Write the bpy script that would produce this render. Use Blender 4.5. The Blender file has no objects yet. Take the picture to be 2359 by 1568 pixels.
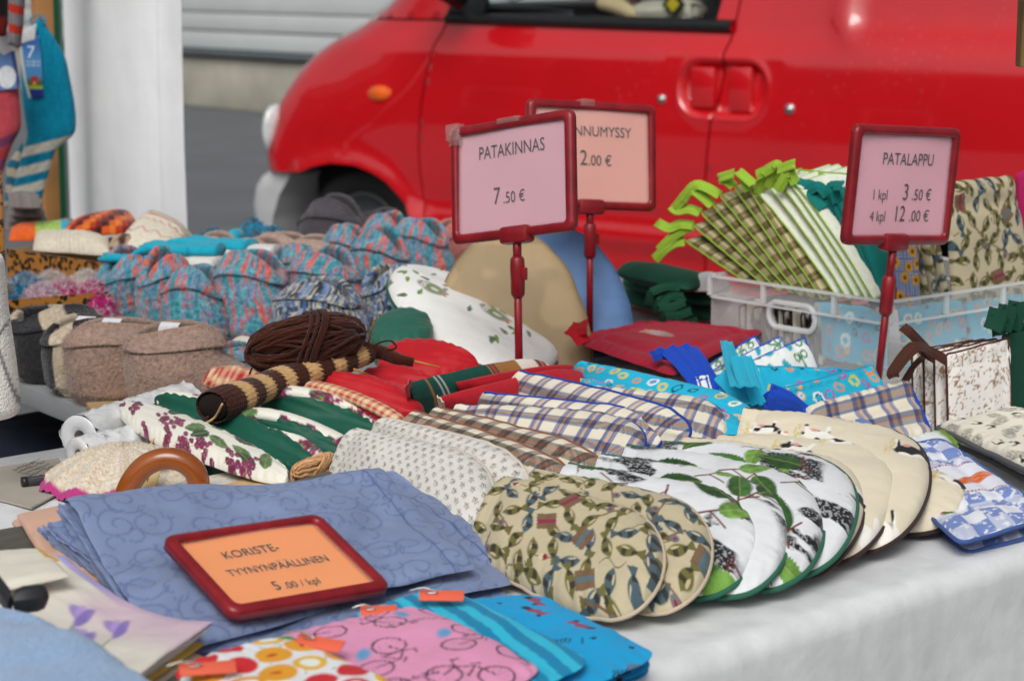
import bpy, math, random
import numpy as np
from mathutils import Vector, Matrix, geometry

# ------------------------------------------------------------------ camera, world, sun, exposure
CAM_Z = 1.38; TABLE = 0.77; FOC = 4975.0; CX, CY = 1179.0, 784.0; HORIZON = -60.0
PITCH = math.atan((CY - HORIZON) / FOC)
scene = bpy.context.scene
cam = bpy.data.cameras.new('camera'); camo = bpy.data.objects.new('camera', cam)
scene.collection.objects.link(camo); scene.camera = camo
cam.sensor_fit = 'HORIZONTAL'; cam.sensor_width = 23.7; cam.lens = FOC / 2358.0 * 23.7
cam.clip_start = 0.05; cam.clip_end = 400
camo.location = (0, 0, CAM_Z); camo.rotation_euler = (math.pi / 2 - PITCH, 0, 0)
cam.dof.use_dof = True; cam.dof.focus_distance = 2.55; cam.dof.aperture_fstop = 5.6

world = bpy.data.worlds.new('World'); scene.world = world; world.use_nodes = True
SUN_EL, SUN_AZ = math.radians(46), math.radians(-168)
wn = world.node_tree.nodes; wl = world.node_tree.links
bg = wn['Background']
sky = wn.new('ShaderNodeTexSky'); sky.sky_type = 'NISHITA'; sky.sun_disc = False
sky.sun_elevation = SUN_EL; sky.sun_rotation = SUN_AZ; sky.dust_density = 6.0; sky.air_density = 1.0; sky.ozone_density = 1.0
hs = wn.new('ShaderNodeHueSaturation'); hs.inputs['Saturation'].default_value = 0.22
wl.new(sky.outputs[0], hs.inputs['Color']); wl.new(hs.outputs[0], bg.inputs['Color'])
bg.inputs['Strength'].default_value = 0.092
sun = bpy.data.lights.new('sun', 'SUN'); suno = bpy.data.objects.new('sun', sun); scene.collection.objects.link(suno)
sun.energy = 1.45; sun.angle = math.radians(34); sun.color = (1.0, 0.975, 0.94)
sd = Vector((math.sin(SUN_AZ) * math.cos(SUN_EL), math.cos(SUN_AZ) * math.cos(SUN_EL), math.sin(SUN_EL)))
suno.rotation_euler = sd.to_track_quat('Z', 'Y').to_euler()
scene.view_settings.view_transform = 'Standard'; scene.view_settings.look = 'None'
scene.view_settings.exposure = -0.1; scene.view_settings.gamma = 1.0; scene.view_settings.use_curve_mapping = False

# ------------------------------------------------------------------ helpers
rng = np.random.default_rng(7)
ORG = {}                                              # world origin of every object
A = np.array
def ray(x, y):
    dx, dy = (x - CX) / FOC, (y - CY) / FOC
    c, s = math.cos(PITCH), math.sin(PITCH)
    return A([dx, c - dy * s, -(s + dy * c)])
EYE = A([0, 0, CAM_Z])
def P(x, y, h=0.0):                                   # photo point at a height above the table
    d = ray(x, y); return EYE + d * ((TABLE + h - CAM_Z) / d[2])
def G(x, y, z=0.0):                                   # photo point at a height above the ground
    return P(x, y, z - TABLE)
def D(x, y, Y):                                       # photo point at a distance in front of the camera
    d = ray(x, y); return EYE + d * (Y / d[1])
def proj(p):
    v = A(p, dtype=float) - EYE; c, s = math.cos(PITCH), math.sin(PITCH)
    f = v[..., 1] * c - v[..., 2] * s; u = v[..., 1] * s + v[..., 2] * c
    return np.stack([CX + FOC * v[..., 0] / f, CY - FOC * u / f], -1)
def fit_rect(px, w, h, Z0, yaw0=0.0, roll0=0.0):      # rigid rectangle of known size seen at 4 photo points (TL TR BR BL)
    px = A(px, float); Y = Z0
    c = px.mean(0); q = A([*D(c[0], c[1], Z0), yaw0, roll0, 0.0])
    base = A([[-w/2, 0, h/2], [w/2, 0, h/2], [w/2, 0, -h/2], [-w/2, 0, -h/2]])
    def pts(q):
        R = (Matrix.Rotation(q[3], 3, 'Z') @ Matrix.Rotation(q[4], 3, 'X') @ Matrix.Rotation(q[5], 3, 'Y'))
        return base @ A(R).T + q[:3]
    for it in range(60):
        r = (proj(pts(q)) - px).ravel(); J = np.zeros((8, 6))
        for k in range(6):
            qq = q.copy(); qq[k] += 1e-5; J[:, k] = ((proj(pts(qq)) - px).ravel() - r) / 1e-5
        q = q - np.linalg.solve(J.T @ J + 1e-3 * np.diag(np.diag(J.T @ J)), J.T @ r)
    R = A(Matrix.Rotation(q[3], 3, 'Z') @ Matrix.Rotation(q[4], 3, 'X') @ Matrix.Rotation(q[5], 3, 'Y'))
    return q[:3], R
def lin(c):
    c = A(c, float)
    return np.where(c <= 0.04045, c / 12.92, ((c + 0.055) / 1.055) ** 2.4)
def C(h):                                             # '#rrggbb' -> linear rgb
    h = h.lstrip('#'); return lin([int(h[i:i+2], 16) / 255 for i in (0, 2, 4)])
def unit(v): v = A(v, float); return v / (np.linalg.norm(v) + 1e-12)
def sstep(a, b, x): t = np.clip((x - a) / (b - a + 1e-12), 0, 1); return t * t * (3 - 2 * t)
def vnoise(x, y, seed=0):
    xi, yi = np.floor(x).astype(np.int64), np.floor(y).astype(np.int64); fx, fy = x - xi, y - yi
    def h(a, b):
        n = (a * 374761393 + b * 668265263 + seed * 1274126177) & 0x7fffffff
        n = ((n ^ (n >> 13)) * 1274126177) & 0x7fffffff
        return ((n ^ (n >> 16)) & 0xffff) / 65535.0
    u, v = fx * fx * (3 - 2 * fx), fy * fy * (3 - 2 * fy)
    return (h(xi, yi) * (1 - u) + h(xi + 1, yi) * u) * (1 - v) + (h(xi, yi + 1) * (1 - u) + h(xi + 1, yi + 1) * u) * v
def fbm(x, y, seed=0, o=4):
    s = 0; a = 0.5
    for i in range(o): s = s + a * vnoise(x * 2 ** i + 17.3 * i, y * 2 ** i + 5.1 * i, seed + i); a *= .5
    return s / (1 - .5 ** o)
def mixc(c, col, m):
    m = np.clip(m, 0, 1)[..., None]; return c * (1 - m) + A(col) * m

# ------------------------------------------------------------------ materials
MATS = {}
def mat(name, color=None, rough=0.8, metal=0.0, var=0.08, vscale=8.0, bump=0.0, bscale=60.0, bdist=0.002, coat=0.0,
        trans=0.0, ior=1.45, sheen=0.0, alpha=1.0, spec=0.5, vc=False, weave=0.0, detail=3.0, sss=0.0, crough=0.05):
    if name in MATS: return MATS[name]
    m = bpy.data.materials.new(name); m.use_nodes = True; n, l = m.node_tree.nodes, m.node_tree.links
    b = n['Principled BSDF']; tc = n.new('ShaderNodeTexCoord')
    nz = n.new('ShaderNodeTexNoise'); nz.inputs['Scale'].default_value = vscale; nz.inputs['Detail'].default_value = detail
    l.new(tc.outputs['Object'], nz.inputs['Vector'])
    mr = n.new('ShaderNodeMapRange'); mr.inputs['From Min'].default_value = .3; mr.inputs['From Max'].default_value = .7
    mr.inputs['To Min'].default_value = 1 - var; mr.inputs['To Max'].default_value = 1 + var * .6
    l.new(nz.outputs['Fac'], mr.inputs['Value'])
    mx = n.new('ShaderNodeMix'); mx.data_type = 'RGBA'; mx.blend_type = 'MULTIPLY'; mx.inputs[0].default_value = 1
    if vc:
        at = n.new('ShaderNodeAttribute'); at.attribute_name = 'Col'; l.new(at.outputs['Color'], mx.inputs[6])
    else:
        mx.inputs[6].default_value = (*color, 1)
    l.new(mr.outputs[0], mx.inputs[7]); l.new(mx.outputs[2], b.inputs['Base Color'])
    b.inputs['Roughness'].default_value = rough; b.inputs['Metallic'].default_value = metal
    b.inputs['Specular IOR Level'].default_value = spec
    b.inputs['Coat Weight'].default_value = coat; b.inputs['Coat Roughness'].default_value = crough
    b.inputs['Transmission Weight'].default_value = trans; b.inputs['IOR'].default_value = ior
    b.inputs['Sheen Weight'].default_value = sheen; b.inputs['Sheen Roughness'].default_value = .5
    b.inputs['Alpha'].default_value = alpha
    if sss: b.inputs['Subsurface Weight'].default_value = sss; b.inputs['Subsurface Scale'].default_value = .01
    if bump:
        n2 = n.new('ShaderNodeTexNoise'); n2.inputs['Scale'].default_value = bscale; n2.inputs['Detail'].default_value = 5
        l.new(tc.outputs['Object'], n2.inputs['Vector'])
        bp = n.new('ShaderNodeBump'); bp.inputs['Strength'].default_value = bump; bp.inputs['Distance'].default_value = bdist
        l.new(n2.outputs['Fac'], bp.inputs['Height'])
        if weave:
            wv = n.new('ShaderNodeTexNoise'); wv.inputs['Scale'].default_value = 700; wv.inputs['Detail'].default_value = 1
            l.new(tc.outputs['Object'], wv.inputs['Vector'])
            b2 = n.new('ShaderNodeBump'); b2.inputs['Strength'].default_value = weave; b2.inputs['Distance'].default_value = .0006
            l.new(wv.outputs['Fac'], b2.inputs['Height']); l.new(bp.outputs[0], b2.inputs['Normal']); l.new(b2.outputs[0], b.inputs['Normal'])
        else: l.new(bp.outputs[0], b.inputs['Normal'])
    MATS[name] = m; return m
COTTON = mat('printed_cotton', vc=True, rough=.85, var=.05, vscale=14, bump=.35, bscale=32, bdist=.006, weave=.5, sheen=.08, spec=.25)
SATIN = mat('satin_cotton', vc=True, rough=.55, var=.05, vscale=10, bump=.3, bscale=22, bdist=.008, weave=.3, sheen=.1, spec=.35)
WOOL = mat('felted_wool', vc=True, rough=1.0, var=.22, vscale=160, bump=.9, bscale=220, bdist=.004, sheen=.3, spec=.1, detail=5)
KNIT = mat('knitted_wool', vc=True, rough=1.0, var=.12, vscale=120, bump=.6, bscale=260, bdist=.002, sheen=.2, spec=.1)
TERRY = mat('terry_cloth', vc=True, rough=1.0, var=.12, vscale=220, bump=.9, bscale=350, bdist=.004, sheen=.4, spec=.1)
PAPER = mat('printed_paper', vc=True, rough=.5, var=.03, vscale=12, bump=.1, bscale=12, bdist=.01)

# ------------------------------------------------------------------ objects
def tag(o, label, cat, group=None, kind=None):
    if label: o['label'] = label
    if cat: o['category'] = cat
    if group: o['group'] = group
    if kind: o['kind'] = kind
    return o
def thing(name, label, cat, loc, group=None):
    o = bpy.data.objects.new(name, None); scene.collection.objects.link(o); o.empty_display_size = .05
    o.location = tuple(loc); ORG[o.name] = A(loc, float); return tag(o, label, cat, group)
def mk(name, v, faces, material, parent=None, col=None, smooth=True, loc=None, kind=None):
    v = np.asarray(v, np.float64).reshape(-1, 3)
    if parent is not None: org = ORG[parent.name]
    elif loc is not None: org = A(loc, float)
    else: org = A([*(v[:, :2].min(0) + v[:, :2].max(0)) / 2, v[:, 2].min()])
    me = bpy.data.meshes.new(name); me.vertices.add(len(v)); me.vertices.foreach_set('co', (v - org).ravel())
    groups = faces if isinstance(faces, (list, tuple)) else [faces]
    groups = [np.asarray(g, np.int32) for g in groups if len(g)]
    idx = np.concatenate([g.ravel() for g in groups]); tot = np.concatenate([np.full(len(g), g.shape[1], np.int32) for g in groups])
    me.loops.add(len(idx)); me.loops.foreach_set('vertex_index', idx)
    me.polygons.add(len(tot)); me.polygons.foreach_set('loop_start', np.concatenate([[0], np.cumsum(tot)[:-1]]).astype(np.int32))
    me.polygons.foreach_set('loop_total', tot); me.polygons.foreach_set('use_smooth', np.full(len(tot), smooth))
    if col is not None:
        ca = me.color_attributes.new('Col', 'FLOAT_COLOR', 'POINT')
        cc = np.ones((len(v), 4)); cc[:, :3] = np.broadcast_to(col, (len(v), 3)); ca.data.foreach_set('color', cc.ravel())
    me.update(calc_edges=True); me.validate()
    if material is not None: me.materials.append(material)
    o = bpy.data.objects.new(name, me); scene.collection.objects.link(o)
    if parent is not None: o.parent = parent; ORG[o.name] = org
    else: o.location = tuple(org); ORG[o.name] = org
    if kind: o['kind'] = kind
    return o
class MB:                                             # collects pieces of one mesh
    def __init__(s): s.v, s.q, s.t, s.c, s.n = [], [], [], [], 0
    def add(s, v, quads=None, tris=None, col=(1, 1, 1)):
        v = np.asarray(v, float).reshape(-1, 3); s.v.append(v)
        if quads is not None and len(quads): s.q.append(np.asarray(quads, int) + s.n)
        if tris is not None and len(tris): s.t.append(np.asarray(tris, int) + s.n)
        s.c.append(np.broadcast_to(col, (len(v), 3))); s.n += len(v); return s
    def build(s, name, material, parent=None, **k):
        f = ([np.concatenate(s.q)] if s.q else []) + ([np.concatenate(s.t)] if s.t else [])
        return mk(name, np.concatenate(s.v), f, material, parent, col=np.concatenate(s.c), **k)
def gridq(nu, nv, cu=False, cv=False):
    i, j = np.meshgrid(np.arange(nu if cu else nu - 1), np.arange(nv if cv else nv - 1), indexing='ij')
    i2, j2 = (i + 1) % nu, (j + 1) % nv
    return np.stack([i * nv + j, i2 * nv + j, i2 * nv + j2, i * nv + j2], -1).reshape(-1, 4)
def spline(pts, n):
    p = A(pts, float)
    if len(p) == 2: return p[0] + np.linspace(0, 1, n)[:, None] * (p[1] - p[0])
    e = np.vstack([2 * p[0] - p[1], p, 2 * p[-1] - p[-2]]); t = np.linspace(0, len(p) - 1, n)
    i = np.minimum(t.astype(int), len(p) - 2); f = (t - i)[:, None]
    a, b, c, d = e[i], e[i + 1], e[i + 2], e[i + 3]
    return .5 * (2 * b + (c - a) * f + (2 * a - 5 * b + 4 * c - d) * f ** 2 + (3 * b - a - 3 * c + d) * f ** 3)
def tubev(pts, r, n=10, flat=1.0, up=(0, 0, 1), cap=True, closed=False):
    p = A(pts, float); m = len(p); r = np.broadcast_to(r, (m,))
    t = np.roll(p, -1, 0) - np.roll(p, 1, 0) if closed else np.gradient(p, axis=0)
    t /= np.linalg.norm(t, axis=1)[:, None] + 1e-12
    u = A(up, float); a = np.zeros_like(p)
    prev = u
    for i in range(m):
        s = np.cross(t[i], prev); L = np.linalg.norm(s)
        if L < 1e-3: s = np.cross(t[i], A([1, .3, .2])); L = np.linalg.norm(s)
        s = s / L; a[i] = s; prev = np.cross(s, t[i])
    b = np.cross(a, t); th = np.linspace(0, 2 * math.pi, n, endpoint=False)
    v = p[:, None] + r[:, None, None] * (np.cos(th)[None, :, None] * a[:, None] + flat * np.sin(th)[None, :, None] * b[:, None])
    q = gridq(m, n, cu=closed, cv=True); v = v.reshape(-1, 3); tr = []
    if cap and not closed:
        v = np.vstack([v, p[0], p[-1]]); k = m * n
        for j in range(n):
            tr.append((k, (j + 1) % n, j)); tr.append((k + 1, (m - 1) * n + j, (m - 1) * n + (j + 1) % n))
    return v, q[:, ::-1], tr
def tube(name, pts, r, material, parent=None, n=10, col=(1, 1, 1), **k):
    kk = {a: k.pop(a) for a in ('flat', 'up', 'cap', 'closed') if a in k}
    v, q, t = tubev(pts, r, n, **kk); return MB().add(v, q, t, col).build(name, material, parent, **k)
def boxv(c, ex, ey, ez, bev=.12):                     # rounded box: centre and three half-axis vectors
    c, ex, ey, ez = A(c, float), A(ex, float), A(ey, float), A(ez, float)
    b = min(np.linalg.norm(e) for e in (ex, ey, ez)) * bev * 2
    L = [np.linalg.norm(e) for e in (ex, ey, ez)]; U = [e / l for e, l in zip((ex, ey, ez), L)]
    V = []; F = []
    g = [[-l, -l + b, l - b, l] for l in L]
    for ax in range(3):
        for sg in (-1, 1):
            o1, o2 = (ax + 1) % 3, (ax + 2) % 3; k = len(V)
            for i in range(4):
                for j in range(4):
                    w = [0, 0, 0]; w[ax] = sg * L[ax]; w[o1] = g[o1][i]; w[o2] = g[o2][j]
                    q = A([min(max(w[t], -L[t] + b), L[t] - b) for t in range(3)]); d = A(w) - q
                    nn = np.linalg.norm(d); w = q + d / nn * b if nn > 1e-9 else q
                    V.append(c + w[0] * U[0] + w[1] * U[1] + w[2] * U[2])
            for i in range(3):
                for j in range(3):
                    f = (k + i * 4 + j, k + (i + 1) * 4 + j, k + (i + 1) * 4 + j + 1, k + i * 4 + j + 1)
                    F.append(f if sg > 0 else f[::-1])
    return A(V), A(F)
def box(name, c, ex, ey, ez, material, parent=None, bev=.12, col=(1, 1, 1), **k):
    v, q = boxv(c, ex, ey, ez, bev); return MB().add(v, q, None, col).build(name, material, parent, **k)
def slab(front, back, cf, cb, rim=True):              # two grids stitched along their borders
    nu, nv = front.shape[:2]; q = gridq(nu, nv); n = nu * nv
    V = np.vstack([front.reshape(-1, 3), back.reshape(-1, 3)]); F = [q, q[:, ::-1] + n]
    Cc = np.vstack([np.broadcast_to(cf, (n, 3)), np.broadcast_to(cb, (n, 3))])
    if rim:
        idx = np.arange(n).reshape(nu, nv)
        loop = np.concatenate([idx[:, 0], idx[-1, 1:], idx[-2::-1, -1], idx[0, -2:0:-1]])
        l2 = np.roll(loop, -1); k = len(V)
        F.append(np.stack([l2, loop, loop + n, l2 + n], -1))
    return V, np.vstack(F), Cc
def text_tris(body, size=1.0, align='CENTER', shear=0.0):
    cu = bpy.data.curves.new('lettering', 'FONT'); cu.body = body; cu.size = size; cu.align_x = align; cu.shear = shear
    cu.resolution_u = 4
    ob = bpy.data.objects.new('lettering', cu); scene.collection.objects.link(ob)
    dg = bpy.context.evaluated_depsgraph_get(); dg.update(); me = ob.evaluated_get(dg).to_mesh(); me.calc_loop_triangles()
    v = A([w.co[:] for w in me.vertices]).reshape(-1, 3); t = A([q.vertices[:] for q in me.loop_triangles], int).reshape(-1, 3)
    ob.evaluated_get(dg).to_mesh_clear(); bpy.data.objects.remove(ob); bpy.data.curves.remove(cu)
    return v, t
def text_mask(x, y, body, cx, cy, size, rot=0.0, sx=1.0):
    v, t = text_tris(body, size); c, s = math.cos(rot), math.sin(rot)
    lx = ((x - cx) * c + (y - cy) * s) / sx; ly = -(x - cx) * s + (y - cy) * c
    m = np.zeros(x.shape, bool); sel = (np.abs(lx) < size * len(body)) & (ly > -size) & (ly < size * 1.2)
    if not sel.any(): return m
    px, py = lx[sel], ly[sel]; r = np.zeros(px.shape, bool)
    for a, b, d in t:
        (x0, y0, _), (x1, y1, _), (x2, y2, _) = v[a], v[b], v[d]
        e0 = (x1 - x0) * (py - y0) - (y1 - y0) * (px - x0); e1 = (x2 - x1) * (py - y1) - (y2 - y1) * (px - x1)
        e2 = (x0 - x2) * (py - y2) - (y0 - y2) * (px - x2)
        r |= ((e0 >= 0) & (e1 >= 0) & (e2 >= 0)) | ((e0 <= 0) & (e1 <= 0) & (e2 <= 0))
    m[sel] = r; return m
# ------------------------------------------------------------------ the setting
def structure(o, label=None): o['kind'] = 'structure'; return o
ASPH = mat('asphalt', C('#6b6e72') * .9, rough=.75, var=.14, vscale=1.2, bump=.6, bscale=160, bdist=.004, detail=8, spec=.4)
gx = np.linspace(-150, 150, 41); gy = np.linspace(-150, 200, 41); X, Y = np.meshgrid(gx, gy, indexing='ij')
structure(mk('ground', np.stack([X, Y, 0 * X], -1), gridq(41, 41), ASPH, loc=(0, 0, 0)))

# far building: concrete plinth, rail and horizontal boards
w0, w1 = G(425, 243), G(620, 262); wd = unit(w1 - w0); wn_ = A([-wd[1], wd[0], 0]); wn_ = -wn_ if wn_[1] > 0 else wn_
CONC = mat('weathered_concrete', C('#b4b0a2') * .95, rough=.9, var=.3, vscale=1.6, bump=.4, bscale=20, detail=6)
SHEET = mat('pale_sheet_metal', C('#ccd1d1') * .95, rough=.5, var=.1, vscale=.8, detail=5, bump=.1, bscale=4, bdist=.02)
RAILM = mat('zinc_rail', C('#8d969c') * .8, rough=.4, metal=.6, var=.15)
def wpt(s, z, o=0.0): return w0 + wd * s + wn_ * o + A([0, 0, z])
bld = thing('warehouse', 'pale warehouse with ribbed metal cladding above a stained concrete plinth', 'building', w0)
def wbox(name, s0, s1, z0, z1, o0, o1, m, bev=.1):
    return box(name, wpt((s0 + s1) / 2, (z0 + z1) / 2, (o0 + o1) / 2), wd * (s1 - s0) / 2, wn_ * (o1 - o0) / 2, A([0, 0, (z1 - z0) / 2]), m, bld, bev)
wbox('plinth', -12, 10, 0, .52, -.3, 0, CONC, .05)
wbox('wall', -12, 10, .52, 6.5, -.3, -.06, mat('dark_seam', C('#5d6366') * .6, rough=.8))
wbox('roof', -12.3, 10.3, 6.5, 6.8, -.5, .3, mat('roof_felt', C('#4a4d50'), rough=.9))
rl = wbox('rail', -12, 10, .54, .60, -.06, .07, RAILM, .3)
z = .615; k = 0
while z < 6.4:
    h = .175; t = (0.0, .012)[k % 2]
    wbox('board', -12, 10, z, z + h, -.05, .01 + t, SHEET, .16); z += h + .014; k += 1
# stain on the plinth is in the material; buildings across the square (seen only mirrored in the van)
def townhouse(name, label, y0, y1, x, h, col, roofh):
    t = thing(name, label, 'building', (x, (y0 + y1) / 2, 0)); ym = (y0 + y1) / 2; w = abs(y1 - y0) / 2
    m = mat(label, C(col) * .45, rough=.9, var=.12, vscale=.5)
    box('wall', (x - 4, ym, h / 2), (4, 0, 0), (0, w, 0), (0, 0, h / 2), m, t, .02); w += .3
    v = A([[x + .3, ym - w, h], [x + .3, ym + w, h], [x - 8.3, ym + w, h], [x - 8.3, ym - w, h], [x - 4, ym - w, h + roofh], [x - 4, ym + w, h + roofh]])
    mk('roof', v, [A([[0, 1, 5, 4], [2, 3, 4, 5], [3, 2, 1, 0]]), A([[0, 4, 3], [1, 2, 5]])], mat('dark_roof_tiles', C('#3a3431'), rough=.8), t, smooth=False)
    gl = mat('dark_pane', C('#20262b'), rough=.1); n = int(abs(y1 - y0) / 2.6)
    for fl in range(int(h // 3)):
        for i in range(n):
            cy = min(y0, y1) + (i + .5) * abs(y1 - y0) / n
            wdw = box('window', (x + .02, cy, 1.7 + fl * 3), (.05, 0, 0), (0, .55, 0), (0, 0, .75), mat('white_frame', C('#9d9d9a'), rough=.5), t, .05)
            box('pane', (x + .06, cy, 1.7 + fl * 3), (.03, 0, 0), (0, .45, 0), (0, 0, .65), gl, wdw, .02)
townhouse('town_house', 'ochre two-storey house across the square', 6, 16, -24, 6.5, '#6a5c45', 3)
townhouse('town_house', 'long grey brick house across the square', -7, 5, -22, 6.0, '#4f4a45', 2.2)
townhouse('town_house', 'low brown plaster house across the square', -24, -8, -20, 5.0, '#4e4238', 2.0)

# ------------------------------------------------------------------ the red van
vp1, vp2 = D(1655, 208, 7.6), D(810, 382, 8.7)
ve = vp1 - vp2; ve[2] = 0; ve = unit(ve); vn = A([ve[1], -ve[0], 0]); vn = -vn if vn[1] > 0 else vn
vorg = A([vp2[0], vp2[1], 0])
def vpx(x, y, off=0.0):                               # photo point on the van's side plane -> (along, height)
    d = ray(x, y); o = vorg + vn * off; t = ((o - EYE) @ vn) / (d @ vn); q = EYE + d * t
    return A([(q - vorg) @ ve, q[2]])
def vw(s, z, d=0.0):
    s, z, d = np.broadcast_arrays(A(s, float), A(z, float), A(d, float))
    return vorg + s[..., None] * ve + d[..., None] * vn + z[..., None] * A([0, 0, 1.0])
SIL = A([vpx(x, y, o) for (x, y), o in zip([(1100, -195), (1000, -100), (892, 0), (844, 42), (800, 72), (750, 108), (710, 145), (680, 180), (655, 210), (636, 242), (622, 290), (612, 340), (606, 370), (612, 388)], [-.28, -.28, -.28, -.28, -.28, -.27, -.25, -.23, -.21, -.18, -.14, -.12, -.11, -.10])])
ARCH = A([vpx(x, y) for x, y in [(690, 397), (725, 384), (768, 375), (823, 381), (860, 396), (892, 416), (924, 452), (952, 492), (968, 524), (982, 570), (990, 620), (992, 650)]])
def pdist(s, z, poly):
    best = np.full(np.shape(s), 9.0)
    for a, b in zip(poly[:-1], poly[1:]):
        ab = b - a; t = np.clip(((s - a[0]) * ab[0] + (z - a[1]) * ab[1]) / (ab @ ab), 0, 1)
        best = np.minimum(best, np.hypot(s - a[0] - t * ab[0], z - a[1] - t * ab[1]))
    return best
ZB = vpx(1665, 85)[1]                                 # belt line
hc = (vpx(1562, 206) + vpx(1758, 206)) / 2
def rrect(s, z, cs, cz, hs_, hz, r):
    qx, qz = np.abs(s - cs) - hs_ + r, np.abs(z - cz) - hz + r
    return np.hypot(np.maximum(qx, 0), np.maximum(qz, 0)) + np.minimum(np.maximum(qx, qz), 0) - r
rp = vpx(1935, 74)
def vh(s, z):
    d = -.05 * np.clip((.72 - z) / .45, 0, 1) ** 2 - .03 * np.clip((z - .75) / .4, 0, 1) ** 2
    d = d - .035 * sstep(ZB - .075, ZB + .012, z) - np.maximum(z - ZB, 0) * .22
    d = d + .028 * sstep(.485, .445, z) - .012 * sstep(.40, .37, z) + .010 * sstep(.36, .33, z)
    R = .17; q = pdist(s, z, SIL); u = np.clip(1 - q / R, 0, 1); d = d - R * (1 - np.sqrt(np.clip(1 - u * u, 0, 1)))
    qh = pdist(s, z, SIL[2:9]); d = d - .12 * np.clip(1 - qh / .55, 0, 1) ** 2.2
    d = d + .022 * np.exp(-(pdist(s, z, ARCH) / .045) ** 2)
    d = d - .035 * sstep(.012, -.022, rrect(s, z, hc[0], hc[1], .178, .094, .085)) + .006 * np.exp(-(rrect(s, z, hc[0], hc[1], .178, .094, .085) / .018) ** 2) * 1
    q2 = rrect(s, z, rp[0] + 1.0, rp[1] + .3, 1.0, .3, .06)
    d = d - .022 * sstep(.02, -.035, q2) + .012 * sstep(.085, .05, q2) * sstep(.0, .05, q2)
    return d
def pip(pts, poly):
    x, y = pts[:, 0], pts[:, 1]; r = np.zeros(len(pts), bool); j = len(poly) - 1
    for i in range(len(poly)):
        xi, yi = poly[i]; xj, yj = poly[j]
        r ^= ((yi > y) != (yj > y)) & (x < (xj - xi) * (y - yi) / (yj - yi + 1e-15) + xi); j = i
    return r
def resample(poly, step):
    out = []
    for a, b in zip(poly, np.roll(poly, -1, 0)):
        n = max(1, int(np.ceil(np.linalg.norm(b - a) / step))); out += [a + (b - a) * k / n for k in range(n)]
    return A(out)
def panel(name, outline, material, parent, hfun=vh, holes=(), step=.03, fine=None, rim=.02, lift=0.0):
    loops = [resample(A(outline), step)] + [resample(A(h), step) for h in holes]
    allb = np.vstack(loops); edges = []; k = 0
    for L in loops:
        edges += [(k + i, k + (i + 1) % len(L)) for i in range(len(L))]; k += len(L)
    lo, hi = loops[0].min(0), loops[0].max(0)
    gx, gy = np.meshgrid(np.arange(lo[0], hi[0], step), np.arange(lo[1], hi[1], step)); pts = np.stack([gx.ravel(), gy.ravel()], -1)
    if fine is not None:
        (x0, y0, x1, y1, st) = fine; gx, gy = np.meshgrid(np.arange(x0, x1, st), np.arange(y0, y1, st)); f2 = np.stack([gx.ravel(), gy.ravel()], -1)
        pts = np.vstack([pts[~((pts[:, 0] > x0) & (pts[:, 0] < x1) & (pts[:, 1] > y0) & (pts[:, 1] < y1))], f2])
    inside = pip(pts, loops[0])
    for L in loops[1:]: inside &= ~pip(pts, L)
    pts = pts[inside]
    dm = np.min(np.linalg.norm(pts[:, None] - allb[None], axis=2), 1) if len(pts) else np.zeros(0)
    pts = pts[dm > (step * .35 if fine is None else min(step, fine[4]) * .5)]
    verts = [Vector(p) for p in np.vstack([allb, pts])]
    vo, eo, fo, *_ = geometry.delaunay_2d_cdt(verts, edges, [], 0, 1e-7)
    v2 = A([p[:] for p in vo]); tri = A([f for f in fo if len(f) == 3], int); cen = v2[tri].mean(1)
    ok = pip(cen, loops[0])
    for L in loops[1:]: ok &= ~pip(cen, L)
    tri = tri[ok]; W = vw(v2[:, 0], v2[:, 1], hfun(v2[:, 0], v2[:, 1]) + lift)
    a = W[tri]; nrm = np.cross(a[:, 1] - a[:, 0], a[:, 2] - a[:, 0]); fl = (nrm @ vn) < 0; tri[fl] = tri[fl][:, ::-1]
    mb = MB(); mb.add(W, None, tri)
    for L in loops:
        h = hfun(L[:, 0], L[:, 1]) + lift; n = len(L)
        mb.add(np.vstack([vw(L[:, 0], L[:, 1], h), vw(L[:, 0], L[:, 1], h - rim)]), [(i, (i + 1) % n, n + (i + 1) % n, n + i) for i in range(n)])
    return mb.build(name, material, parent)
RED = mat('red_car_paint', (.60, .004, .010), rough=.3, var=.10, vscale=2.5, coat=1.0, crough=.03, spec=.5, detail=6, bump=.02, bscale=5, bdist=.01)
nt_ = RED.node_tree; nn_, ll_ = nt_.nodes, nt_.links; pb_ = nn_['Principled BSDF']; pb_.inputs['Coat IOR'].default_value = 1.8   # dried rain spots and dust on the paint
sp_ = nn_.new('ShaderNodeTexVoronoi'); sp_.inputs['Scale'].default_value = 38; tc_ = nn_.new('ShaderNodeTexCoord'); ll_.new(tc_.outputs['Object'], sp_.inputs['Vector'])
sr_ = nn_.new('ShaderNodeMapRange'); sr_.inputs['From Min'].default_value = .10; sr_.inputs['From Max'].default_value = .20; sr_.inputs['To Min'].default_value = .30; sr_.inputs['To Max'].default_value = 0; ll_.new(sp_.outputs['Distance'], sr_.inputs['Value'])
dn_ = nn_.new('ShaderNodeTexNoise'); dn_.inputs['Scale'].default_value = 1.7; dn_.inputs['Detail'].default_value = 7; ll_.new(tc_.outputs['Object'], dn_.inputs['Vector']); dr_ = nn_.new('ShaderNodeMapRange'); dr_.inputs['From Min'].default_value = .48; dr_.inputs['From Max'].default_value = .75; ll_.new(dn_.outputs['Fac'], dr_.inputs['Value'])
mu_ = nn_.new('ShaderNodeMath'); mu_.operation = 'MULTIPLY'; ll_.new(sr_.outputs[0], mu_.inputs[0]); ll_.new(dr_.outputs[0], mu_.inputs[1])
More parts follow.
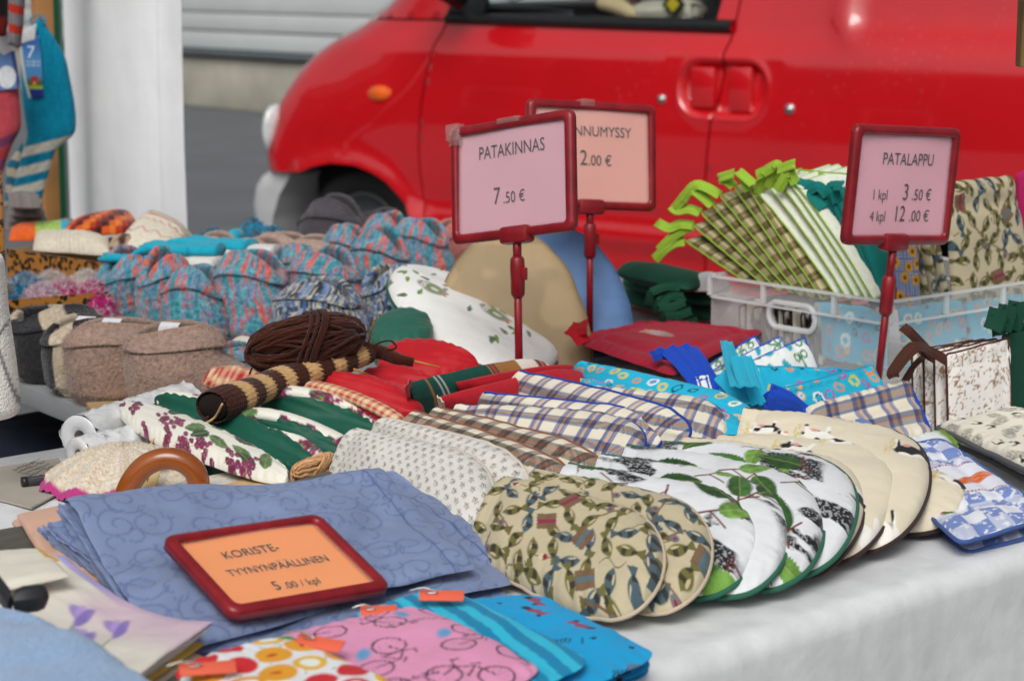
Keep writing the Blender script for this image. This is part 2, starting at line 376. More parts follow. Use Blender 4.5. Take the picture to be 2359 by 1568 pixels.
src_ = pb_.inputs['Base Color'].links[0].from_socket; mx_ = nn_.new('ShaderNodeMix'); mx_.data_type = 'RGBA'; mx_.inputs[7].default_value = (.55, .35, .33, 1); ll_.new(mu_.outputs[0], mx_.inputs[0]); ll_.new(src_, mx_.inputs[6]); ll_.new(mx_.outputs[2], pb_.inputs['Base Color'])
rr_ = nn_.new('ShaderNodeMapRange'); rr_.inputs['To Min'].default_value = .02; rr_.inputs['To Max'].default_value = .22; ll_.new(dr_.outputs[0], rr_.inputs['Value']); ll_.new(rr_.outputs[0], pb_.inputs['Coat Roughness'])
BLK = mat('black_rubber', C('#1a1a1b'), rough=.6, var=.2, vscale=30)
BLKP = mat('black_trim', C('#202224'), rough=.35, var=.15, vscale=20)
GREYP = mat('grey_bumper_plastic', C('#c2c4c5') * .9, rough=.5, var=.15, vscale=5)
STEEL = mat('brushed_steel', C('#c8cac8'), rough=.3, metal=.9)
GLASS = mat('window_glass', (.75, .8, .8), rough=.02, trans=1.0, ior=1.05, var=.0, spec=.6)
van = thing('red_van', 'red panel van with grey bumper parked behind the stall', 'van', vorg)
V_ = lambda L, o=0.0: A([vpx(x, y, o) for x, y in L])
seamA = V_([(1012, 645), (1000, 545), (976, 480), (966, 400), (964, 330), (968, 250), (978, 170), (988, 110), (1000, 55), (1010, 0), (1130, -120), (1215, -190)])
seamB = V_([(1618, 690), (1619, 620), (1622, 430), (1630, 330), (1640, 240), (1650, 170), (1665, 75), (1672, 0), (1690, -205)])
gap = A([.0045, 0])
ia = 8; cut = (SIL[3] + [0, .0], seamA[ia] + [0, .012])
panel('fender', np.vstack([[cut[0] - [0, .004]], SIL[4:], V_([(655, 396)], -.02), ARCH, seamA[:ia] - gap, [cut[1] - gap - [0, .004]]]), RED, van, step=.026)
panel('pillar_panel', np.vstack([SIL[:3], [cut[0] + [0, .004]], [cut[1] - gap + [0, .004]], seamA[ia + 1:] - gap]), RED, van, step=.03)
wh = V_([(1014, 34), (1622, 47), (1630, 0), (1648, -170), (1290, -175), (1150, -90), (1030, -10)])
panel('front_door', np.vstack([seamA + gap, seamB[::-1] - gap]), RED, van, holes=[wh], step=.03, fine=(hc[0] - .24, hc[1] - .13, hc[0] + .24, hc[1] + .13, .009))
z0 = seamB[0][1]; ra = A([[2.9 + .40 * math.cos(t), .27 + .40 * math.sin(t)] for t in np.linspace(math.pi, 0, 14)])
side = np.vstack([seamB + gap, A([[3.75, seamB[-1][1] - .02], [3.85, 1.2], [3.88, .4]]), A([[3.35, .27]]), ra[::-1], A([[2.45, .27]])])
panel('side_panel', side, RED, van, step=.035, fine=(hc[0] - .24, hc[1] - .13, hc[0] + .24, hc[1] + .13, .009))
# bonnet, windscreen and roof swept across the van's width
def sweep(name, poly, d0, width, material, n=8):
    poly = A(poly); d = np.linspace(0, 1, n); crown = .03 * np.sin(math.pi * d)
    W = np.stack([vw(poly[:, 0], poly[:, 1] + c, d0 - width * t) for t, c in zip(d, crown)], 1)
    return mk(name, W, gridq(len(poly), n), material, van)
hs_ = SIL[3:]
sweep('bonnet', hs_, vh(hs_[:, 0], hs_[:, 1]) + .004, 1.35, RED)
wsv = A([SIL[0], SIL[1], SIL[2], SIL[3]]); sweep('windscreen', wsv, -.30, 1.3, GLASS)
rf = np.vstack([[SIL[0]], [seamB[-1] + [0, .05]], [[3.75, seamB[-1][1] + .04]], [[3.88, .3]]]); sweep('roof', rf, -.20, 1.35, RED)
W = vw(A([SIL[0][0], 3.85, 3.85, hs_[-1][0], hs_[0][0]]), A([seamB[-1][1], seamB[-1][1], .3, .3, 1.1]), -1.62)
mk('far_side', W, A([[0, 1, 2, 3, 4]]), RED, van, smooth=False)
box('underbody', vw(1.7, .62, -.85), ve * 2.12, vn * .62, A([0, 0, .40]), mat('dark_underbody', C('#0e0e0f'), rough=.9), van, .02)
# belt trim, mirror foot, glass
tr = np.linspace(0, 1, 30); a0, a1, b0, b1 = vpx(1003, 31), vpx(1664, 46), vpx(1001, 55), vpx(1662, 78)
top = a0 + (a1 - a0) * tr[:, None]; bot = b0 + (b1 - b0) * tr[:, None]; prof = []
for u, o in [(0, -.03), (.05, .012), (.35, .026), (.7, .022), (.95, .012), (1, -.03)]:
    p = top * (1 - u) + bot * u; prof.append(vw(p[:, 0], p[:, 1], vh(p[:, 0], p[:, 1]) + o))
mk('window_trim', np.stack(prof, 1), gridq(30, 6), BLKP, van)
panel('mirror_foot', V_([(1006, 36), (1088, 38), (1092, 10), (1078, -20), (1040, -22), (1012, 0)]), BLKP, van, lift=.02, rim=.03, step=.02)
mv, mq, mt = tubev([vw(*vpx(1062, 5), .0), vw(*vpx(1055, -30), .12), vw(*vpx(1050, -60), .16)], [.035, .04, .09], 12); MB().add(mv, mq, mt).build('mirror', BLKP, van)
panel('window_pane', wh, GLASS, van, lift=-.03, rim=.002, step=.06)
# lamps, locks, handles
panel('indicator', A([vpx(870 + 27 * math.cos(t), 215 + 17 * math.sin(t)) for t in np.linspace(0, 2 * math.pi, 22)[:-1]]), mat('amber_lens', C('#f2650c'), rough=.15, coat=1), van,
      hfun=lambda s, z: vh(s, z) + .016 * np.clip(1 - ((s - vpx(870, 215)[0]) / .055) ** 2 - ((z - vpx(870, 215)[1]) / .035) ** 2, 0, 1), step=.012, lift=.004, rim=.02)
c = vpx(628, 298, -.14); hc0 = vw(c[0] + .02, c[1], -.15); th = np.linspace(0, 2 * math.pi, 36, endpoint=False); ph = np.linspace(0, math.pi, 24)
W = np.stack([hc0 + math.sin(p) ** .8 * np.cos(th)[:, None] * ve * .040 + math.sin(p) ** .8 * np.sin(th)[:, None] * vn * .085 + math.cos(p) * A([.0, .0, .108]) for p in ph])
mk('headlight', W, gridq(24, 36, cv=True), mat('headlamp_glass', C('#cfd6d6'), rough=.1, coat=1, var=.25, vscale=60), van)
bp = V_([(612, 388), (592, 396), (574, 422), (567, 470), (573, 520), (588, 565), (598, 610), (640, 615), (626, 560), (632, 500), (646, 450), (674, 400), (655, 394)], -.06)
def bh(s, z): q = pdist(s, z, bp[:8]); u = np.clip(1 - q / .09, 0, 1); return -.05 - .09 * (1 - np.sqrt(np.clip(1 - u * u, 0, 1)))
panel('bumper', bp, GREYP, van, hfun=bh, step=.02, rim=.25); sweep('bumper_front', bp[:8], -.14, 1.35, GREYP)
for nm, x, y, r in (('door_lock', 1522, 229, .017), ('door_lock', 1817, 252, .019)):
    c = vpx(x, y); d0 = vh(A([c[0]]), A([c[1]]))[0]
    pr = [(0, .012), (r * .3, .012), (r * .35, .009), (r * .75, .010), (r, .004), (r * 1.02, -.01)]
    th = np.linspace(0, 2 * math.pi, 20, endpoint=False)
    Wl = np.stack([vw(c[0] + a * np.cos(th), c[1] + a * np.sin(th), d0 + b) for a, b in pr]); mk(nm, Wl, gridq(6, 20, cv=True), STEEL, van)
for x0, x1, y0, y1 in ((1580, 1638, 156, 249), (1669, 1724, 156, 259)):
    c0, c1 = vpx(x0, y1), vpx(x1, y0); c = (c0 + c1) / 2
    v, q = boxv(vw(c[0], c[1], vh(A([c[0]]), A([c[1]]))[0] + .012), ve * (c1[0] - c0[0]) / 2, vn * .016, A([0, 0, (c1[1] - c0[1]) / 2]), .35); MB().add(v, q).build('door_handle', RED, van)
def wheel(s):
    c = A([s, .305]); th = np.linspace(0, 2 * math.pi, 48, endpoint=False)
    pr = [(.20, -.235), (.27, -.245), (.300, -.23), (.308, -.20), (.308, -.12), (.300, -.09), (.27, -.072), (.235, -.075), (.205, -.085), (.195, -.10)]
    W = np.stack([vw(c[0] + r * np.cos(th), c[1] + r * np.sin(th), d) for r, d in pr]); w = mk('wheel', W, gridq(len(pr), 48, cv=True), BLK, van)
    pr = [(.200, -.10), (.196, -.085), (.18, -.10), (.15, -.13), (.09, -.12), (.06, -.10), (.0, -.10)]
    W = np.stack([vw(c[0] + r * np.cos(th), c[1] + r * np.sin(th), d) for r, d in pr]); mk('rim', W, gridq(len(pr), 48, cv=True), mat('dark_steel_rim', C('#4a4c4e'), rough=.5, metal=.3), w)
wheel(-.02); wheel(2.9)
# cabin: seat and dashboard
DK = mat('grey_upholstery', C('#5b5e60'), rough=.95, var=.2, vscale=30)
box('dashboard', vw(.62, 1.16, -.8), ve * .28, vn * .5, A([0, 0, .10]), BLKP, van, .3)
box('seat', vw(1.32, 1.28, -.45), ve * .09 + A([0, 0, .02]), vn * .22, A([0, 0, .36]), DK, van, .4)
box('seat', vw(1.32, 1.28, -1.1), ve * .09, vn * .22, A([0, 0, .36]), DK, van, .4)
CLB = mat('cream_cloth', C('#d9c59a') * .9, rough=.9, var=.1)
c = vpx(1428, 24, -.2); tube('cloth_roll', spline([vw(c[0] - .085, c[1] + .03, -.2), vw(c[0], c[1] + .01, -.2), vw(c[0] + .1, c[1] - .03, -.21)], 14), [.03, .034, .034, .034, .034, .034, .034, .034, .03, .028, .026, .022, .018, .012], CLB, None, 12)
tag(bpy.context.scene.objects['cloth_roll'], 'cream cloth roll lying behind the van side window', 'cloth')
c = vpx(1545, 28, -.25); v, q = boxv(vw(c[0], c[1], -.25), ve * .14, vn * .06, A([0, 0, .035]) , .45)
tag(MB().add(v + .006 * rng.normal(size=v.shape), q).build('folded_cloth', mat('pale_cloth', C('#d5d0bd') * .9, rough=.9)), 'pale folded cloth heap behind the van side window', 'cloth')
c = vpx(1553, 12, -.17)
pn = vw(A([c[0], c[0] + .05, c[0], c[0] - .05]), A([c[1] - .045, c[1] + .0, c[1] + .05, c[1]]), -.165); pn2 = pn - vn * .006
pt = thing('pennant', 'black and yellow diamond pennant hanging in the van window', 'pennant', pn.mean(0))
mk('badge', np.vstack([pn, pn2]), A([[0, 1, 2, 3], [7, 6, 5, 4], [0, 4, 5, 1], [1, 5, 6, 2], [2, 6, 7, 3], [3, 7, 4, 0]]), mat('black_felt', C('#23241f'), rough=.9), pt, smooth=False)
pi = pn.mean(0) + (pn - pn.mean(0)) * .62 + vn * .003; mk('emblem', pi, A([[0, 1, 2, 3]]), mat('yellow_felt', C('#c9b22c'), rough=.9), pt, smooth=False)
# ------------------------------------------------------------------ tables, cloth, stall frame
E0, E1 = P(1419, 1568), P(2358, 1275); d1 = unit(E1 - E0); nb = A([-d1[1], d1[0], 0]); UP = A([0, 0, 1.0])
def T(a, b, h=0.0):                                   # table coordinates: along the front edge, back from it, above the top
    a, b, h = np.broadcast_arrays(A(a, float), A(b, float), A(h, float))
    return E0 + a[..., None] * d1 + b[..., None] * nb + h[..., None] * UP
WOODT = mat('table_plywood', C('#a88658') * .8, rough=.7, var=.2, vscale=6)
GREYM = mat('grey_painted_metal', C('#9a9d9f') * .8, rough=.45, var=.1, vscale=10)
mt_ = thing('market_table', 'long market table hidden under the white cloth', 'table', T(.4, .6, -TABLE))
box('table_top', T(.45, .58, -.022), d1 * 1.4, nb * .56, UP * .014, WOODT, mt_, .2)
for a in (-.85, 1.75):
    for b in (.12, 1.04): box('leg', T(a, b, -TABLE / 2 - .02), d1 * .02, nb * .02, UP * (TABLE / 2 - .02), GREYM, mt_, .2)
# cloth: lies on the top and hangs down in front
na = 220; aa = np.linspace(-1.0, 1.88, na); prof = [(1.15, -.0)] + [(b, 0.0) for b in np.linspace(1.0, .03, 26)]
prof += [(.022 - .024 * math.sin(t), -.024 * (1 - math.cos(t))) for t in np.linspace(.1, math.pi / 2, 7)] + [(-.002, -z) for z in np.linspace(.04, .66, 26)]
bb = A([p[0] for p in prof]); hh = A([p[1] for p in prof]); AA, BB = np.meshgrid(aa, bb, indexing='ij'); HH = np.broadcast_to(hh, AA.shape).copy()
dep = np.clip(-HH / .6, 0, 1); fold = np.sin(AA * 9 + .8 * np.sin(AA * 4.1)) * .5 + np.sin(AA * 23 + 1) * .18
BB2 = BB - dep ** .8 * (.018 + .022 * fold) - dep ** .5 * (.010 * (fbm(AA * 6, HH * 5, 8, 4) - .5) + .004 * np.exp(-(((AA + .3) % .42 - .21) / .008) ** 2)); top_ = (HH > -.001)
HH = HH + np.where(top_, .0045 * (fbm(AA * 7 + BB * 5, BB * 12, 3) - .5) * sstep(0, .1, BB) + .0022 * np.exp(-(((AA + .3) % .42 - .21) / .006) ** 2) + .0018 * np.exp(-((BB % .3 - .15) / .006) ** 2), 0) + .0015
CLOTH = mat('white_damask', C('#e4e7e8') * .96, rough=.5, var=.10, vscale=26, bump=.5, bscale=30, bdist=.004, detail=6, weave=.4, sheen=.1)
_v = T(AA, BB2, HH); fr = _v; bk = _v - .0014 * UP - nb * (-.0014 if False else 0) + np.where(top_[..., None], 0, 1) * nb * .0014
V, F, Cc = slab(fr, bk, (1, 1, 1), (1, 1, 1)); tag(mk('tablecloth', V, F, CLOTH, None, smooth=True), 'white damask tablecloth hanging over the front of the market table', 'tablecloth')
# second table: bare grey top
g0, g1 = P(45, 880), P(250, 960); gd = unit(g0 - g1)
LA0 = (g1 - E0) @ d1; gt = thing('grey_table', 'bare grey table carrying the felted slippers', 'table', T(1.0, 2.2, -TABLE))
def q4(a0, b0, a1, b1): return A([T(a0, b0), T(a1, b0), T(a1, b1), T(a0, b1)])
gp = A([g1 - gd * .12, g0 + gd * 1.28]); c0 = gp[0]; c1 = gp[1]; L = np.linalg.norm(c1 - c0); gm = unit(np.cross(gd, UP)); gm = gm if gm @ d1 > 0 else -gm
box('table_top', (c0 + c1) / 2 + gm * .75 - UP * .018, gd * L / 2, gm * .75, UP * .0165, GREYM, gt, .12)
for s in (.05, L - .05):
    for t in (.06, 1.44): box('leg', c0 + gd * s + gm * t - UP * (TABLE / 2 + .017), gd * .018, gm * .018, UP * (TABLE / 2 - .018), GREYM, gt, .2)
# hanging white sheet, posts
CURT = mat('white_canvas', C('#f0f2f5') * .98, rough=.8, var=.05, vscale=5, bump=.25, bscale=25, bdist=.006, weave=.6, detail=5)
xa, xb = D(150, 300, 5.2)[0], D(427, 300, 5.0)[0]; nu, nv = 90, 60
uu, vv = np.meshgrid(np.linspace(0, 1, nu), np.linspace(0, 1, nv), indexing='ij')
Xc = xa + (xb - xa) * uu + .006 * np.sin(vv * 7) * uu; Yc = 5.22 - .2 * uu + (.007 * np.sin(uu * 14 + 3 * vv) + .018 * np.exp(-((uu - .30 + .22 * vv) / .07) ** 2)) * (1 - .4 * uu)
Yc = Yc + .010 * (fbm(uu * 5, vv * 9, 4, 4) - .5) + .006 * (fbm(uu * 3 + 5, vv * 30, 6, 3) - .5) * sstep(.7, .9, uu); Zc = 2.5 - 2.1 * vv; fr = np.stack([Xc, Yc, Zc], -1); V, F, Cc = slab(fr, fr + A([.0, .0025, 0]), (1, 1, 1), (1, 1, 1))
sh = thing('hanging_sheet', 'white canvas sheet hanging at the side of the stall', 'sheet', (float((xa + xb) / 2), 5.1, .4))
mk('canvas', V, F, CURT, sh)
k = int(nu * .79); hm = fr[k:] - A([0, .004, 0]); V, F, Cc = slab(hm, hm + A([0, .003, 0]), (1, 1, 1), (1, 1, 1)); mk('hem', V, F, CURT, sh)
PINE = mat('pine_wood', C('#c08a52') * .9, rough=.6, var=.25, vscale=7, detail=5, bump=.2, bscale=30)
c = D(107, 300, 4.95); a = math.radians(38); r = .019
tag(box('wooden_post', (c[0], c[1], 1.25), (r * math.cos(a), r * math.sin(a), 0), (-r * math.sin(a), r * math.cos(a), 0), (0, 0, 1.25), PINE, None, .06), 'pine stall post beside the turquoise sock', 'post')
c = D(139, 300, 5.1); tag(box('green_post', (c[0], c[1], 1.25), (.010, 0, 0), (0, .02, 0), (0, 0, 1.25), mat('green_enamel', C('#0d5a3c'), rough=.4, var=.1), None, .15), 'dark green stall post along the edge of the white sheet', 'post')
c = D(2352, 60, 2.9); tag(box('wooden_batten', (c[0] + .013, 2.9, c[2] + .5), (.016, 0, 0), (0, .016, 0), (0, 0, .5 + c[2] - D(2352, 155, 2.9)[2]), mat('aged_wood', C('#8a6c3e') * .9, rough=.7, var=.3, vscale=9, bump=.3, bscale=40), None, .08), 'weathered wooden batten hanging down above the plastic crate', 'batten')
c = D(2335, 0, 2.85); tag(box('paper_label', (c[0], 2.85, c[2] + .02), (.022, 0, 0), (0, .001, 0), (0, 0, .02), mat('white_card', C('#d6d6da'), rough=.7), None, .05), 'white card clipped beside the weathered batten', 'card')

# ------------------------------------------------------------------ price signs
FRM = mat('maroon_plastic', C('#8c1822') * .95, rough=.38, var=.3, vscale=35, coat=.15, detail=6, bump=.15, bscale=60, bdist=.001)
INK = mat('black_ink', C('#1c1a1c'), rough=.6)
TAPE = mat('clear_tape', C('#c9a9a5'), rough=.25, alpha=.28, var=.3, vscale=60)
def rr_loop(w, h, r, n=7):
    out = []
    for cx, cz, a0 in ((w/2 - r, h/2 - r, 0), (-w/2 + r, h/2 - r, 90), (-w/2 + r, -h/2 + r, 180), (w/2 - r, -h/2 + r, 270)):
        for k in range(n): t = math.radians(a0 + 90 * k / (n - 1)); out.append((cx + r * math.cos(t), cz + r * math.sin(t)))
    return A(out)
def sign(label, paperlabel, px, w, h, Z0, papercol, texts, post=None, yaw0=0, roll0=0, pose=None, group='price signs in maroon frames', tapes=()):
    c, R = pose if pose is not None else fit_rect(px, w, h, Z0, yaw0, roll0)
    L = lambda x, y, d=0.0: np.stack(np.broadcast_arrays(A(x, float), -A(d, float), A(y, float)), -1) @ R.T + c
    base = A([c[0], c[1], TABLE]) if post is not None else L(0, 0, -.006)
    t = thing('price_sign', label, 'sign', base, group)
    sect = [(0, -.005), (0, .003), (.003, .006), (.010, .0074), (.0125, .006), (.0135, .002), (.0135, -.005)]
    rows = []
    fs = min(1.0, w / .22)
    for ins, d in sect:
        ins *= fs
        lp = rr_loop(w - 2 * ins, h - 2 * ins, max(.012 - ins * .45, .004)); rows.append(L(lp[:, 0], lp[:, 1], d))
    n = len(rows[0]); mk('frame', np.stack(rows), gridq(len(rows), n, cv=True, cu=True), FRM, t)
    lp = rr_loop(w - .02, h - .02, .005); g = np.linspace(-.5, .5, 24); gx, gy = np.meshgrid(g * (w - .021), g * (h - .021), indexing='ij')
    sag = .0012 * np.sin(gx * 31 + 1) * np.sin(gy * 24); fr_ = L(gx, gy, .0005 + sag); V, F, Cc = slab(fr_, L(gx, gy, -.003 + 0 * sag), papercol, papercol)
    pap = mk('paper', V, F, PAPER, t, col=Cc)
    pv = L(gx, gy, .0022 + sag); mk('cover', pv, gridq(24, 24), mat('clear_cover', (.9, .9, .9), rough=.12, alpha=.10, var=0), pap)
    for body, x, y, size, al, sx in texts:
        v, tri = text_tris(body, size * h, al); v = v.copy(); v[:, 0] *= sx
        V = L(v[:, 0] + x * w, v[:, 1] + y * h, .0016 + .0012 * np.sin((v[:, 0] + x * w) * 31 + 1) * np.sin((v[:, 1] + y * h) * 24)); mk('lettering', V, tri, INK, pap, smooth=False)
    for (x, y, tw, thh) in tapes:
        v, q = boxv(L(x * w, y * h, .001), R @ A([tw, 0, 0]), R @ A([0, .0080, 0]), R @ A([0, 0, thh]), .1); MB().add(v, q).build('tape', TAPE, t)
    if post is not None:
        b = L(0, -h / 2, .0); off, clipw, knob = post
        v, q = boxv(L(off * w, -h / 2 + .004, 0), R @ A([clipw, 0, 0]), R @ A([0, .011, 0]), R @ A([0, 0, .0125]), .25); MB().add(v, q).build('clip', FRM, t)
        p0 = L(off * w, -h / 2 + .002, 0); down = R @ A([0, 0, -1]); down = unit(A([down[0], down[1] * .0, -1])); s = (p0[2] - TABLE) / -down[2]
        p1, p2, p3 = p0 + down * knob, p0 + down * (knob + .055), p0 + down * (s - .004)
        tube('post', [p0, p1 + down * .01], .0062, FRM, t, 12); tube('post', [p1, p3], .0056, FRM, t, 12)
        tube('collar', [p1 - down * .004, p1, p1 + down * .012, p1 + down * .05, p2], [.007, .0098, .0105, .0098, .0066], FRM, t, 8)
        v, q = boxv(p1 + down * .022 + R @ A([.011, 0, 0]), R @ A([.006, 0, 0]), R @ A([0, .003, 0]), A([0, 0, .009]), .3); MB().add(v, q).build('knob', FRM, t)
        th = np.linspace(0, 2 * math.pi, 24, endpoint=False); pb = p0 + down * s
        W = np.stack([np.stack([pb[0] + r * np.cos(th), pb[1] + r * np.sin(th), TABLE + zz + 0 * th], -1) for r, zz in ((0, .008), (.012, .008), (.03, .005), (.04, .002))]); mk('base', W, gridq(4, 24, cv=True), FRM, t)
    return t
SW, SH = .240, .176
PINKP, SALM, ORAN = C('#d9a5b4') * .95, C('#e8a79a') * 1.0, C('#fb9a50') * 1.0
sign('pink price sign PATAKINNAS on a maroon post', '', [(1040, 290), (1322, 256), (1325, 525), (1046, 572)], SW * .955, SH * .955, 3.1, PINKP,
     [('PATAKINNAS', 0.0, .195, .155, 'CENTER', .80), ('7', -.155, -.20, .205, 'LEFT', .8), ('.50 €', -.075, -.20, .135, 'LEFT', .85)], (.03, .026, .032), yaw0=-.6, tapes=((-.47, .46, .012, .012), (.0, .485, .02, .004), (-.45, .41, .01, .012)))
sign('salmon price sign with PANNUMYSSY lettering standing behind the pink one', '', [(1213, 230), (1508, 240), (1508, 492), (1216, 474)], SW, SH, 3.45, SALM,
     [('PANNUMYSSY', .03, .18, .135, 'CENTER', .88), ('2', -.10, -.09, .20, 'LEFT', .85), ('.00 €', -.035, -.09, .14, 'LEFT', .85)], (-.02, .024, .028), yaw0=.5, tapes=((-.05, .485, .013, .006),))
sign('pink price sign PATALAPPU leaning in front of the plastic crate', '', [(1968, 288), (2210, 294), (2180, 566), (1938, 562)], SW * .922, SH * .962, 2.9, C('#e2a6b6') * 1.1,
     [('PATALAPPU', .03, .175, .145, 'CENTER', .82), ('1 kpl', -.28, -.12, .125, 'LEFT', .8), ('3', .01, -.12, .20, 'LEFT', .8), ('.50 €', .10, -.12, .135, 'LEFT', .85),
      ('4 kpl', -.28, -.30, .125, 'LEFT', .8), ('12', -.055, -.30, .19, 'LEFT', .8), ('.00 €', .10, -.30, .135, 'LEFT', .85)], (-.02, .024, .05), yaw0=.5)
# ------------------------------------------------------------------ fabric prints: colour as a function of position in metres
def scat(x, y, sp, seed, jit=.35):
    r = np.random.default_rng(seed); i0, i1 = int(np.floor(x.min() / sp)) - 1, int(np.ceil(x.max() / sp)) + 1
    j0, j1 = int(np.floor(y.min() / sp)) - 1, int(np.ceil(y.max() / sp)) + 1; out = []
    for i in range(i0, i1 + 1):
        for j in range(j0, j1 + 1):
            out.append(((i + .5 * (j % 2) + r.uniform(-jit, jit)) * sp, (j + r.uniform(-jit, jit)) * sp, r.uniform(0, 2 * math.pi), r.integers(0, 1000)))
    return out
def stamp(x, y, c, pts, R, draw):
    for px, py, rot, k in pts:
        s = (np.abs(x - px) < R) & (np.abs(y - py) < R)
        if not s.any(): continue
        dx, dy = x[s] - px, y[s] - py; cr, sr = math.cos(rot), math.sin(rot)
        c[s] = draw(dx * cr + dy * sr, -dx * sr + dy * cr, c[s], int(k))
    return c
def ell(x, y, a, b, e=.12): return sstep(1 + e, 1 - e, np.hypot(x / a, y / b))
def seg(x, y, x0, y0, x1, y1, w):
    ax, ay = x1 - x0, y1 - y0; t = np.clip(((x - x0) * ax + (y - y0) * ay) / (ax * ax + ay * ay + 1e-12), 0, 1)
    return sstep(w * 1.5, w * .6, np.hypot(x - x0 - t * ax, y - y0 - t * ay))
def base(x, y, col, var=.05, f=60, seed=1):
    return np.broadcast_to(A(col), x.shape + (3,)) * (1 - var + 2 * var * fbm(x * f, y * f, seed)[..., None])
def plain(col, var=.06): return lambda x, y: base(x, y, col, var)
def fish(seed=0, s=1.0):
    OL, DK_, BL, RD, BR, CR = C('#6d6838'), C('#2b2c26'), C('#4c5f68'), C('#8c2630'), C('#755a42'), C('#d8c9a6')
    def f(x, y):
        c = base(x, y, C('#c4b899'), .05, 500, seed)
        def fishd(lx, ly, cc, k):
            L = .0150 * s; ly = ly + .10 * lx * lx / L * (1 if k % 2 else -1)
            col = OL if k % 3 else BL
            body = sstep(.15, -.15, (np.abs(ly) / (.0058 * s)) - np.clip(1 - (lx / (L * .78)) ** 2, -1, 1) ** 1) * (np.abs(lx) < L * .8)
            tl = ((lx < -L * .6) & (lx > -L * 1.15) & (np.abs(ly) < (.0012 * s + (-lx - L * .6) * .55))).astype(float)
            cc = mixc(cc, col, np.maximum(body, tl)); st = (np.sin(lx / (.0017 * s)) > .1) & (ly * (1 if k % 2 else -1) > -.0015 * s)
            cc = mixc(cc, DK_, body * st * .85); return mixc(cc, CR, .75 * body * ell(lx - .002 * s, ly * (1 if k % 2 else -1) + .0028 * s, .0045 * s, .0011 * s))
        c = stamp(x, y, c, scat(x, y, .0225 * s, seed + 3, .2), .02 * s, fishd)
        def misc(lx, ly, cc, k):
            if k % 4 == 0:
                q = np.maximum(np.abs(lx) / (.0085 * s), np.abs(ly) / (.0105 * s)) < 1; cc = mixc(cc, BR, q.astype(float) * (1 - .15 * np.sin(lx * 2600)))
                return mixc(cc, C('#8c3048') if k % 8 else C('#5a7078'), (q & (np.abs(lx) < .0022 * s)).astype(float))
            if k % 4 == 1:
                cc = mixc(cc, BR, seg(lx, ly, 0, -.013 * s, 0, .013 * s, .0006 * s)); e = ell(lx, ly, .0036 * s, .0050 * s)
                return mixc(mixc(cc, CR, e), RD, e * (ly > -.0005))
            if k % 4 == 2:
                cc = mixc(cc, BR, seg(lx, ly, -.02 * s, -.003 * s, .02 * s, .003 * s, .0009 * s)); e = ell(lx - .006 * s, ly - .005 * s, .0042 * s, .0042 * s)
                return mixc(mixc(cc, C('#6f7276'), e), RD, ell(lx - .006 * s, ly - .005 * s, .0016 * s, .0016 * s))
            return mixc(cc, C('#5b4636'), sstep(.0009 * s, .0003 * s, np.abs(ly - .004 * s * np.sin(lx * 260 / s))) * (np.abs(lx) < .014 * s))
        return stamp(x, y, c, scat(x, y, .040 * s, seed + 9, .3), .022 * s, misc)
    return f
def leafd(L, W, col, serr=.0):
    def d(lx, ly, cc, k):
        u = (lx + L) / (2 * L); u_ = np.clip(u, 0, 1); w = W * 2.1 * u_ ** .55 * (1 - u_) ** .95 * (1 + serr * (((lx * 300) % 1) - .5))
        m = sstep(1.1, .95, np.abs(ly) / (w + 1e-6)) * ((u > 0) & (u < 1)); sh = A(col) * ((.62 + .6 * vnoise(lx * 160, ly * 160, k % 50)) * np.where(ly > 0, 1.15, .85) * (1 - .25 * (np.abs(np.sin((lx - np.abs(ly) * .7) * 700)) < .25)))[..., None]
        cc = cc * (1 - m[..., None]) + sh * m[..., None]; return mixc(cc, C('#a9b36c'), m * sstep(.0012, .0003, np.abs(ly)) * .5)
    return d
def birch(seed=0):
    def f(x, y):
        c = base(x, y, C('#dfe2e5'), .04, 40, seed); c = mixc(c, C('#c9ccd0'), .5 * sstep(.5, .75, fbm(x * 25, y * 8, seed + 1)))
        n = fbm(x * 16 + 3 * seed, y * 42, seed + 5, 5); reg = sstep(.45, .52, fbm(x * 12 + seed * 7.7, y * 14, seed + 8, 2))
        c = mixc(c, C('#1d1d20'), sstep(.47, .52, n) * reg * (.55 + .45 * (vnoise(x * 500, y * 500, 2) > .35)))
        r = np.random.default_rng(seed + 2); x0, x1, y0, y1 = x.min(), x.max(), y.min(), y.max()
        pts = [(r.uniform(x0 + .04, x1), r.uniform(y0, y1), r.uniform(0, 6.3), r.integers(0, 1000)) for _ in range(10)]
        def tw(lx, ly, cc, k): return mixc(cc, C('#6d2f26'), seg(lx, ly, -.055, -.006, .0, .002, .0015) + seg(lx, ly, -.035, -.002, -.025, .025, .0012))
        c = stamp(x, y, c, pts, .05, tw)
        for q, (L, W, col) in enumerate(((.030, .021, '#3f6b2c'), (.025, .018, '#6f9a45'), (.032, .022, '#2e5524'))):
            c = stamp(x, y, c, pts[q::3], .05, leafd(L, W, C(col), .25))
        return c
    return f
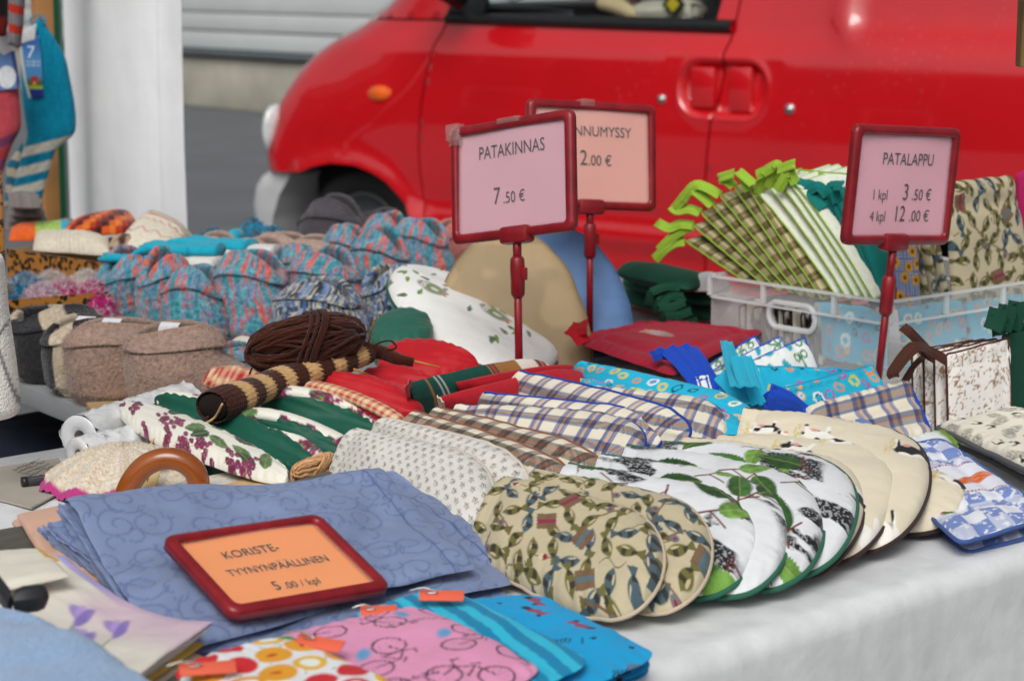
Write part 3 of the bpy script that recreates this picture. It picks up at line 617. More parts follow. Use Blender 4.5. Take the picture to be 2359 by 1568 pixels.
def cows(seed=0):
    def f(x, y):
        c = base(x, y, C('#dfd5bd'), .03, 60, seed)
        def grass(lx, ly, cc, k): return mixc(cc, C('#c8b33c'), .65 * sstep(.45, .6, vnoise(lx * 900, ly * 140, k % 90)) * ell(lx, ly, .006, .022, .4))
        r = np.random.default_rng(seed); x0, x1, y0, y1 = x.min(), x.max(), y.min(), y.max()
        P_ = [(x0 + (x1 - x0) * (i + r.uniform(.2, .8)) / 4, y0 + (y1 - y0) * (j + r.uniform(.2, .8)) / 2.2, r.normal(0, .25), r.integers(0, 999)) for i in range(4) for j in range(2) if (i + j + seed) % 3]
        c = stamp(x, y, c, [(a - .03, b, 0, k) for a, b, _, k in P_], .03, grass)
        def cow(lx, ly, cc, k):
            lx, ly = lx / 1.3, ly / 1.3
            e = np.maximum(ell(lx, ly, .019, .0095), np.maximum(seg(lx, ly, -.012, -.004, -.013, -.019, .0022), seg(lx, ly, .011, -.004, .012, -.019, .0022)))
            h = ell(lx - .023, ly - .007, .0062, .0052); cc = mixc(cc, C('#efece4'), np.maximum(e, h))
            cc = mixc(cc, C('#1f1d1e'), np.maximum(e, 0) * sstep(.5, .56, vnoise(lx * 110 + k, ly * 110, 4)))
            cc = mixc(cc, C('#1f1d1e'), h * (lx < .021) + ell(lx - .019, ly - .013, .003, .002)); return mixc(cc, C('#d99a92'), ell(lx - .027, ly - .004, .003, .0026) + ell(lx + .004, ly + .009, .004, .003))
        return stamp(x, y, c, P_, .045, cow)
    return f
def plaid(bg='#e4dcc8', a='#2f50b8', b='#8c4a2a', g='#4a64a0', per=.036, seed=0, alt='#dcb8a0'):
    def f(x, y):
        c = base(x, y, C(bg), .03, 400, seed)
        for q, w, e, m in ((x, .0, a, alt), (y, .37, g, b)):
            t = (q / per + w) % 1.0; s = np.clip((t - .54) / .46, 0, 1); inb = sstep(.535, .55, t)
            mid = sstep(.33, .38, s) * sstep(.67, .62, s); col = C(e) * (1 - mid[..., None]) + C(m) * mid[..., None]
            k = .80 - .15 * (np.abs(((s * 9) % 1) - .5) < .25); c = c * (1 - (inb * k)[..., None] * (1 - col))
        return c
    return f
def rings(bg='#22b3d6', seed=0, s=1.0):
    cols = [C(h) for h in ('#e9862e', '#d8d23a', '#17243c', '#e8f4f6', '#c23b92', '#e9ad78')]
    def f(x, y):
        c = base(x, y, C(bg), .05, 40, seed)
        def d(lx, ly, cc, k):
            r0 = (.0055 + .004 * ((k * 7) % 10) / 10) * s; r = np.hypot(lx, ly * (1 + .25 * (k % 3))); col = cols[k % 6]
            cc = mixc(cc, col, sstep(.0020 * s, .0012 * s, np.abs(r - r0)))
            return mixc(cc, cols[(k // 6) % 6], .9 * sstep(.0012 * s, .0006 * s, np.abs(r - r0 * .66))) if k % 2 else cc
        return stamp(x, y, c, scat(x, y, .026 * s, seed, .3), .014 * s, d)
    return f
def motif(bg='#d8d6d0', fg='#6f604e', sp=.0178, seed=0):
    def f(x, y):
        c = base(x, y, C(bg), .03, 30, seed); j = np.round(y / (sp * .62)); xx = x - (j % 2) * sp / 2; lx = xx - np.round(xx / sp) * sp; ly = y - j * sp * .62
        r, t = np.hypot(lx, ly), np.arctan2(ly, lx); m = sstep(.0013, .0004, np.abs(r - .0029 - .0009 * np.cos(5 * t))) + ell(lx, ly, .0012, .0012) + seg(lx, ly, -.0035, -.0035, .001, -.001, .0005)
        return mixc(c, C(fg), .62 * m)
    return f
def swirl(bg='#7d92c2', fg='#5569a0', sp=.048, seed=0):
    def f(x, y):
        c = base(x, y, C(bg), .05, 20, seed)
        def d(lx, ly, cc, k):
            lx, ly = lx * 1.3, ly * 1.3; ly = ly if k % 2 else -ly; r, t = np.hypot(lx, ly), np.arctan2(ly, lx) % (2 * math.pi)
            m = np.zeros(lx.shape)
            for q in (0, 1):
                rr = .004 + .0030 * (t + 2 * math.pi * q) ; m = np.maximum(m, sstep(.0021, .0009, np.abs(r - rr)) * ((q == 0) | (t < 2.6)))
            m = np.maximum(m, sstep(.002, .0009, np.abs(np.hypot(lx - .034, ly + .012) - .012)) * (ly > -.016)); m = np.maximum(m, ell(lx - .024, ly + .018, .003, .003))
            m = np.maximum(m, sstep(.0018, .0008, np.abs(np.hypot(lx + .028, ly - .018) - .009)) * (lx > -.030))
            return mixc(cc, C(fg), .62 * m)
        return stamp(x, y, c, scat(x, y, sp, seed, .2), .05, d)
    return f
def grapes(seed=0):
    def f(x, y):
        c = base(x, y, C('#e9e7da'), .03, 40, seed)
        P_ = scat(x, y, .052, seed, .25)
        c = stamp(x, y, c, [p for p in P_ if p[3] % 2], .03, leafd(.026, .017, C('#5f8154'), .2))
        c = stamp(x, y, c, [(a + .016, b + .012, r, k) for a, b, r, k in P_ if k % 3 == 0], .03, leafd(.024, .015, C('#34533a'), .2))
        def cl(lx, ly, cc, k):
            r = np.random.default_rng(k)
            for q in range(15):
                gx, gy = r.normal(0, .012), r.normal(0, .008); e = ell(lx - gx, ly - gy, .0058, .0058); col = C('#7b2c52') * r.uniform(.55, 1.35)
                cc = mixc(cc, col, e); cc = mixc(cc, C('#c98aa8'), .6 * ell(lx - gx + .0015, ly - gy - .0015, .0016, .0016))
            return cc
        c = stamp(x, y, c, [(a + .006, b - .006, r, k) for a, b, r, k in P_ if k % 4 < 3], .036, cl)
        return stamp(x, y, c, P_, .03, lambda lx, ly, cc, k: mixc(cc, C('#b98234'), sstep(.0008, .0003, np.abs(ly - .006 * np.sin(lx * 190))) * (np.abs(lx) < .024) * .8))
    return f
def gingham(a='#b8222c', b='#e8d3b4', per=.012, motifs=None, seed=0):
    def f(x, y):
        u, v = ((x / per) % 1 < .5), ((y / per) % 1 < .5); m = (u.astype(float) + v) / 2; c = base(x, y, C(b), .04, 300, seed); return mixc(c, C(a), m)
    return f
def lettered(bg, ink, items, extra=None):
    def f(x, y):
        c = bg(x, y) if callable(bg) else base(x, y, bg)
        if extra: c = extra(x, y, c)
        for body, cx, cy, size, rot in items: c = mixc(c, ink, .9 * text_mask(x, y, body, cx, cy, size, rot))
        return c
    return f

# ------------------------------------------------------------------ padded textile pieces
SIZES = []
def prof_w(kind, q):                                  # q in 0..1 along -> (position 0..1, half width 0..1)
    if kind == 'mitt':
        x = 1 - (1 - q) ** 1.8; x = np.where(q < .0, x, x); k = .62; w = np.where(x < k, 1.0, np.clip(1 - np.clip((x - k) / (1 - k), 0, 1) ** 2.3, 0, 1) ** (1 / 2.05))
        w = w * (1 - .05 * sstep(.35, 0, x)); return x, w
    if kind == 'disc': t = math.pi * q; x = .5 - .5 * np.cos(t); return x, np.sin(t) ** .95
    if kind == 'dome': x = 1 - (1 - q) ** 2; return x, np.clip(1 - x ** 2.2, 0, 1) ** .5
    if kind == 'lens': t = math.pi * q; x = .5 - .5 * np.cos(t); return x, np.sin(t) ** .8
    r = float(kind[2:]) if kind.startswith('sq') else .06
    t = math.pi * q; x = .5 - .5 * np.cos(t) if r > .0 else q
    e = np.minimum(x, 1 - x); w = 1 - r * (1 - np.sqrt(np.clip(1 - (1 - np.clip(e / r, 0, 1)) ** 2, 0, 1))); return x, w
def pillow(name, c, T_, prt, back=None, material=None, parent=None, kind='mitt', res=.0016, wr=1.0, seed=0, bend=0.0, infl=(.8, .25), quilt=(), piping=None, pr=.0022,
           edge=2.6, tw=0.0, cuff=True, soft=1.0, loc=None, flip=False, bendv=0.0, fullback=False, pname='piping', pk=1.0):
    material = material or COTTON; c = A(c, float); c00, c10, c11, c01 = c
    Lm = (np.linalg.norm(c10 - c00) + np.linalg.norm(c11 - c01)) / 2; Wm = (np.linalg.norm(c01 - c00) + np.linalg.norm(c11 - c10)) / 2
    SIZES.append((name, round(float(Lm), 3), round(float(Wm), 3)))
    nu, nv = int(np.clip(Lm / res, 10, 260)), int(np.clip(Wm / res, 8, 200))
    q, t = np.linspace(0, 1, nu), np.sin(np.linspace(-1, 1, nv) * math.pi / 2 * .86) / math.sin(math.pi / 2 * .86)
    x, w = prof_w(kind, q); X, TT = np.meshgrid(x, t, indexing='ij'); Wd = np.broadcast_to(w[:, None], X.shape)
    Yv = .5 + .5 * TT * Wd; xm, ym = X * Lm, (Yv - .5) * Wm
    Pp = (c00 * (1 - X[..., None]) + c10 * X[..., None]) * (1 - Yv[..., None]) + (c01 * (1 - X[..., None]) + c11 * X[..., None]) * Yv[..., None]
    n = unit(np.cross(c11 - c00, c01 - c10)); n = n if n @ (EYE - c.mean(0)) > 0 else -n; n = -n if flip else n
    ac = np.clip(1 - np.abs(TT) ** edge, 0, 1) ** .55; H = T_ * ac * Wd ** .6
    if kind == 'mitt' and cuff: H = H * (.55 + .45 * sstep(0, .22, X)) ; H = H + .0025 * np.exp(-((X * Lm - .006) / .006) ** 2) * ac - .0018 * np.exp(-((X * Lm - .022) / .0025) ** 2) * ac
    elif kind.startswith('sq'): H = T_ * ac * np.clip(1 - np.abs(2 * X - 1) ** (edge * Lm / Wm if Lm > Wm else edge), 0, 1) ** .5
    for ax, pos in quilt:
        dq = (X * Lm - pos * Lm) if ax == 'x' else ((Yv - pos) * Wm); H = H - T_ * .42 * np.exp(-(dq / (.0035 + .012 * T_ / .02)) ** 2) * ac
    along = np.where(np.abs(TT) > .6, xm, ym); rim = np.exp(-(1 - np.abs(TT)) * Wm * Wd / .03)
    puck = (.0022 * np.sin(along * 2 * math.pi / .017 + 7 * vnoise(along * 30, 0 * along, seed)) + .0030 * (vnoise(along * 55, 0 * along + 3, seed + 9) - .5)) * rim * ac * wr * pk
    wrk = wr * (.013 * (fbm(xm * 7 + seed, ym * 7, seed + 1, 3) - .5) + .009 * (fbm(xm * 17 + ym * 9, ym * 26 + seed, seed + 2, 3) - .5)) * ac
    bd = bend * 4 * X * (1 - X) + bendv * 4 * Yv * (1 - Yv); zt = wrk * .6 + puck
    wav = wr * .004 * (fbm(xm * 9 + 7 * seed, ym * 9, seed + 40, 2) - .5) * soft
    edg = unit(c01 - c00) * 1.0; Pp = Pp + edg * (pk * wr * .0022 * (vnoise(xm * 48 + seed, np.sign(TT) * 7 + 0 * xm, seed + 60) - .5) * np.abs(TT) ** 3 * np.sign(TT))[..., None]
    F_ = Pp + n * (bd + wav + infl[0] * H + zt * infl[0])[..., None]
    st = 1 if fullback else 3
    if not fullback:
        ui = np.unique(np.concatenate([np.arange(0, nu, st), [nu - 1]])); vi = np.unique(np.concatenate([np.arange(0, nv, st), [nv - 1]]))
    else: ui, vi = np.arange(nu), np.arange(nv)
    Bk = (Pp + n * (bd + wav - infl[1] * H)[..., None])[np.ix_(ui, vi)]
    cf = prt(xm, ym); cf = cf if cf.ndim == 3 else np.broadcast_to(cf, xm.shape + (3,))
    cb = cf[np.ix_(ui, vi)] if back is None else np.broadcast_to(back, Bk.shape)
    mb = MB(); qf = gridq(nu, nv); qb = gridq(len(ui), len(vi))[:, ::-1]
    p = F_.reshape(-1, 3); ff = p[qf[len(qf) // 2]]; nn = np.cross(ff[1] - ff[0], ff[2] - ff[0]); sgn = nn @ n > 0
    mb.add(p, qf if sgn else qf[:, ::-1], None, cf.reshape(-1, 3)); mb.add(Bk.reshape(-1, 3), qb if sgn else qb[:, ::-1], None, np.asarray(cb).reshape(-1, 3))
    o = mb.build(name, material, parent, loc=loc)
    if piping is not None:
        bp_ = np.vstack([(Pp + n * (bd + wav)[..., None])[:, 0][::2], (Pp + n * (bd + wav)[..., None])[-1, 2:-2:2], (Pp + n * (bd + wav)[..., None])[::-1, -1][::2]])
        if kind.startswith('sq') or kind in ('disc', 'lens'): bp_ = np.vstack([bp_, (Pp + n * (bd + wav)[..., None])[0, ::-1][2:-2:2]])
        keep = np.concatenate([[True], np.linalg.norm(np.diff(bp_, axis=0), axis=1) > 5e-4]); bp_ = bp_[keep]
        v, qd, tr_ = tubev(bp_, pr, 6, closed=(kind != 'mitt' and kind != 'dome')); MB().add(v, qd, tr_, piping).build(pname, COTTON, o)
    return o
def Q(*p): return A([P(*a) for a in p])               # corner points as photo x, y, height above the table

def mitt(pts, prt, label, group, hs=(.085, .010, .008, .085), T_=.029, piping=None, back=None, seed=0, res=.0016, cat='oven mitt', name='oven_mitt', **k):
    ct, cb, tb, tt = pts; c = Q((*ct, hs[0]), (*tt, hs[3]), (*tb, hs[2]), (*cb, hs[1]))
    o = pillow(name, c, T_, prt, back, kind='mitt', seed=seed, res=res, piping=piping, **k); return tag(o, label, cat, group)
GRN, NAVY, DBR = C('#2e6552'), C('#1f3f9c'), C('#3a2c2a')
LM = 'row of oven mitts lying against each other on the white cloth'
H1 = (.080, .010, .008, .075)
mitt([(1170, 1092), (1072, 1290), (1466, 1484), (1572, 1205)], fish(1, 1.4), 'oven mitt with fishing print, lying on top at the end of the row', LM, H1, piping=C('#cbb9a2'), seed=1, res=.0013, wr=1.5)
mitt([(1235, 1078), (1180, 1280), (1580, 1470), (1678, 1172)], fish(22, 1.4), 'fishing print oven mitt tucked between the front fish mitt and a birch print mitt', LM, H1, piping=C('#cbb9a2'), seed=2, res=.0014, wr=1.4)
BL_ = ['birch print oven mitt with green edging right behind the fishing print mitts', 'second birch print oven mitt counted from the fishing print mitts', 'third birch print oven mitt counted from the fishing print mitts', 'birch print oven mitt leaning directly on the cow print mitts']
for i, (pts, sd) in enumerate((([(1312, 1068), (1250, 1260), (1685, 1430), (1787, 1150)], 3), ([(1388, 1044), (1340, 1240), (1757, 1435), (1857, 1130)], 14), ([(1445, 1022), (1410, 1220), (1838, 1420), (1937, 1108)], 25), ([(1530, 1012), (1500, 1200), (1902, 1388), (2017, 1068)], 31))):
    mitt(pts, birch(sd), BL_[i], LM, H1 if i < 3 else (.084, .012, .010, .079), piping=GRN, pr=.003, seed=sd, res=.0014, back=GRN)
CL_ = ['cow print oven mitt nearly hidden behind the last birch print mitt', 'cream cow print oven mitt in the middle of the cow mitts', 'tall cream cow print oven mitt with a stitched cuff standing above the others', 'cow print oven mitt whose tip lies on the blue checked pot holder']
for i, (pts, sd) in enumerate((([(1580, 1004), (1540, 1190), (1912, 1388), (2037, 1073)], 5), ([(1660, 1000), (1620, 1180), (1992, 1348), (2107, 1022)], 6), ([(1716, 938), (1680, 1150), (2062, 1328), (2187, 1008)], 7), ([(1880, 1065), (1830, 1170), (2165, 1258), (2262, 1098)], 8))):
    mitt(pts, cows(sd), CL_[i], LM, ((.10, .01, .008, .075) if i == 2 else (.05, .008, .006, .045)) if i > 1 else ((.077, .008, .006, .071) if i == 0 else H1), piping=DBR, pr=.0028, seed=sd, res=.0015, back=DBR)
mitt([(822, 985), (758, 1125), (1092, 1305), (1170, 1062)], motif(seed=1), 'white oven mitt with small brown flower motifs resting against its twin', LM, (.085, .012, .012, .085), piping=C('#cfc4b4'), seed=9, res=.0015)
mitt([(882, 958), (840, 1085), (1192, 1255), (1246, 1052)], motif(seed=2), 'white oven mitt with small brown flower motifs leaning on the brown plaid mitts', LM, (.085, .012, .012, .085), piping=C('#cfc4b4'), seed=10, res=.0015)
BP_ = dict(bg='#e2d8c2', a='#5f6a94', b='#96481a', g='#4d3c34', alt='#b98a68')
mitt([(955, 944), (905, 1060), (1275, 1212), (1368, 1078)], plaid(**BP_, seed=1), 'brown plaid oven mitt next to the small-flower mitts', LM, (.075, .01, .01, .07), T_=.028, piping=C('#8a5a40'), seed=11, res=.0016)
mitt([(1008, 934), (965, 1040), (1352, 1182), (1436, 1048)], plaid(**BP_, seed=2), 'brown plaid oven mitt next to the blue plaid mitts', LM, (.075, .01, .01, .07), T_=.028, piping=C('#8a5a40'), seed=12, res=.0016)
QL = ['blue plaid oven mitt lying across the brown plaid mitts', 'blue plaid oven mitt showing only its folded cuff between two others', 'blue plaid oven mitt standing against the maroon sign post', 'blue plaid oven mitt lying in front of the turquoise ring mitts']
for i, (pts, h) in enumerate((([(1056, 930), (1035, 1035), (1424, 1135), (1528, 962)], .07), ([(1116, 902), (1095, 990), (1480, 1085), (1565, 950)], .075), ([(1198, 852), (1145, 965), (1535, 1070), (1632, 955)], .085), ([(1320, 888), (1285, 985), (1645, 1070), (1700, 925)], .065))):
    mitt(pts, plaid(seed=i), QL[i], LM, (h, .01, .01, h - .005), T_=.026, piping=NAVY, seed=20 + i, res=.0017, back=NAVY)
mitt([(1343, 830), (1300, 920), (1700, 1040), (1775, 925)], rings(seed=3), 'turquoise oven mitt with coloured rings behind the blue plaid mitts', LM, (.075, .01, .01, .06), T_=.03, seed=24, res=.0018)
mitt([(1330, 868), (1305, 935), (1690, 1062), (1745, 955)], rings(seed=5), 'turquoise ring print oven mitt squeezed under its twin beside the red potholders', LM, (.055, .008, .01, .05), T_=.026, seed=25, res=.0018)
# ------------------------------------------------------------------ pot holders, ties and the plastic crate
def ribbon(name, pts, wid, col, parent=None, side=None, n=30, th=.0016, **k):
    p = spline(pts, n); t = np.gradient(p, axis=0); t /= np.linalg.norm(t, axis=1)[:, None] + 1e-9
    view = unit(EYE - p.mean(0)); sd = np.cross(t, view + A([.15, 0, .35])); prev = None
    for i in range(n):
        if prev is not None and sd[i] @ prev < 0: sd[i] = -sd[i]
        prev = sd[i]
    sd /= np.linalg.norm(sd, axis=1)[:, None] + 1e-9
    for _ in range(3): sd[1:-1] = (sd[:-2] + sd[1:-1] * 2 + sd[2:]) / 4; sd /= np.linalg.norm(sd, axis=1)[:, None] + 1e-9
    nn = np.cross(sd, t); x = np.linspace(-1, 1, 7); R = []
    for sg, xs in ((1, x), (-1, x[::-1])):
        for q in xs: R.append(p + sd * (q * wid / 2) + nn * (sg * th / 2 + .0010 * np.cos(q * 5)))
    W = np.stack(R, 1); m = W.shape[1]; ca = [(0, j, j + 1, m - 1 - j - 1 + 0) for j in range(0)]
    mb = MB(); mb.add(W.reshape(-1, 3), gridq(n, m, cv=True), None, col)
    for e in (0, n - 1): mb.add(W[e], [(j, j + 1, m - 2 - j, m - 1 - j) for j in range(6)], None, col)
    return mb.build(name, COTTON, parent)
def strap(name, pts, wid, col, parent=None, n=26, **k): return ribbon(name, pts, wid, col, parent, n=n)
def looped(parent, a, b, c, wid, col, name='tie'):    # a flat cloth tie, creased and folded back on itself
    a, b, c = A(a), A(b), A(c); ribbon(name, [a, (a + b) / 2 + UP * .004, b], wid, col, parent, n=12)
    return ribbon(name, [b + (b - c) * .02, (b + c) / 2 - UP * .003, c], wid, A(col) * .88, parent, n=12)
def holder(c, prt, label, group, T_=.014, piping=None, back=None, seed=0, res=.002, kind='sq.05', quilt=(('x', .14), ('x', .86), ('y', .14), ('y', .86)), name='pot_holder', cat='pot holder', **k):
    return tag(pillow(name, c, T_, prt, back, kind=kind, seed=seed, res=res, piping=piping, quilt=quilt, edge=k.pop('edge', 7), **k), label, cat, group)
LIME, TEAL = C('#8db238'), C('#0d6e68')
PH = 'pot holders for sale'
# maroon pot holders with an embroidered animal
MAR = C('#a3122e')
def maroon(x, y):
    c = base(x, y, MAR, .06, 30, 3)
    lx, ly = x - .115, y + .01
    e = ell(lx, ly, .034, .017, .25); c = mixc(c, C('#b8b0aa'), e * (.45 + .55 * vnoise(lx * 700, ly * 160, 3))); c = mixc(c, C('#4a4448'), e * sstep(-.005, .03, lx) * .8 * vnoise(lx * 300, ly * 500, 5))
    c = mixc(c, C('#c9a06e'), ell(lx + .022, ly - .006, .009, .007)); c = mixc(c, C('#d8a98a'), ell(lx + .036, ly - .012, .004, .003) + ell(lx + .03, ly + .014, .005, .004)); return c
for i, (dz, lb) in enumerate(((.012, 'maroon quilted pot holder at the bottom of its pile'), (.030, 'maroon quilted pot holder in the middle of its pile'), (.048, 'maroon quilted pot holder with an embroidered grey animal on top of its pile'))):
    o = 3 * (i - 2); q = Q((1316 + o, 786 + 2 * o, dz), (1546 + o, 866, dz), (1760 + o, 764, dz), (1502, 748, dz))
    h = holder(q, maroon if i == 2 else plain(MAR), lb, PH, .017, seed=40 + i, back=MAR * .8)
    if i: looped(h, P(1345, 790, dz + .005), P(1312, 772 - 8 * i, dz + .022), P(1352, 752, dz + .03), .024, C('#b01020'))
# white pot holders with blue ties and leafy print
def leafy(seed):
    def f(x, y):
        c = base(x, y, C('#e9edea'), .03, 40, seed)
        def d(lx, ly, cc, k):
            if k % 3 == 0: return mixc(cc, C('#2fa6b8'), ell(lx, ly, .014, .010) * (ly > -.004))
            m = seg(lx, ly, 0, -.02, 0, .012, .0016)
            for sx in (-1, 1): m = np.maximum(m, sstep(.0022, .0010, np.abs(np.hypot((lx - sx * .008) / .8, ly - .006) - .0062)))
            return mixc(cc, C('#1f7a45'), m)
        return stamp(x, y, c, scat(x, y, .036, seed, .2), .028, d)
    return f
BLUE = C('#1a49b8'); TQ = C('#22b3d6')
wl_ = ['white leaf print pot holder with blue ties at the front of its bunch', 'white leaf print pot holder in the middle of its bunch', 'white leaf print pot holder at the back of its bunch']
for i in range(3):
    o = -22 * i; q = Q((1640 + o, 872 + o * .2, .045), (1852 + o * 2.6, 778 - 2 * i, .085), (1892 + o * 2.2, 868, .03), (1668 + o, 948, .01))
    h = holder(q, leafy(i + 3), wl_[i], PH, .012, piping=BLUE, pr=.0018, seed=44 + i, infl=(.5, .5))
    for j in range(1):
        a = P(1640 + o, 876, .045); b = P(1590 + o * 1.4 - 22 * j, 800 + 14 * j + 3 * i, .075); c_ = P(1545 + o - 10 * j, 812 + 22 * j + 4 * i, .07)
        looped(h, a, b, c_, .017, BLUE)
    strap('binding', [P(1638 + o, 866, .05), P(1650 + o, 905, .03), P(1668 + o, 945, .012)], .018, BLUE if i != 1 else C('#e9edea'), h)
# turquoise ring pot holders
tl_ = ['turquoise ring print pot holder lying on top of its pile', 'turquoise ring print pot holder underneath its pile', 'turquoise ring print pot holder standing at the back of its pile']
for i, q in enumerate((Q((1765, 905, .05), (2008, 842, .06), (2042, 905, .025), (1790, 958, .015)), Q((1735, 898, .025), (1985, 880, .02), (2050, 930, .012), (1780, 978, .008)), Q((1720, 842, .07), (1965, 852, .055), (2000, 905, .02), (1745, 950, .01)))):
    h = holder(q, rings(seed=30 + i), tl_[i], PH, .016, seed=50 + i, infl=(.6, .4), quilt=(('x', .9), ('y', .2)), piping=C('#1d9cc4'))
    looped(h, P(1762 - 18 * i, 930, .03), P(1716 - 22 * i, 822 - 34 * (i == 2), .085), P(1738 - 22 * i, 890, .062), .017, C('#2ab6d8'))
    strap('binding', [P(1700 - 22 * i, 850 + 6 * i, .06), P(1735 - 20 * i, 905, .035), P(1775 - 18 * i, 962, .01)], .022, C('#2cb4d8'), h)
# blue plaid pot holder
h = holder(Q((1850, 942, .06), (2088, 876, .075), (2150, 1010, .02), (1905, 1062, .01)), plaid(seed=8, per=.046), 'blue plaid pot holder with dark blue ties in front of the turquoise pile', PH, .02, piping=BLUE, pr=.003, seed=55, quilt=(('y', .38), ('y', .75)), res=.0017)
for j, (b, c_) in enumerate(((( 1772, 900, .085), (1800, 940, .06)), ((1762, 945, .06), (1778, 985, .045)), ((1770, 935, .07), (1850, 990, .04)))):
    looped(h, P(1852, 950, .055), P(*b), P(*c_), .021, BLUE * (1 - .12 * j))
strap('loop', [P(1962, 985, .05), P(1990, 985, .055), P(2004, 1010, .05), P(2000, 1040, .03), P(1985, 1050, .025)], .024, C('#6c86bd'), h)
# brown tree print pot holders with brown ties
def trees(seed, dens=.5):
    def f(x, y):
        c = base(x, y, C('#e4e0da'), .03, 30, seed); a = np.abs(fbm(x * 34 + seed, y * 34, seed, 3) - .5); b_ = np.abs(fbm(x * 60, y * 60 + seed, seed + 7, 2) - .5)
        w = sstep(.75 + dens * .4, .15, (x / .2)) ; m = np.maximum(np.maximum(sstep(.018, .010, a), sstep(.020, .012, b_)), sstep(.022, .012, np.abs(fbm(x * 95, y * 80 + seed, seed + 17, 2) - .5))) * sstep(.05, .4, w + .5 * (fbm(x * 9, y * 9, seed + 3) - .4))
        return mixc(c, C('#8a6238'), .9 * m)
    return f
tr_ = ['white pot holder with brown branch print in front of its bunch', 'brown branch print pot holder second in its bunch', 'brown branch print pot holder third in its bunch', 'brown branch print pot holder leaning on the crate wall']
BRN = C('#4a2a20')
for i in range(4):
    o = -26 * i; Yb = P(2260, 1010, 0)[1] + .028 * i
    q = A([D(2182 + o, 1012 - 4 * i, Yb), D(2330 + o, 1004 - 4 * i, Yb + .05), D(2322 + o, 778 + 2 * i, Yb + .075), D(2178 + o, 818 - 4 * i, Yb + .025)])
    h = holder(q, trees(60 + i, .5 if i < 1 else 1.6), tr_[i], PH, .015, piping=BRN, pr=.0018, seed=60 + i, infl=(.5, .5), quilt=(('y', .84), ('x', .86)), res=.0016)
    a = q[3] + (q[0] - q[3]) * .06
    if i in (0, 1): strap('tie', [a, a + A([-.02, -.01, .012]), D(2110 - 12 * i, 800, Yb - .02), D(2062 - 6 * i, 850 + 4 * i, Yb - .03), D(2058, 868, Yb - .03)], .014, BRN, h)
    if i == 1: strap('tie', [a, D(2100, 770, Yb), D(2078, 752, Yb + .01)], .014, BRN, h)
    if i == 2: looped(h, a, D(2080, 880, Yb - .06), D(2100, 850, Yb - .06), .008, BRN)
# dark green pot holders at the end of the table
DG = C('#0f3d2e')
for i in range(3):
    Yb = P(2330, 1000, 0)[1] + .05 + .03 * i
    q = A([D(2318 + 14 * i, 985, Yb), D(2470 + 14 * i, 960, Yb + .06), D(2455 + 14 * i, 745 - 10 * i, Yb + .08), D(2306 + 14 * i, 770 - 12 * i, Yb + .02)])
    h = holder(q, plain(DG), ['dark green pot holder in front of its row beside the crate', 'dark green pot holder second in its row beside the crate', 'dark green pot holder at the back of its row beside the crate'][i], PH, .015, seed=70 + i, infl=(.5, .5))
    looped(h, q[3], D(2300 + 22 * i, 712 - 8 * i, Yb - .01), D(2285 + 22 * i, 760, Yb - .02), .026, DG * 1.3)
# chequered vegetable pot holders
def veg(seed):
    def f(x, y):
        c = base(x, y, C('#e2e5ee'), .02, 40, seed); per = .026; i, j = np.floor(x / per), np.floor(y / per); m = ((i + j) % 2 == 0)
        brd = (x < .055) | (x > .155) | (np.abs(y) > .048); n = fbm(x * 160, y * 160, seed, 3)
        c = mixc(c, C('#5f7cc0'), brd * np.where(m, .9, .35 * (i % 2 == 0)) * sstep(.30, .42, n)); inner = ~brd
        lx, ly = x - .105, y; e = ell(lx + .006, ly - .003 + .25 * lx, .034, .0135, .1); c = mixc(c, C('#d9661c') , inner * e * (.75 + .25 * sstep(.35, .5, vnoise(lx * 120, ly * 700, 3))))
        bx = np.maximum(np.abs(x - .105) / .042, np.abs(y) / .040); c = mixc(c, C('#b04a4a'), inner * (np.abs(bx - .98) < .022)); c = mixc(c, C('#a8303c'), (np.abs(np.maximum(np.abs(x - .105) / .05, np.abs(y) / .048) - 1) < .03) * ((x * 300) % 1 < .6))
        for (a, b_) in ((.02, .07), (.19, -.07), (.02, -.07), (.19, .07)): c = mixc(c, C('#e4e6ee'), ell(x - a, y - b_, .03, .028, .06)); c = mixc(c, C('#b3202a'), ell(x - a, y - b_, .013, .013)); c = mixc(c, C('#4d7a2c'), ell(x - a, y - b_ - .013, .009, .005, .5))
        return c
    return f
vl = ['blue chequered vegetable print pot holder underneath its twin', 'blue chequered pot holder with an orange vegetable on top of its twin']
for i in range(2):
    o = 30 * (1 - i); dz = .006 + .016 * i
    holder(Q((1985, 1052 + o * .6, dz + .012), (2166 + o, 1012 + o, dz + .03), (2432, 1190 + o, dz), (2212 + o * .5, 1250 + o * .8, dz - .004 * (1 - i))), veg(4 + i), vl[i], PH, .010, piping=C('#44619f'), pr=.0026, seed=80 + i, res=.0013, quilt=(('x', .26), ('x', .74), ('y', .24), ('y', .76)), kind='sq.10', back=C('#44619f'))
holder(Q((2060, 1022, .05), (2160, 995, .045), (2205, 1030, .035), (2110, 1060, .03)), lambda x, y: mixc(base(x, y, C('#dfe3e4')), C('#6c8f2e'), sstep(.07, .085, x)), 'pale pot holder with a green edge tucked under the plaid one', PH, .010, seed=83, piping=C('#7b9b3a'), quilt=())
def sheep(seed):
    def f(x, y):
        c = base(x, y, C('#e5dfcf'), .03, 40, seed)
        def d(lx, ly, cc, k):
            if k % 2: return mixc(cc, C('#85837c'), .8 * ell(lx, ly, .018, .009) * vnoise(lx * 900, ly * 900, 3) * 1.4)
            return mixc(cc, C('#1d1c1e'), ell(lx, ly, .006, .0035) + seg(lx, ly, -.006, -.004, -.006, -.010, .001) + seg(lx, ly, .005, -.004, .006, -.010, .001))
        return stamp(x, y, c, scat(x, y, .030, seed, .3), .022, d)
    return f
GRY = C('#55575a')
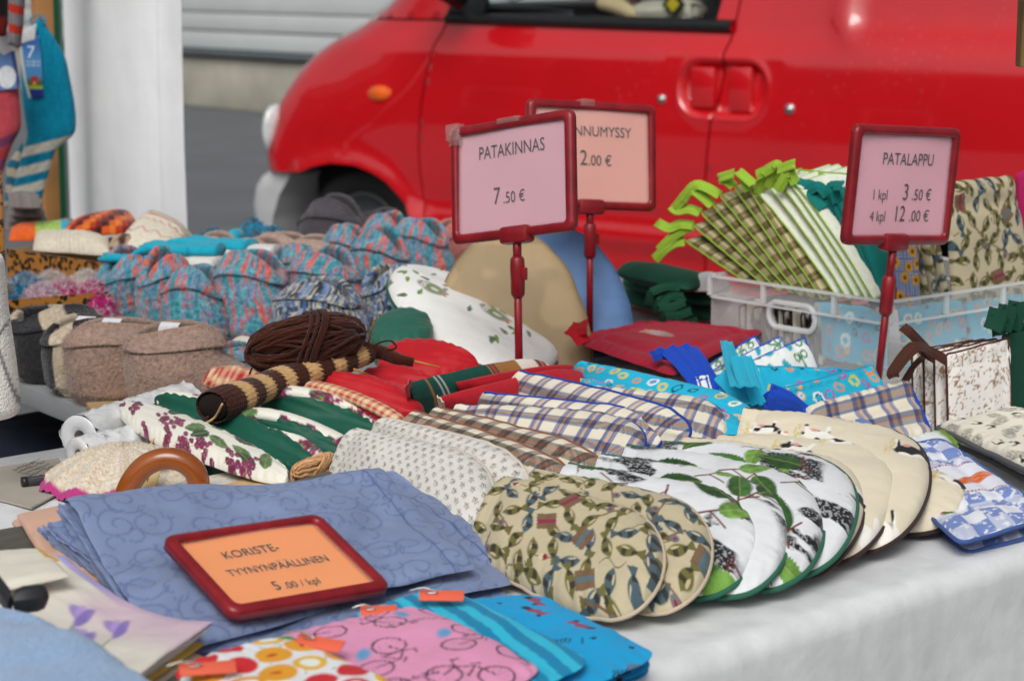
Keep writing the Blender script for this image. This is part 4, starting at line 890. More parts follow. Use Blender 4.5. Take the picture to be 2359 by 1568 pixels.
for i, lb in enumerate(('sheep print seat pad with grey edging, under its twin', 'sheep print seat pad with grey edging, on top of its twin')):
    o = 34 * (1 - i); holder(Q((2158 + o, 985 + o, .016 + .024 * i), (2418 + o, 1112 + o, .016 + .024 * i), (2560, 1030, .03 + .024 * i), (2345, 945, .05 + .024 * i)), sheep(90 + i), lb, PH, .016, piping=GRY, pr=.004, seed=90 + i, quilt=(), cat='seat pad', name='seat_pad', res=.0018, kind='sq.08')
# green seat cushions with ties behind the crate
for i, (q, lb) in enumerate(((Q((1425, 690, .02), (1650, 740, .02), (1690, 690, .03), (1440, 645, .03)), 'dark green seat cushion at the bottom of its pile behind the crate'), (Q((1432, 655, .055), (1650, 705, .05), (1690, 655, .06), (1440, 625, .06)), 'dark green seat cushion in the middle of its pile behind the crate'), (Q((1415, 628, .088), (1580, 668, .085), (1660, 650, .08), (1440, 610, .09)), 'dark green seat cushion on top of its pile behind the crate'))):
    o = tag(pillow('seat_cushion', q, .035, plain(C('#17523f')), kind='sq.2', seed=100 + i, res=.005, edge=2.2, infl=(.6, .5)), lb, 'cushion', 'green seat cushions behind the crate')
    a = P(1590 - 15 * i, 705 - 22 * i, .045 + .03 * i); looped(o, a, a + A([-.045, -.03, -.004]), a + A([-.05, -.02, -.025]), .014, C('#124634'))
    looped(o, a, a + A([-.03, -.02, -.03]), a + A([.01, -.03, -.02]), .014, C('#124634'))
tag(pillow('seat_cushion', Q((1580, 672, .075), (1660, 672, .075), (1680, 652, .08), (1600, 645, .08)), .03, plain(C('#dfe0de')), kind='sq.2', res=.006, edge=2.2), 'white cushion corner lying on the dark green cushions', 'cushion')

# crate
CRH = .128; K0, L0, R0 = P(2046, 694, CRH), P(1640, 634, CRH), P(2358, 660, CRH)
fA = L0 - K0; LA = np.linalg.norm(fA); fA = unit(fA); fB = A([fA[1], -fA[0], 0]); fB = fB if fB @ (R0 - K0) > 0 else -fB; LB = .45
kb = A([K0[0], K0[1], TABLE]) + (fA + fB) * .0
CRATE = bpy.data.materials.new('milky_plastic'); CRATE.use_nodes = True
n_, l_ = CRATE.node_tree.nodes, CRATE.node_tree.links; b_ = n_['Principled BSDF']; b_.inputs['Base Color'].default_value = (.82, .84, .84, 1); b_.inputs['Roughness'].default_value = .35
nz = n_.new('ShaderNodeTexNoise'); nz.inputs['Scale'].default_value = 14; mr = n_.new('ShaderNodeMapRange'); mr.inputs['To Min'].default_value = .15; mr.inputs['To Max'].default_value = .27
tc = n_.new('ShaderNodeTexCoord'); l_.new(tc.outputs['Object'], nz.inputs['Vector']); l_.new(nz.outputs['Fac'], mr.inputs['Value']); l_.new(mr.outputs[0], b_.inputs['Alpha'])
RIMP = mat('milky_plastic_rim', (.80, .83, .84), rough=.35, alpha=.55, var=.05)
crate = thing('plastic_crate', 'milky plastic storage crate full of pot holders', 'crate', kb + (fA * LA + fB * LB) / 2)
def cpt(a, b, z): return kb + fA * a + fB * b + UP * z
def plate(name, outl, hole, o, ax, az, nrm, th):
    L = [A(outl)] + ([A(hole)] if hole is not None else []); allb = np.vstack(L); ed = []; k = 0
    for q in L: ed += [(k + i, k + (i + 1) % len(q)) for i in range(len(q))]; k += len(q)
    vo, _, fo, *_ = geometry.delaunay_2d_cdt([Vector(p) for p in allb], ed, [], 0, 1e-7); v2 = A([p[:] for p in vo]); tri = A([f for f in fo], int); cen = v2[tri].mean(1); ok = pip(cen, L[0])
    if hole is not None: ok &= ~pip(cen, L[1])
    tri = tri[ok]; w = lambda p, d: o + p[:, :1] * ax + p[:, 1:] * az + nrm * d
    mb = MB(); mb.add(w(v2, th / 2), None, tri); mb.add(w(v2, -th / 2), None, tri[:, ::-1])
    for q in L: n = len(q); mb.add(np.vstack([w(q, th / 2), w(q, -th / 2)]), [(i, (i + 1) % n, n + (i + 1) % n, n + i) for i in range(n)])
    return mb.build(name, CRATE, crate, smooth=False)
h0 = LA * .515; hz = CRH - .046
hole = A([[h0 + (.028 if math.cos(t) > 0 else -.028) + .0155 * math.cos(t), hz + .0155 * math.sin(t)] for t in np.linspace(.01, 2 * math.pi + .01, 33)[:-1]])
rect = lambda L, H, z0=.004: A([[0, z0], [L, z0], [L, H], [0, H]])
plate('front_wall', rect(LA, CRH), hole, kb, fA, UP, -fB, .0025); plate('back_wall', rect(LA, CRH), None, kb + fB * LB, fA, UP, fB, .0025)
plate('side_wall', rect(LB, CRH), None, kb, fB, UP, -fA, .0025); plate('side_wall', rect(LB, CRH), None, kb + fA * LA, fB, UP, fA, .0025)
box('bottom', cpt(LA / 2, LB / 2, .005), fA * LA / 2, fB * LB / 2, UP * .0015, CRATE, crate, .2)
def ring(name, z, out, th):
    o = out; lp = [cpt(-o, -o, z), cpt(LA + o, -o, z), cpt(LA + o, LB + o, z), cpt(-o, LB + o, z)]; rnd = []
    for i in range(4):
        p, a, b = lp[i], lp[i - 1], lp[(i + 1) % 4]; rnd += [p + unit(a - p) * .018, p + unit(a - p) * .006 + unit(b - p) * .006, p + unit(b - p) * .018]
    rnd = A(rnd); inn = []
    c = cpt(LA / 2, LB / 2, z); sect = [(0, th), (0, -th), (-o - .001, -th), (-o - .001, th)]; rows = []
    for s, dz in sect: rows.append(rnd + (c - rnd) / np.linalg.norm(c - rnd, axis=1)[:, None] * (-s) + UP * dz)
    return mk(name, np.stack(rows), gridq(4, len(rnd), cu=True, cv=True), RIMP, crate, smooth=False)
ring('rim', CRH, .010, .0018); ring('ledge', CRH - .034, .009, .0014)
for a in (.0, LA * .28, LA * .68, LA): box('rib', cpt(a, -.0045, CRH - .017), fA * .0035, fB * .0042, UP * .0150, RIMP, crate, .2)
for b in (.0, .13, .27, .4): box('rib', cpt(-.0045, b, CRH - .017), fB * .0035, fA * .0042, UP * .0150, RIMP, crate, .2)
hl_ = hole - hole.mean(0)
tube('handle_rim', A([kb + fA * (h0 + p[0] * 1.12) + UP * (hz + p[1] * 1.28) - fB * .004 for p in hl_]), .0045, RIMP, crate, 8, closed=True)
# inside the crate
def inpt(x, y, dep=.02):                              # photo point lifted to a plane just behind the crate front
    d = ray(x, y); o = kb + fB * dep; t = ((o - EYE) @ fB) / (d @ fB); return EYE + d * t
def insd(x, y, dep=.02):                              # the same just behind the crate's long side
    d = ray(x, y); o = kb + fA * dep; t = ((o - EYE) @ fA) / (d @ fA); return EYE + d * t
GP = dict(bg='#cdc596', a='#6a5a34', b='#7d5230', g='#6f6a44', alt='#a88a62', per=.032)
def fan(As, Bs, prt, pip_, lbl, tiecol, seed, T_=.013, ties=None, dep=.03, depth=.16, bend=0.0, pf=None, wdir=None):
    pf = pf or inpt; wdir = fB if wdir is None else wdir
    for i, (a, b) in enumerate(zip(As, Bs)):
        pa, pb = pf(*a, dep), pf(*b, dep); ext = unit(pb - pa); pb = pb + ext * .03; w = wdir * depth + UP * (.02)
        h = holder(A([pa, pb, pb + w, pa + w]), prt(seed + i), lbl[i], PH, T_, piping=pip_, pr=.0015, seed=seed + i, infl=(.5, .5), edge=9, bendv=0, bend=bend, quilt=(), res=.0022, fullback=True, wr=.6)
        if ties and i < len(ties):
            for (t1, t2) in ties[i]: ribbon('tie', [pa, (pa + inpt(*t1, dep - .01)) / 2 + UP * .004, inpt(*t1, dep - .01), inpt(*t2, dep - .012)], .017, tiecol * 1.15, h, n=18)
ordn = ['outermost', 'second', 'third', 'fourth', 'fifth', 'sixth', 'innermost']
fan([(1577, 556), (1595, 520), (1612, 490), (1640, 474), (1657, 450), (1690, 430), (1726, 440)], [(1690, 632), (1735, 636), (1766, 643), (1795, 647), (1816, 650), (1843, 652), (1870, 656)], lambda s: plaid(**GP, seed=s), LIME,
    ['%s green plaid pot holder of the fan in the crate' % o for o in ordn], LIME, 110, .016, ties=[[((1530, 575), (1508, 598))], [((1540, 525), (1512, 512)), ((1535, 560), (1518, 578))], [((1560, 485), (1546, 475))], [((1590, 440), (1555, 480))], [((1600, 428), (1570, 462))], [((1655, 412), (1690, 400))], [((1700, 395), (1735, 425))]])
ordw = ['first', 'second', 'third', 'fourth', 'last']
fan([(1746, 447), (1771, 433), (1793, 418), (1812, 418), (1832, 424)], [(1905, 656), (1928, 658), (1950, 657), (1972, 660), (1988, 655)], lambda s: plain(C('#dfe3d2'), .05), LIME, ['%s white pot holder with lime edging in the crate' % o for o in ordw], LIME, 120, .016,
    ties=[[((1765, 395), (1742, 405))], [((1790, 380), (1755, 400))], [((1830, 378), (1790, 392))], [], [((1815, 400), (1790, 440))]], dep=.035, bend=.006, depth=.12)
fan([(1884, 440), (1905, 452), (1928, 468), (1950, 485)], [(1985, 664), (1998, 667), (2010, 670), (2022, 673)], lambda s: plain(TEAL, .08), TEAL * .8, ['%s teal pot holder in the crate beside the white ones' % o for o in ('first', 'second', 'third', 'last')], TEAL, 130, .015,
    ties=[[((1850, 425), (1835, 420)), ((1870, 450), (1895, 480))], [((1880, 430), (1862, 440))], [((1915, 430), (1940, 428))], []], dep=.05, bend=.004, depth=.07)
def sunf(x, y):
    c = mixc(base(x, y, C('#c9d2e2'), .02), C('#4a5f9a'), .8 * (((x / .004) % 1 < .6) | ((y / .004) % 1 < .6)))
    return stamp(x, y, c, scat(x, y, .026, 5, .25), .014, lambda lx, ly, cc, k: mixc(mixc(cc, C('#e0a01c'), ell(lx, ly, .009 * (1 + .15 * np.cos(9 * np.arctan2(ly, lx))), .009, .3)), C('#6a4418'), ell(lx, ly, .0035, .0035)))
q = A([insd(2048, 500, .03), insd(2104, 500, .03), insd(2120, 715, .03), insd(2066, 715, .03)]); holder(q, sunf, 'blue gingham pot holder with yellow sunflowers in the crate', PH, .012, seed=140, quilt=(), res=.0016, infl=(.5, .5))
fan([(2092, 540), (2112, 530), (2132, 520), (2152, 505)], [(2116, 672), (2137, 672), (2158, 670), (2182, 668)], lambda s: fish(s, 1.2), None, ['%s folded fishing print pot holder standing in the crate' % o for o in ('first', 'second', 'third', 'fourth')], TEAL, 150, .017, dep=.03, pf=insd, wdir=fA)
q = A([insd(2178, 420, .04), insd(2330, 404, .04), insd(2376, 690, .025), insd(2190, 700, .025)]); holder(q, fish(160, 1.35), 'large fishing print pot holder facing out of the crate', PH, .02, seed=160, quilt=(('y', .2),), res=.0016)
q = A([inpt(1838, 392, .10), inpt(1975, 404, .10), inpt(2000, 640, .10), inpt(1890, 640, .10)]); holder(q, lambda x, y: mixc(base(x, y, C('#dfe6da')), LIME, sstep(.45, .55, vnoise(x * 25, y * 40, 3))), 'lime and white pot holder at the back of the crate behind the teal ones', PH, .016, seed=161, quilt=(('y', .25),), res=.002, piping=LIME)
q = A([insd(2338, 400, .07), insd(2440, 360, .07), insd(2440, 640, .07), insd(2352, 640, .07)]); holder(q, plain(C('#b01f5c')), 'magenta pot holder at the far end of the crate', PH, .016, seed=162, quilt=(), res=.003)
# small dark-edged pot holders standing low in the crate, seen through the handle hole and the milky wall
for i in range(11):
    a = LA * (.40 + .045 * i) + .003 * math.sin(i * 5); c0, c1 = cpt(a, .012, .008), cpt(a + .006, .012, .088 + .006 * math.sin(i * 3)); w = fB * .14
    holder(A([c0, c1, c1 + w, c0 + w]), (lambda s: (lambda x, y: mixc(base(x, y, C('#cfc9bb')), C('#1d1a19'), sstep(.45, .5, fbm(x * 40, y * 40, s)))))(i), 'cream and black pot holder packed upright inside the milky crate', 'pot holders packed low inside the crate', .010, seed=170 + i, infl=(.5, .5), edge=8, quilt=(), res=.006, wr=.4, piping=C('#2a2623'), pr=.0015)
for i in range(2):
    b = .05 + .16 * i; c0 = cpt(.010, b, .02); holder(A([c0, c0 + fB * .15, c0 + fB * .15 + UP * .09 + fA * .015, c0 + UP * .09 + fA * .015]), rings(seed=180 + i), ['turquoise ring pot holder showing through the crate wall near its corner', 'turquoise ring pot holder showing through the middle of the crate wall'][i], PH, .014, seed=180 + i, quilt=(), res=.0025)

for i in range(2):
    c0 = cpt(.012 + .05 * i, .016 + .012 * i, .02); e = fA * .11; holder(A([c0, c0 + e, c0 + e + UP * .085, c0 + UP * .09]), rings(seed=190 + i), ['turquoise ring pot holder pressed against the crate front near its corner', 'turquoise ring pot holder behind another inside the crate front'][i], PH, .012, seed=190 + i, quilt=(), res=.0022)
# ------------------------------------------------------------------ tea cosies
def band_of(o, c, prt, r=.011, side=0, name='print_band', kind='lens', lift=.0, flat=.55):
    c = A(c); q = np.linspace(.04, .96, 70); x, w = prof_w(kind, q); y = .5 + (-.5 if side == 0 else .5) * w
    p = (c[0] * (1 - x[:, None]) + c[1] * x[:, None]) * (1 - y[:, None]) + (c[3] * (1 - x[:, None]) + c[2] * x[:, None]) * y[:, None] + UP * lift
    rad = r * np.clip(np.minimum(q, 1 - q) / .12, .15, 1); v, qd, tr = tubev(p, rad, 18, flat=flat)
    L = np.concatenate([[0], np.cumsum(np.linalg.norm(np.diff(p, axis=0), axis=1))]); th = np.linspace(-math.pi, math.pi, 18, endpoint=False)
    S, TH = np.meshgrid(L, th * r * 1.3, indexing='ij'); cc = prt(S, TH).reshape(-1, 3); cc = np.vstack([cc, cc[:1], cc[-1:]]); return MB().add(v, qd, tr, cc).build(name, COTTON, o)
COZ = 'tea cosies piled beside the knitting'
def cosy(c, col, label, T_=.035, seed=0, band=None, kind='lens', br=.011, res=.003, piping=None, side=0, edge=3.2, **k):
    T_ = T_ * .8
    prt = col if callable(col) else plain(col, .08)
    o = pillow('tea_cosy', c, T_, prt, None, SATIN, kind=kind, seed=seed, res=res, edge=edge, piping=piping, pr=.003, infl=k.pop('infl', (.8, .5)), wr=k.pop('wr', 2.2), quilt=k.pop('quilt', ()), **k)
    if band is not None: band_of(o, c, band, br, kind=kind, side=side)
    return tag(o, label, 'tea cosy', COZ)
GS, RS = C('#0c5442'), C('#b80d1c')
def owl(x, y):
    c = base(x, y, C('#e9e9e6'), .02, 20, 2); rr = np.random.default_rng(11)
    for i in range(40):
        px, py, ro = rr.uniform(.0, .30), rr.uniform(-.085, .085), rr.uniform(0, 6.3); col = C(['#5f8f2e', '#2f6238', '#86807a'][i % 3]); c = stamp(x, y, c, [(px, py, ro, i)], .014, leafd(.0105, .0052, col))
    for (ox, oy) in ((.085, .03), (.20, -.005)):
        lx, ly = x - ox, y - oy; c = mixc(c, C('#98908a'), ell(lx, ly, .030, .017, .1)); c = mixc(c, C('#6d8f3a'), ell(lx - .004, ly, .016, .010)); c = mixc(c, C('#d6d3cc'), ell(lx - .006, ly, .009, .005))
        for s in (-1, 1): c = mixc(c, C('#e8e6de'), ell(lx + .016, ly - s * .006, .0055, .0055)); c = mixc(c, C('#332f2c'), ell(lx + .016, ly - s * .006, .0024, .0024)); c = mixc(c, C('#c9702c'), ell(lx - .03, ly - s * .006, .004, .003))
    return c
cosy(Q((955, 588, .15), (1340, 800, .020), (1180, 905, .0), (850, 690, .11)), owl, 'white owl print tea cosy with green edging leaning on the beige one', .05, 200, edge=2.4, wr=1.2, res=.0018, piping=C('#20543e'), infl=(.8, .35))
def beige(x, y): return base(x, y, C('#a8926f'), .10, 16, 4) * (.9 + .2 * sstep(.4, .6, vnoise(x * 30, y * 30, 6)))[..., None]
cosy(A([D(1000, 868, 3.32), D(985, 532, 3.44), D(1352, 532, 3.44), D(1368, 868, 3.32)]), beige, 'big beige half-round tea cosy standing behind the owl print one', .05, 201, kind='dome', res=.003, infl=(.5, .5), edge=8, wr=1.4, piping=C('#8a7656'))
cosy(A([D(1090, 815, 3.55), D(1095, 522, 3.62), D(1450, 522, 3.62), D(1462, 815, 3.55)]), C('#5c80b0'), 'big blue half-round tea cosy standing behind the beige one', .05, 202, kind='dome', res=.003, infl=(.5, .5), edge=8, wr=1.4, piping=C('#4a6c9a'))
cosy(Q((845, 770, .05), (1015, 740, .07), (1030, 850, .02), (860, 860, .02)), C('#2e6a58'), 'plain green tea cosy lying under the owl print one', .05, 203, kind='disc')
cosy(Q((840, 745, .085), (985, 712, .10), (1010, 800, .06), (860, 830, .05)), C('#246050'), 'plain green tea cosy squeezed against the owl print edge', .045, 204, kind='disc')
cosy(Q((880, 782, .08), (1090, 800, .08), (1120, 905, .02), (860, 900, .03)), RS, 'bright red tea cosy rising behind the knitting needles', .04, 205, kind='disc')
cosy(Q((850, 835, .075), (1010, 860, .07), (1030, 950, .02), (820, 930, .03)), RS * .95, 'red tea cosy in the middle of the red ones', .04, 206)
cosy(Q((745, 845, .09), (985, 905, .06), (965, 1010, .012), (700, 930, .04)), RS, 'fat red tea cosy bulging beside the dark green mitt', .05, 207, band=None)
chk = gingham('#b01a28', '#e4c9a0', .011)
cosy(Q((690, 868, .085), (945, 965, .05), (900, 1020, .012), (650, 930, .04)), RS, 'red tea cosy with a chequered edge band', .035, 208, quilt=(('y', .55),), band=chk, br=.014)
cosy(Q((480, 838, .09), (640, 860, .08), (640, 910, .05), (470, 890, .05)), chk, 'red chequered tea cosy showing behind the striped knitting', .035, 209)
cosy(Q((620, 880, .085), (905, 965, .04), (860, 1050, .01), (590, 970, .03)), GS, 'green tea cosy with grape edge band next to the chequered one', .035, 210, quilt=(('y', .55),), band=grapes(5), br=.017)
cosy(Q((570, 930, .075), (830, 1025, .03), (800, 1085, .008), (530, 1015, .025)), GS, 'green tea cosy with grape edge band in the middle of the grape ones', .035, 211, quilt=(('y', .55),), band=grapes(7), br=.015)
cosy(Q((365, 888, .08), (745, 1035, .03), (700, 1110, .008), (350, 985, .03)), GS, 'long green tea cosy with grape edge band under the open end of the knitting', .035, 212, quilt=(('y', .55),), band=grapes(9), br=.014)
o = cosy(Q((262, 945, .035), (700, 1105, .03), (655, 1165, .006), (262, 1010, .010)), GS, 'grape print tea cosy with green underside lying behind the wooden handle', .03, 213)
pillow('print_panel', Q((288, 905, .062), (690, 1070, .045), (640, 1138, .03), (262, 985, .045)), .022, grapes(3), None, SATIN, o, kind='lens', seed=214, res=.0018, edge=2.2)
# red and dark green mitts lying across
def xmas(x, y):
    c = base(x, y, C('#0f4a40'), .08, 40, 3); t = x
    for p, w, col in ((.035, .0016, '#b07a30'), (.150, .0016, '#b07a30'), (.157, .0035, '#b23a44')): c = mixc(c, C(col), sstep(w, w * .5, np.abs(t - p)))
    for p in (.05, .058): c = mixc(c, C('#c9d6cf'), .7 * (np.abs(t - p) < .0009) * (np.abs(y) < .05))
    c = mixc(c, C('#d7ddd6'), (np.abs(x - .115) < .017) & (np.abs(y + .01) < .018)); c = mixc(c, C('#2f5a34'), ell(x - .113, y + .008, .010, .010, .3)); c = mixc(c, C('#a8323c'), ell(x - .120, y + .022, .006, .003))
    c = mixc(c, C('#9a6a38'), (x > .163) & (x < .205)); c = mixc(c, C('#e4ddd0'), (x > .205) & (x < .245)); c = mixc(c, C('#a8323c'), np.abs(x - .243) < .002)
    g = (x > .25); c = np.where(g[..., None], gingham('#b02430', '#e9e2d6', .018)(x, y), c)
    return c
xm_ = lettered(xmas, C('#2a3d66'), [('naises', .224, .0, .030, math.pi / 2)])
m_ = mitt([(936, 880), (952, 985), (1285, 905), (1268, 808)], xm_, 'dark green festive mitt with gold lines and lettering beside the red cosies', 'mitts lying across the pile', (.085, .01, .02, .09), T_=.03, seed=220, back=C('#a8323c'), res=.0016)
strap('lining', [P(938, 882, .088), P(946, 930, .05), P(953, 985, .012)], .014, C('#b84a50'), m_)
m_ = mitt([(1008, 915), (1030, 975), (1360, 910), (1345, 835)], plain(C('#c0202e')), 'red mitt with pale lining lying between the green mitt and the plaid mitts', 'mitts lying across the pile', (.075, .012, .02, .075), T_=.035, seed=221, res=.002)
strap('lining', [P(1014, 918, .082), P(1018, 940, .055), P(1034, 972, .014)], .012, C('#ddd2bd'), m_)
mitt([(1050, 880), (1075, 920), (1350, 870), (1335, 830)], plain(C('#b81a2a')), 'red mitt tucked behind the other red mitt', 'mitts lying across the pile', (.08, .03, .03, .075), T_=.03, seed=222, res=.003)

# ------------------------------------------------------------------ knitting, yarn, needles
YB, YC = C('#3f1c12'), C('#c9a26e')
def skein(name, label, c, ax, side, up, a, b, col, n, r, seed, wrap=6, cat='yarn'):
    rr = np.random.default_rng(seed); mb = MB(); ax, side, up = unit(ax), unit(side), unit(up); t = np.linspace(0, 2 * math.pi, 44, endpoint=False)
    for i in range(n):
        f = rr.uniform(.55, 1) ** .5; ph = rr.uniform(0, math.pi * 2); tw = rr.normal(0, .35); aa, bb_ = a * (f * .9 + .1) * rr.uniform(.92, 1.03), b * f
        d = np.cos(ph + tw * np.cos(t))[:, None] * side + np.sin(ph + tw * np.cos(t))[:, None] * up * .95
        p = c + ax * (np.cos(t) * aa)[:, None] * (1 - .08 * math.sin(ph)) + d * (np.sign(np.sin(t)) * np.abs(np.sin(t)) ** .7 * bb_)[:, None] + rr.normal(0, .0006, (44, 3)); p[:, 2] = np.maximum(p[:, 2], c[2] - b * .8)
        v, q, _ = tubev(p, r, 6, closed=True); mb.add(v, q, None, A(col) * rr.uniform(.7, 1.35))
    for i in range(wrap):
        s = a * rr.uniform(.0, .35); p = c + ax * (s + .01 * np.sin(t * 2))[:, None] + (np.cos(t)[:, None] * side + np.sin(t)[:, None] * up) * b * 1.04; v, q, _ = tubev(p, r, 6, closed=True); mb.add(v, q, None, A(col) * rr.uniform(.8, 1.2))
    o = mb.build(name, KNIT); return tag(o, label, cat)
cs = P(705, 790, .125); skein('yarn_skein', 'dark brown wool skein lying above the striped knitting', cs, P(830, 775, .13) - P(580, 815, .12), (0, -1, .1), (0, 0, 1), .082, .040, YB * 1.1, 95, .0021, 5, 8)
cs = P(735, 1078, .028); skein('yarn_skein', 'small light brown twine bundle beside the small-flower mitt', cs, P(795, 1060, .03) - P(660, 1090, .03), (0, -1, .2), (0, 0, 1), .040, .016, C('#c89a6c'), 46, .0018, 8, 12)
sk = thing('knitted_sock', 'brown and cream striped knitted sock still on its needles', 'knitting', P(650, 930, .06))
def knit_tube(name, pts, rad, colf, parent, m=150, n=64, flat=.8, stitch=.0042, amp=.0011, cap=False):
    p = spline(pts, m); v, q, t = tubev(p, rad(np.linspace(0, 1, m)), n, flat=flat, cap=cap); L = np.concatenate([[0], np.cumsum(np.linalg.norm(np.diff(p, axis=0), axis=1))])
    th = np.linspace(0, 2 * math.pi, n, endpoint=False); S, TH = np.meshgrid(L, th, indexing='ij'); k = 21
    cen = np.repeat(p, n, 0); d = v[:m * n] - cen; dl = np.linalg.norm(d, axis=1)[:, None]
    bump_ = amp * (np.abs(np.sin(TH * k / 2)) + .5 * np.sin(S / stitch * 2 * math.pi + 2.5 * np.abs(np.sin(TH * k / 2)))).ravel()[:, None]; v[:m * n] = cen + d / dl * (dl + bump_)
    cc = colf(S + .006 * np.abs(np.sin(TH * k / 2)), TH).reshape(-1, 3); cc = np.vstack([cc, np.broadcast_to(cc[0], (len(v) - len(cc), 3))]) if len(v) > len(cc) else cc
    return MB().add(v, q, t, cc).build(name, KNIT, parent)
def sockcol(S, TH):
    b = (S > .045) & (((S - .045) / .0235) % 2 < .95); c = np.where(b[..., None], YC, YB); return c * (.85 + .3 * vnoise(S * 500, TH * 30, 3))[..., None]
a0, a1, a2 = P(488, 938, .075), P(660, 872, .085), P(842, 812, .10)
knit_tube('leg', [a0, a0 * .66 + a1 * .34, a1, a2], lambda t: .024 + .002 * np.sin(t * 9) - .006 * sstep(.8, 1, t), sockcol, sk)
inn = a0 + (a1 - a0) * .2; tube('opening', [a0 + (a1 - a0) * .004, inn], .0205, mat('opening_shade', C('#160a06'), rough=1), sk, 24, flat=.8)  # near-black plug stands in for the shade inside the sock
knit_tube('foot', [P(838, 806, .095), P(880, 812, .09), P(915, 826, .085), P(952, 834, .08)], lambda t: .013 - .006 * t, lambda S, TH: np.broadcast_to(YB, S.shape + (3,)) * 1.15, sk, 60, 40, cap=True)
NED = mat('bamboo', C('#c58a3a'), rough=.4, var=.15, vscale=30)
for a, b in (((843, 812, .085), (862, 733, .15)), ((838, 812, .085), (841, 768, .12)), ((930, 826, .085), (1012, 845, .075)), ((815, 850, .09), (858, 866, .075))): tube('needle', [P(*a), P(*b)], [.0016, .0011], NED, sk, 8)
tube('yarn_loop', spline([P(845, 810, .1), P(872, 790, .11), P(900, 785, .11), (P(912, 800, .10)), P(890, 808, .095)], 30), .0015, KNIT, sk, 6, col=YB)
tube('yarn_end', spline([P(512, 930, .085), P(490, 965, .06), P(440, 985, .055), P(390, 988, .055), P(355, 1012, .045), P(345, 1030, .035)], 40), .0016, KNIT, sk, 6, col=YC)
tube('yarn_end', spline([P(520, 915, .09), P(500, 950, .065), P(430, 978, .06), P(370, 1000, .05), P(325, 1038, .03), P(285, 1046, .02)], 40), .0014, KNIT, sk, 6, col=YB)
tube('yarn_end', spline([P(592, 770, .12), P(575, 800, .11), P(585, 830, .10), P(575, 860, .09)], 24), .0014, KNIT, sk, 6, col=YB)
# ------------------------------------------------------------------ felted slippers
def fuzz(parent, v, nrm, col, n, length, seed, name='fuzz', rad=.00030, lean=.6):
    rr = np.random.default_rng(seed); i = rr.integers(0, len(v), n); d = nrm[i] + rr.normal(0, lean, (n, 3)); d /= np.linalg.norm(d, axis=1)[:, None]; L = length * rr.uniform(.3, 1, (n, 1))
    b = v[i] + rr.normal(0, .001, (n, 3)); s = np.cross(d, rr.normal(size=(n, 3))); s /= np.linalg.norm(s, axis=1)[:, None]; dr = A([0, 0, -1]) * L * .25
    V = np.stack([b - s * rad, b + s * rad, b + d * L + dr], 1).reshape(-1, 3); c = np.repeat(np.broadcast_to(col, v.shape)[i], 3, 0)
    o = mk(name, V, np.arange(3 * n).reshape(-1, 3), WOOL, parent, col=c * 1.1, smooth=False); o['kind'] = 'stuff'; return o
def gnorm(W):
    n = np.cross(np.gradient(W, axis=0), np.gradient(W, axis=1)); return n / (np.linalg.norm(n, axis=-1, keepdims=True) + 1e-12)
def streaks(seed, cols=('#5a7f9a', '#2f7f8a', '#4a98a0', '#357a8c', '#7d86a8', '#57a2a6', '#8f7f98', '#c0605a', '#cc6a5c'), w=.0055, h=.032):
    cl = A([C(q) for q in cols]) * 1.15
    def f(a, z):
        k = (vnoise(a / w, z / h, seed) * .65 + vnoise(a / (w * .4) + 9, z / (h * .5), seed + 3) * .35); i = np.clip(((k - .18) / .64 * len(cl)), 0, len(cl) - 1.001); j = i.astype(int); fr_ = sstep(.35, .65, i - j)[..., None]
        c = cl[j] * (1 - fr_) + cl[np.minimum(j + 1, len(cl) - 1)] * fr_; return c * (.75 + .5 * vnoise(a / .002, z / .003, seed + 5))[..., None]
    return f
def solidw(col): return lambda a, z: base(a, z, C(col), .22, 300, 2)
SLG = 'felted slippers on the grey table'
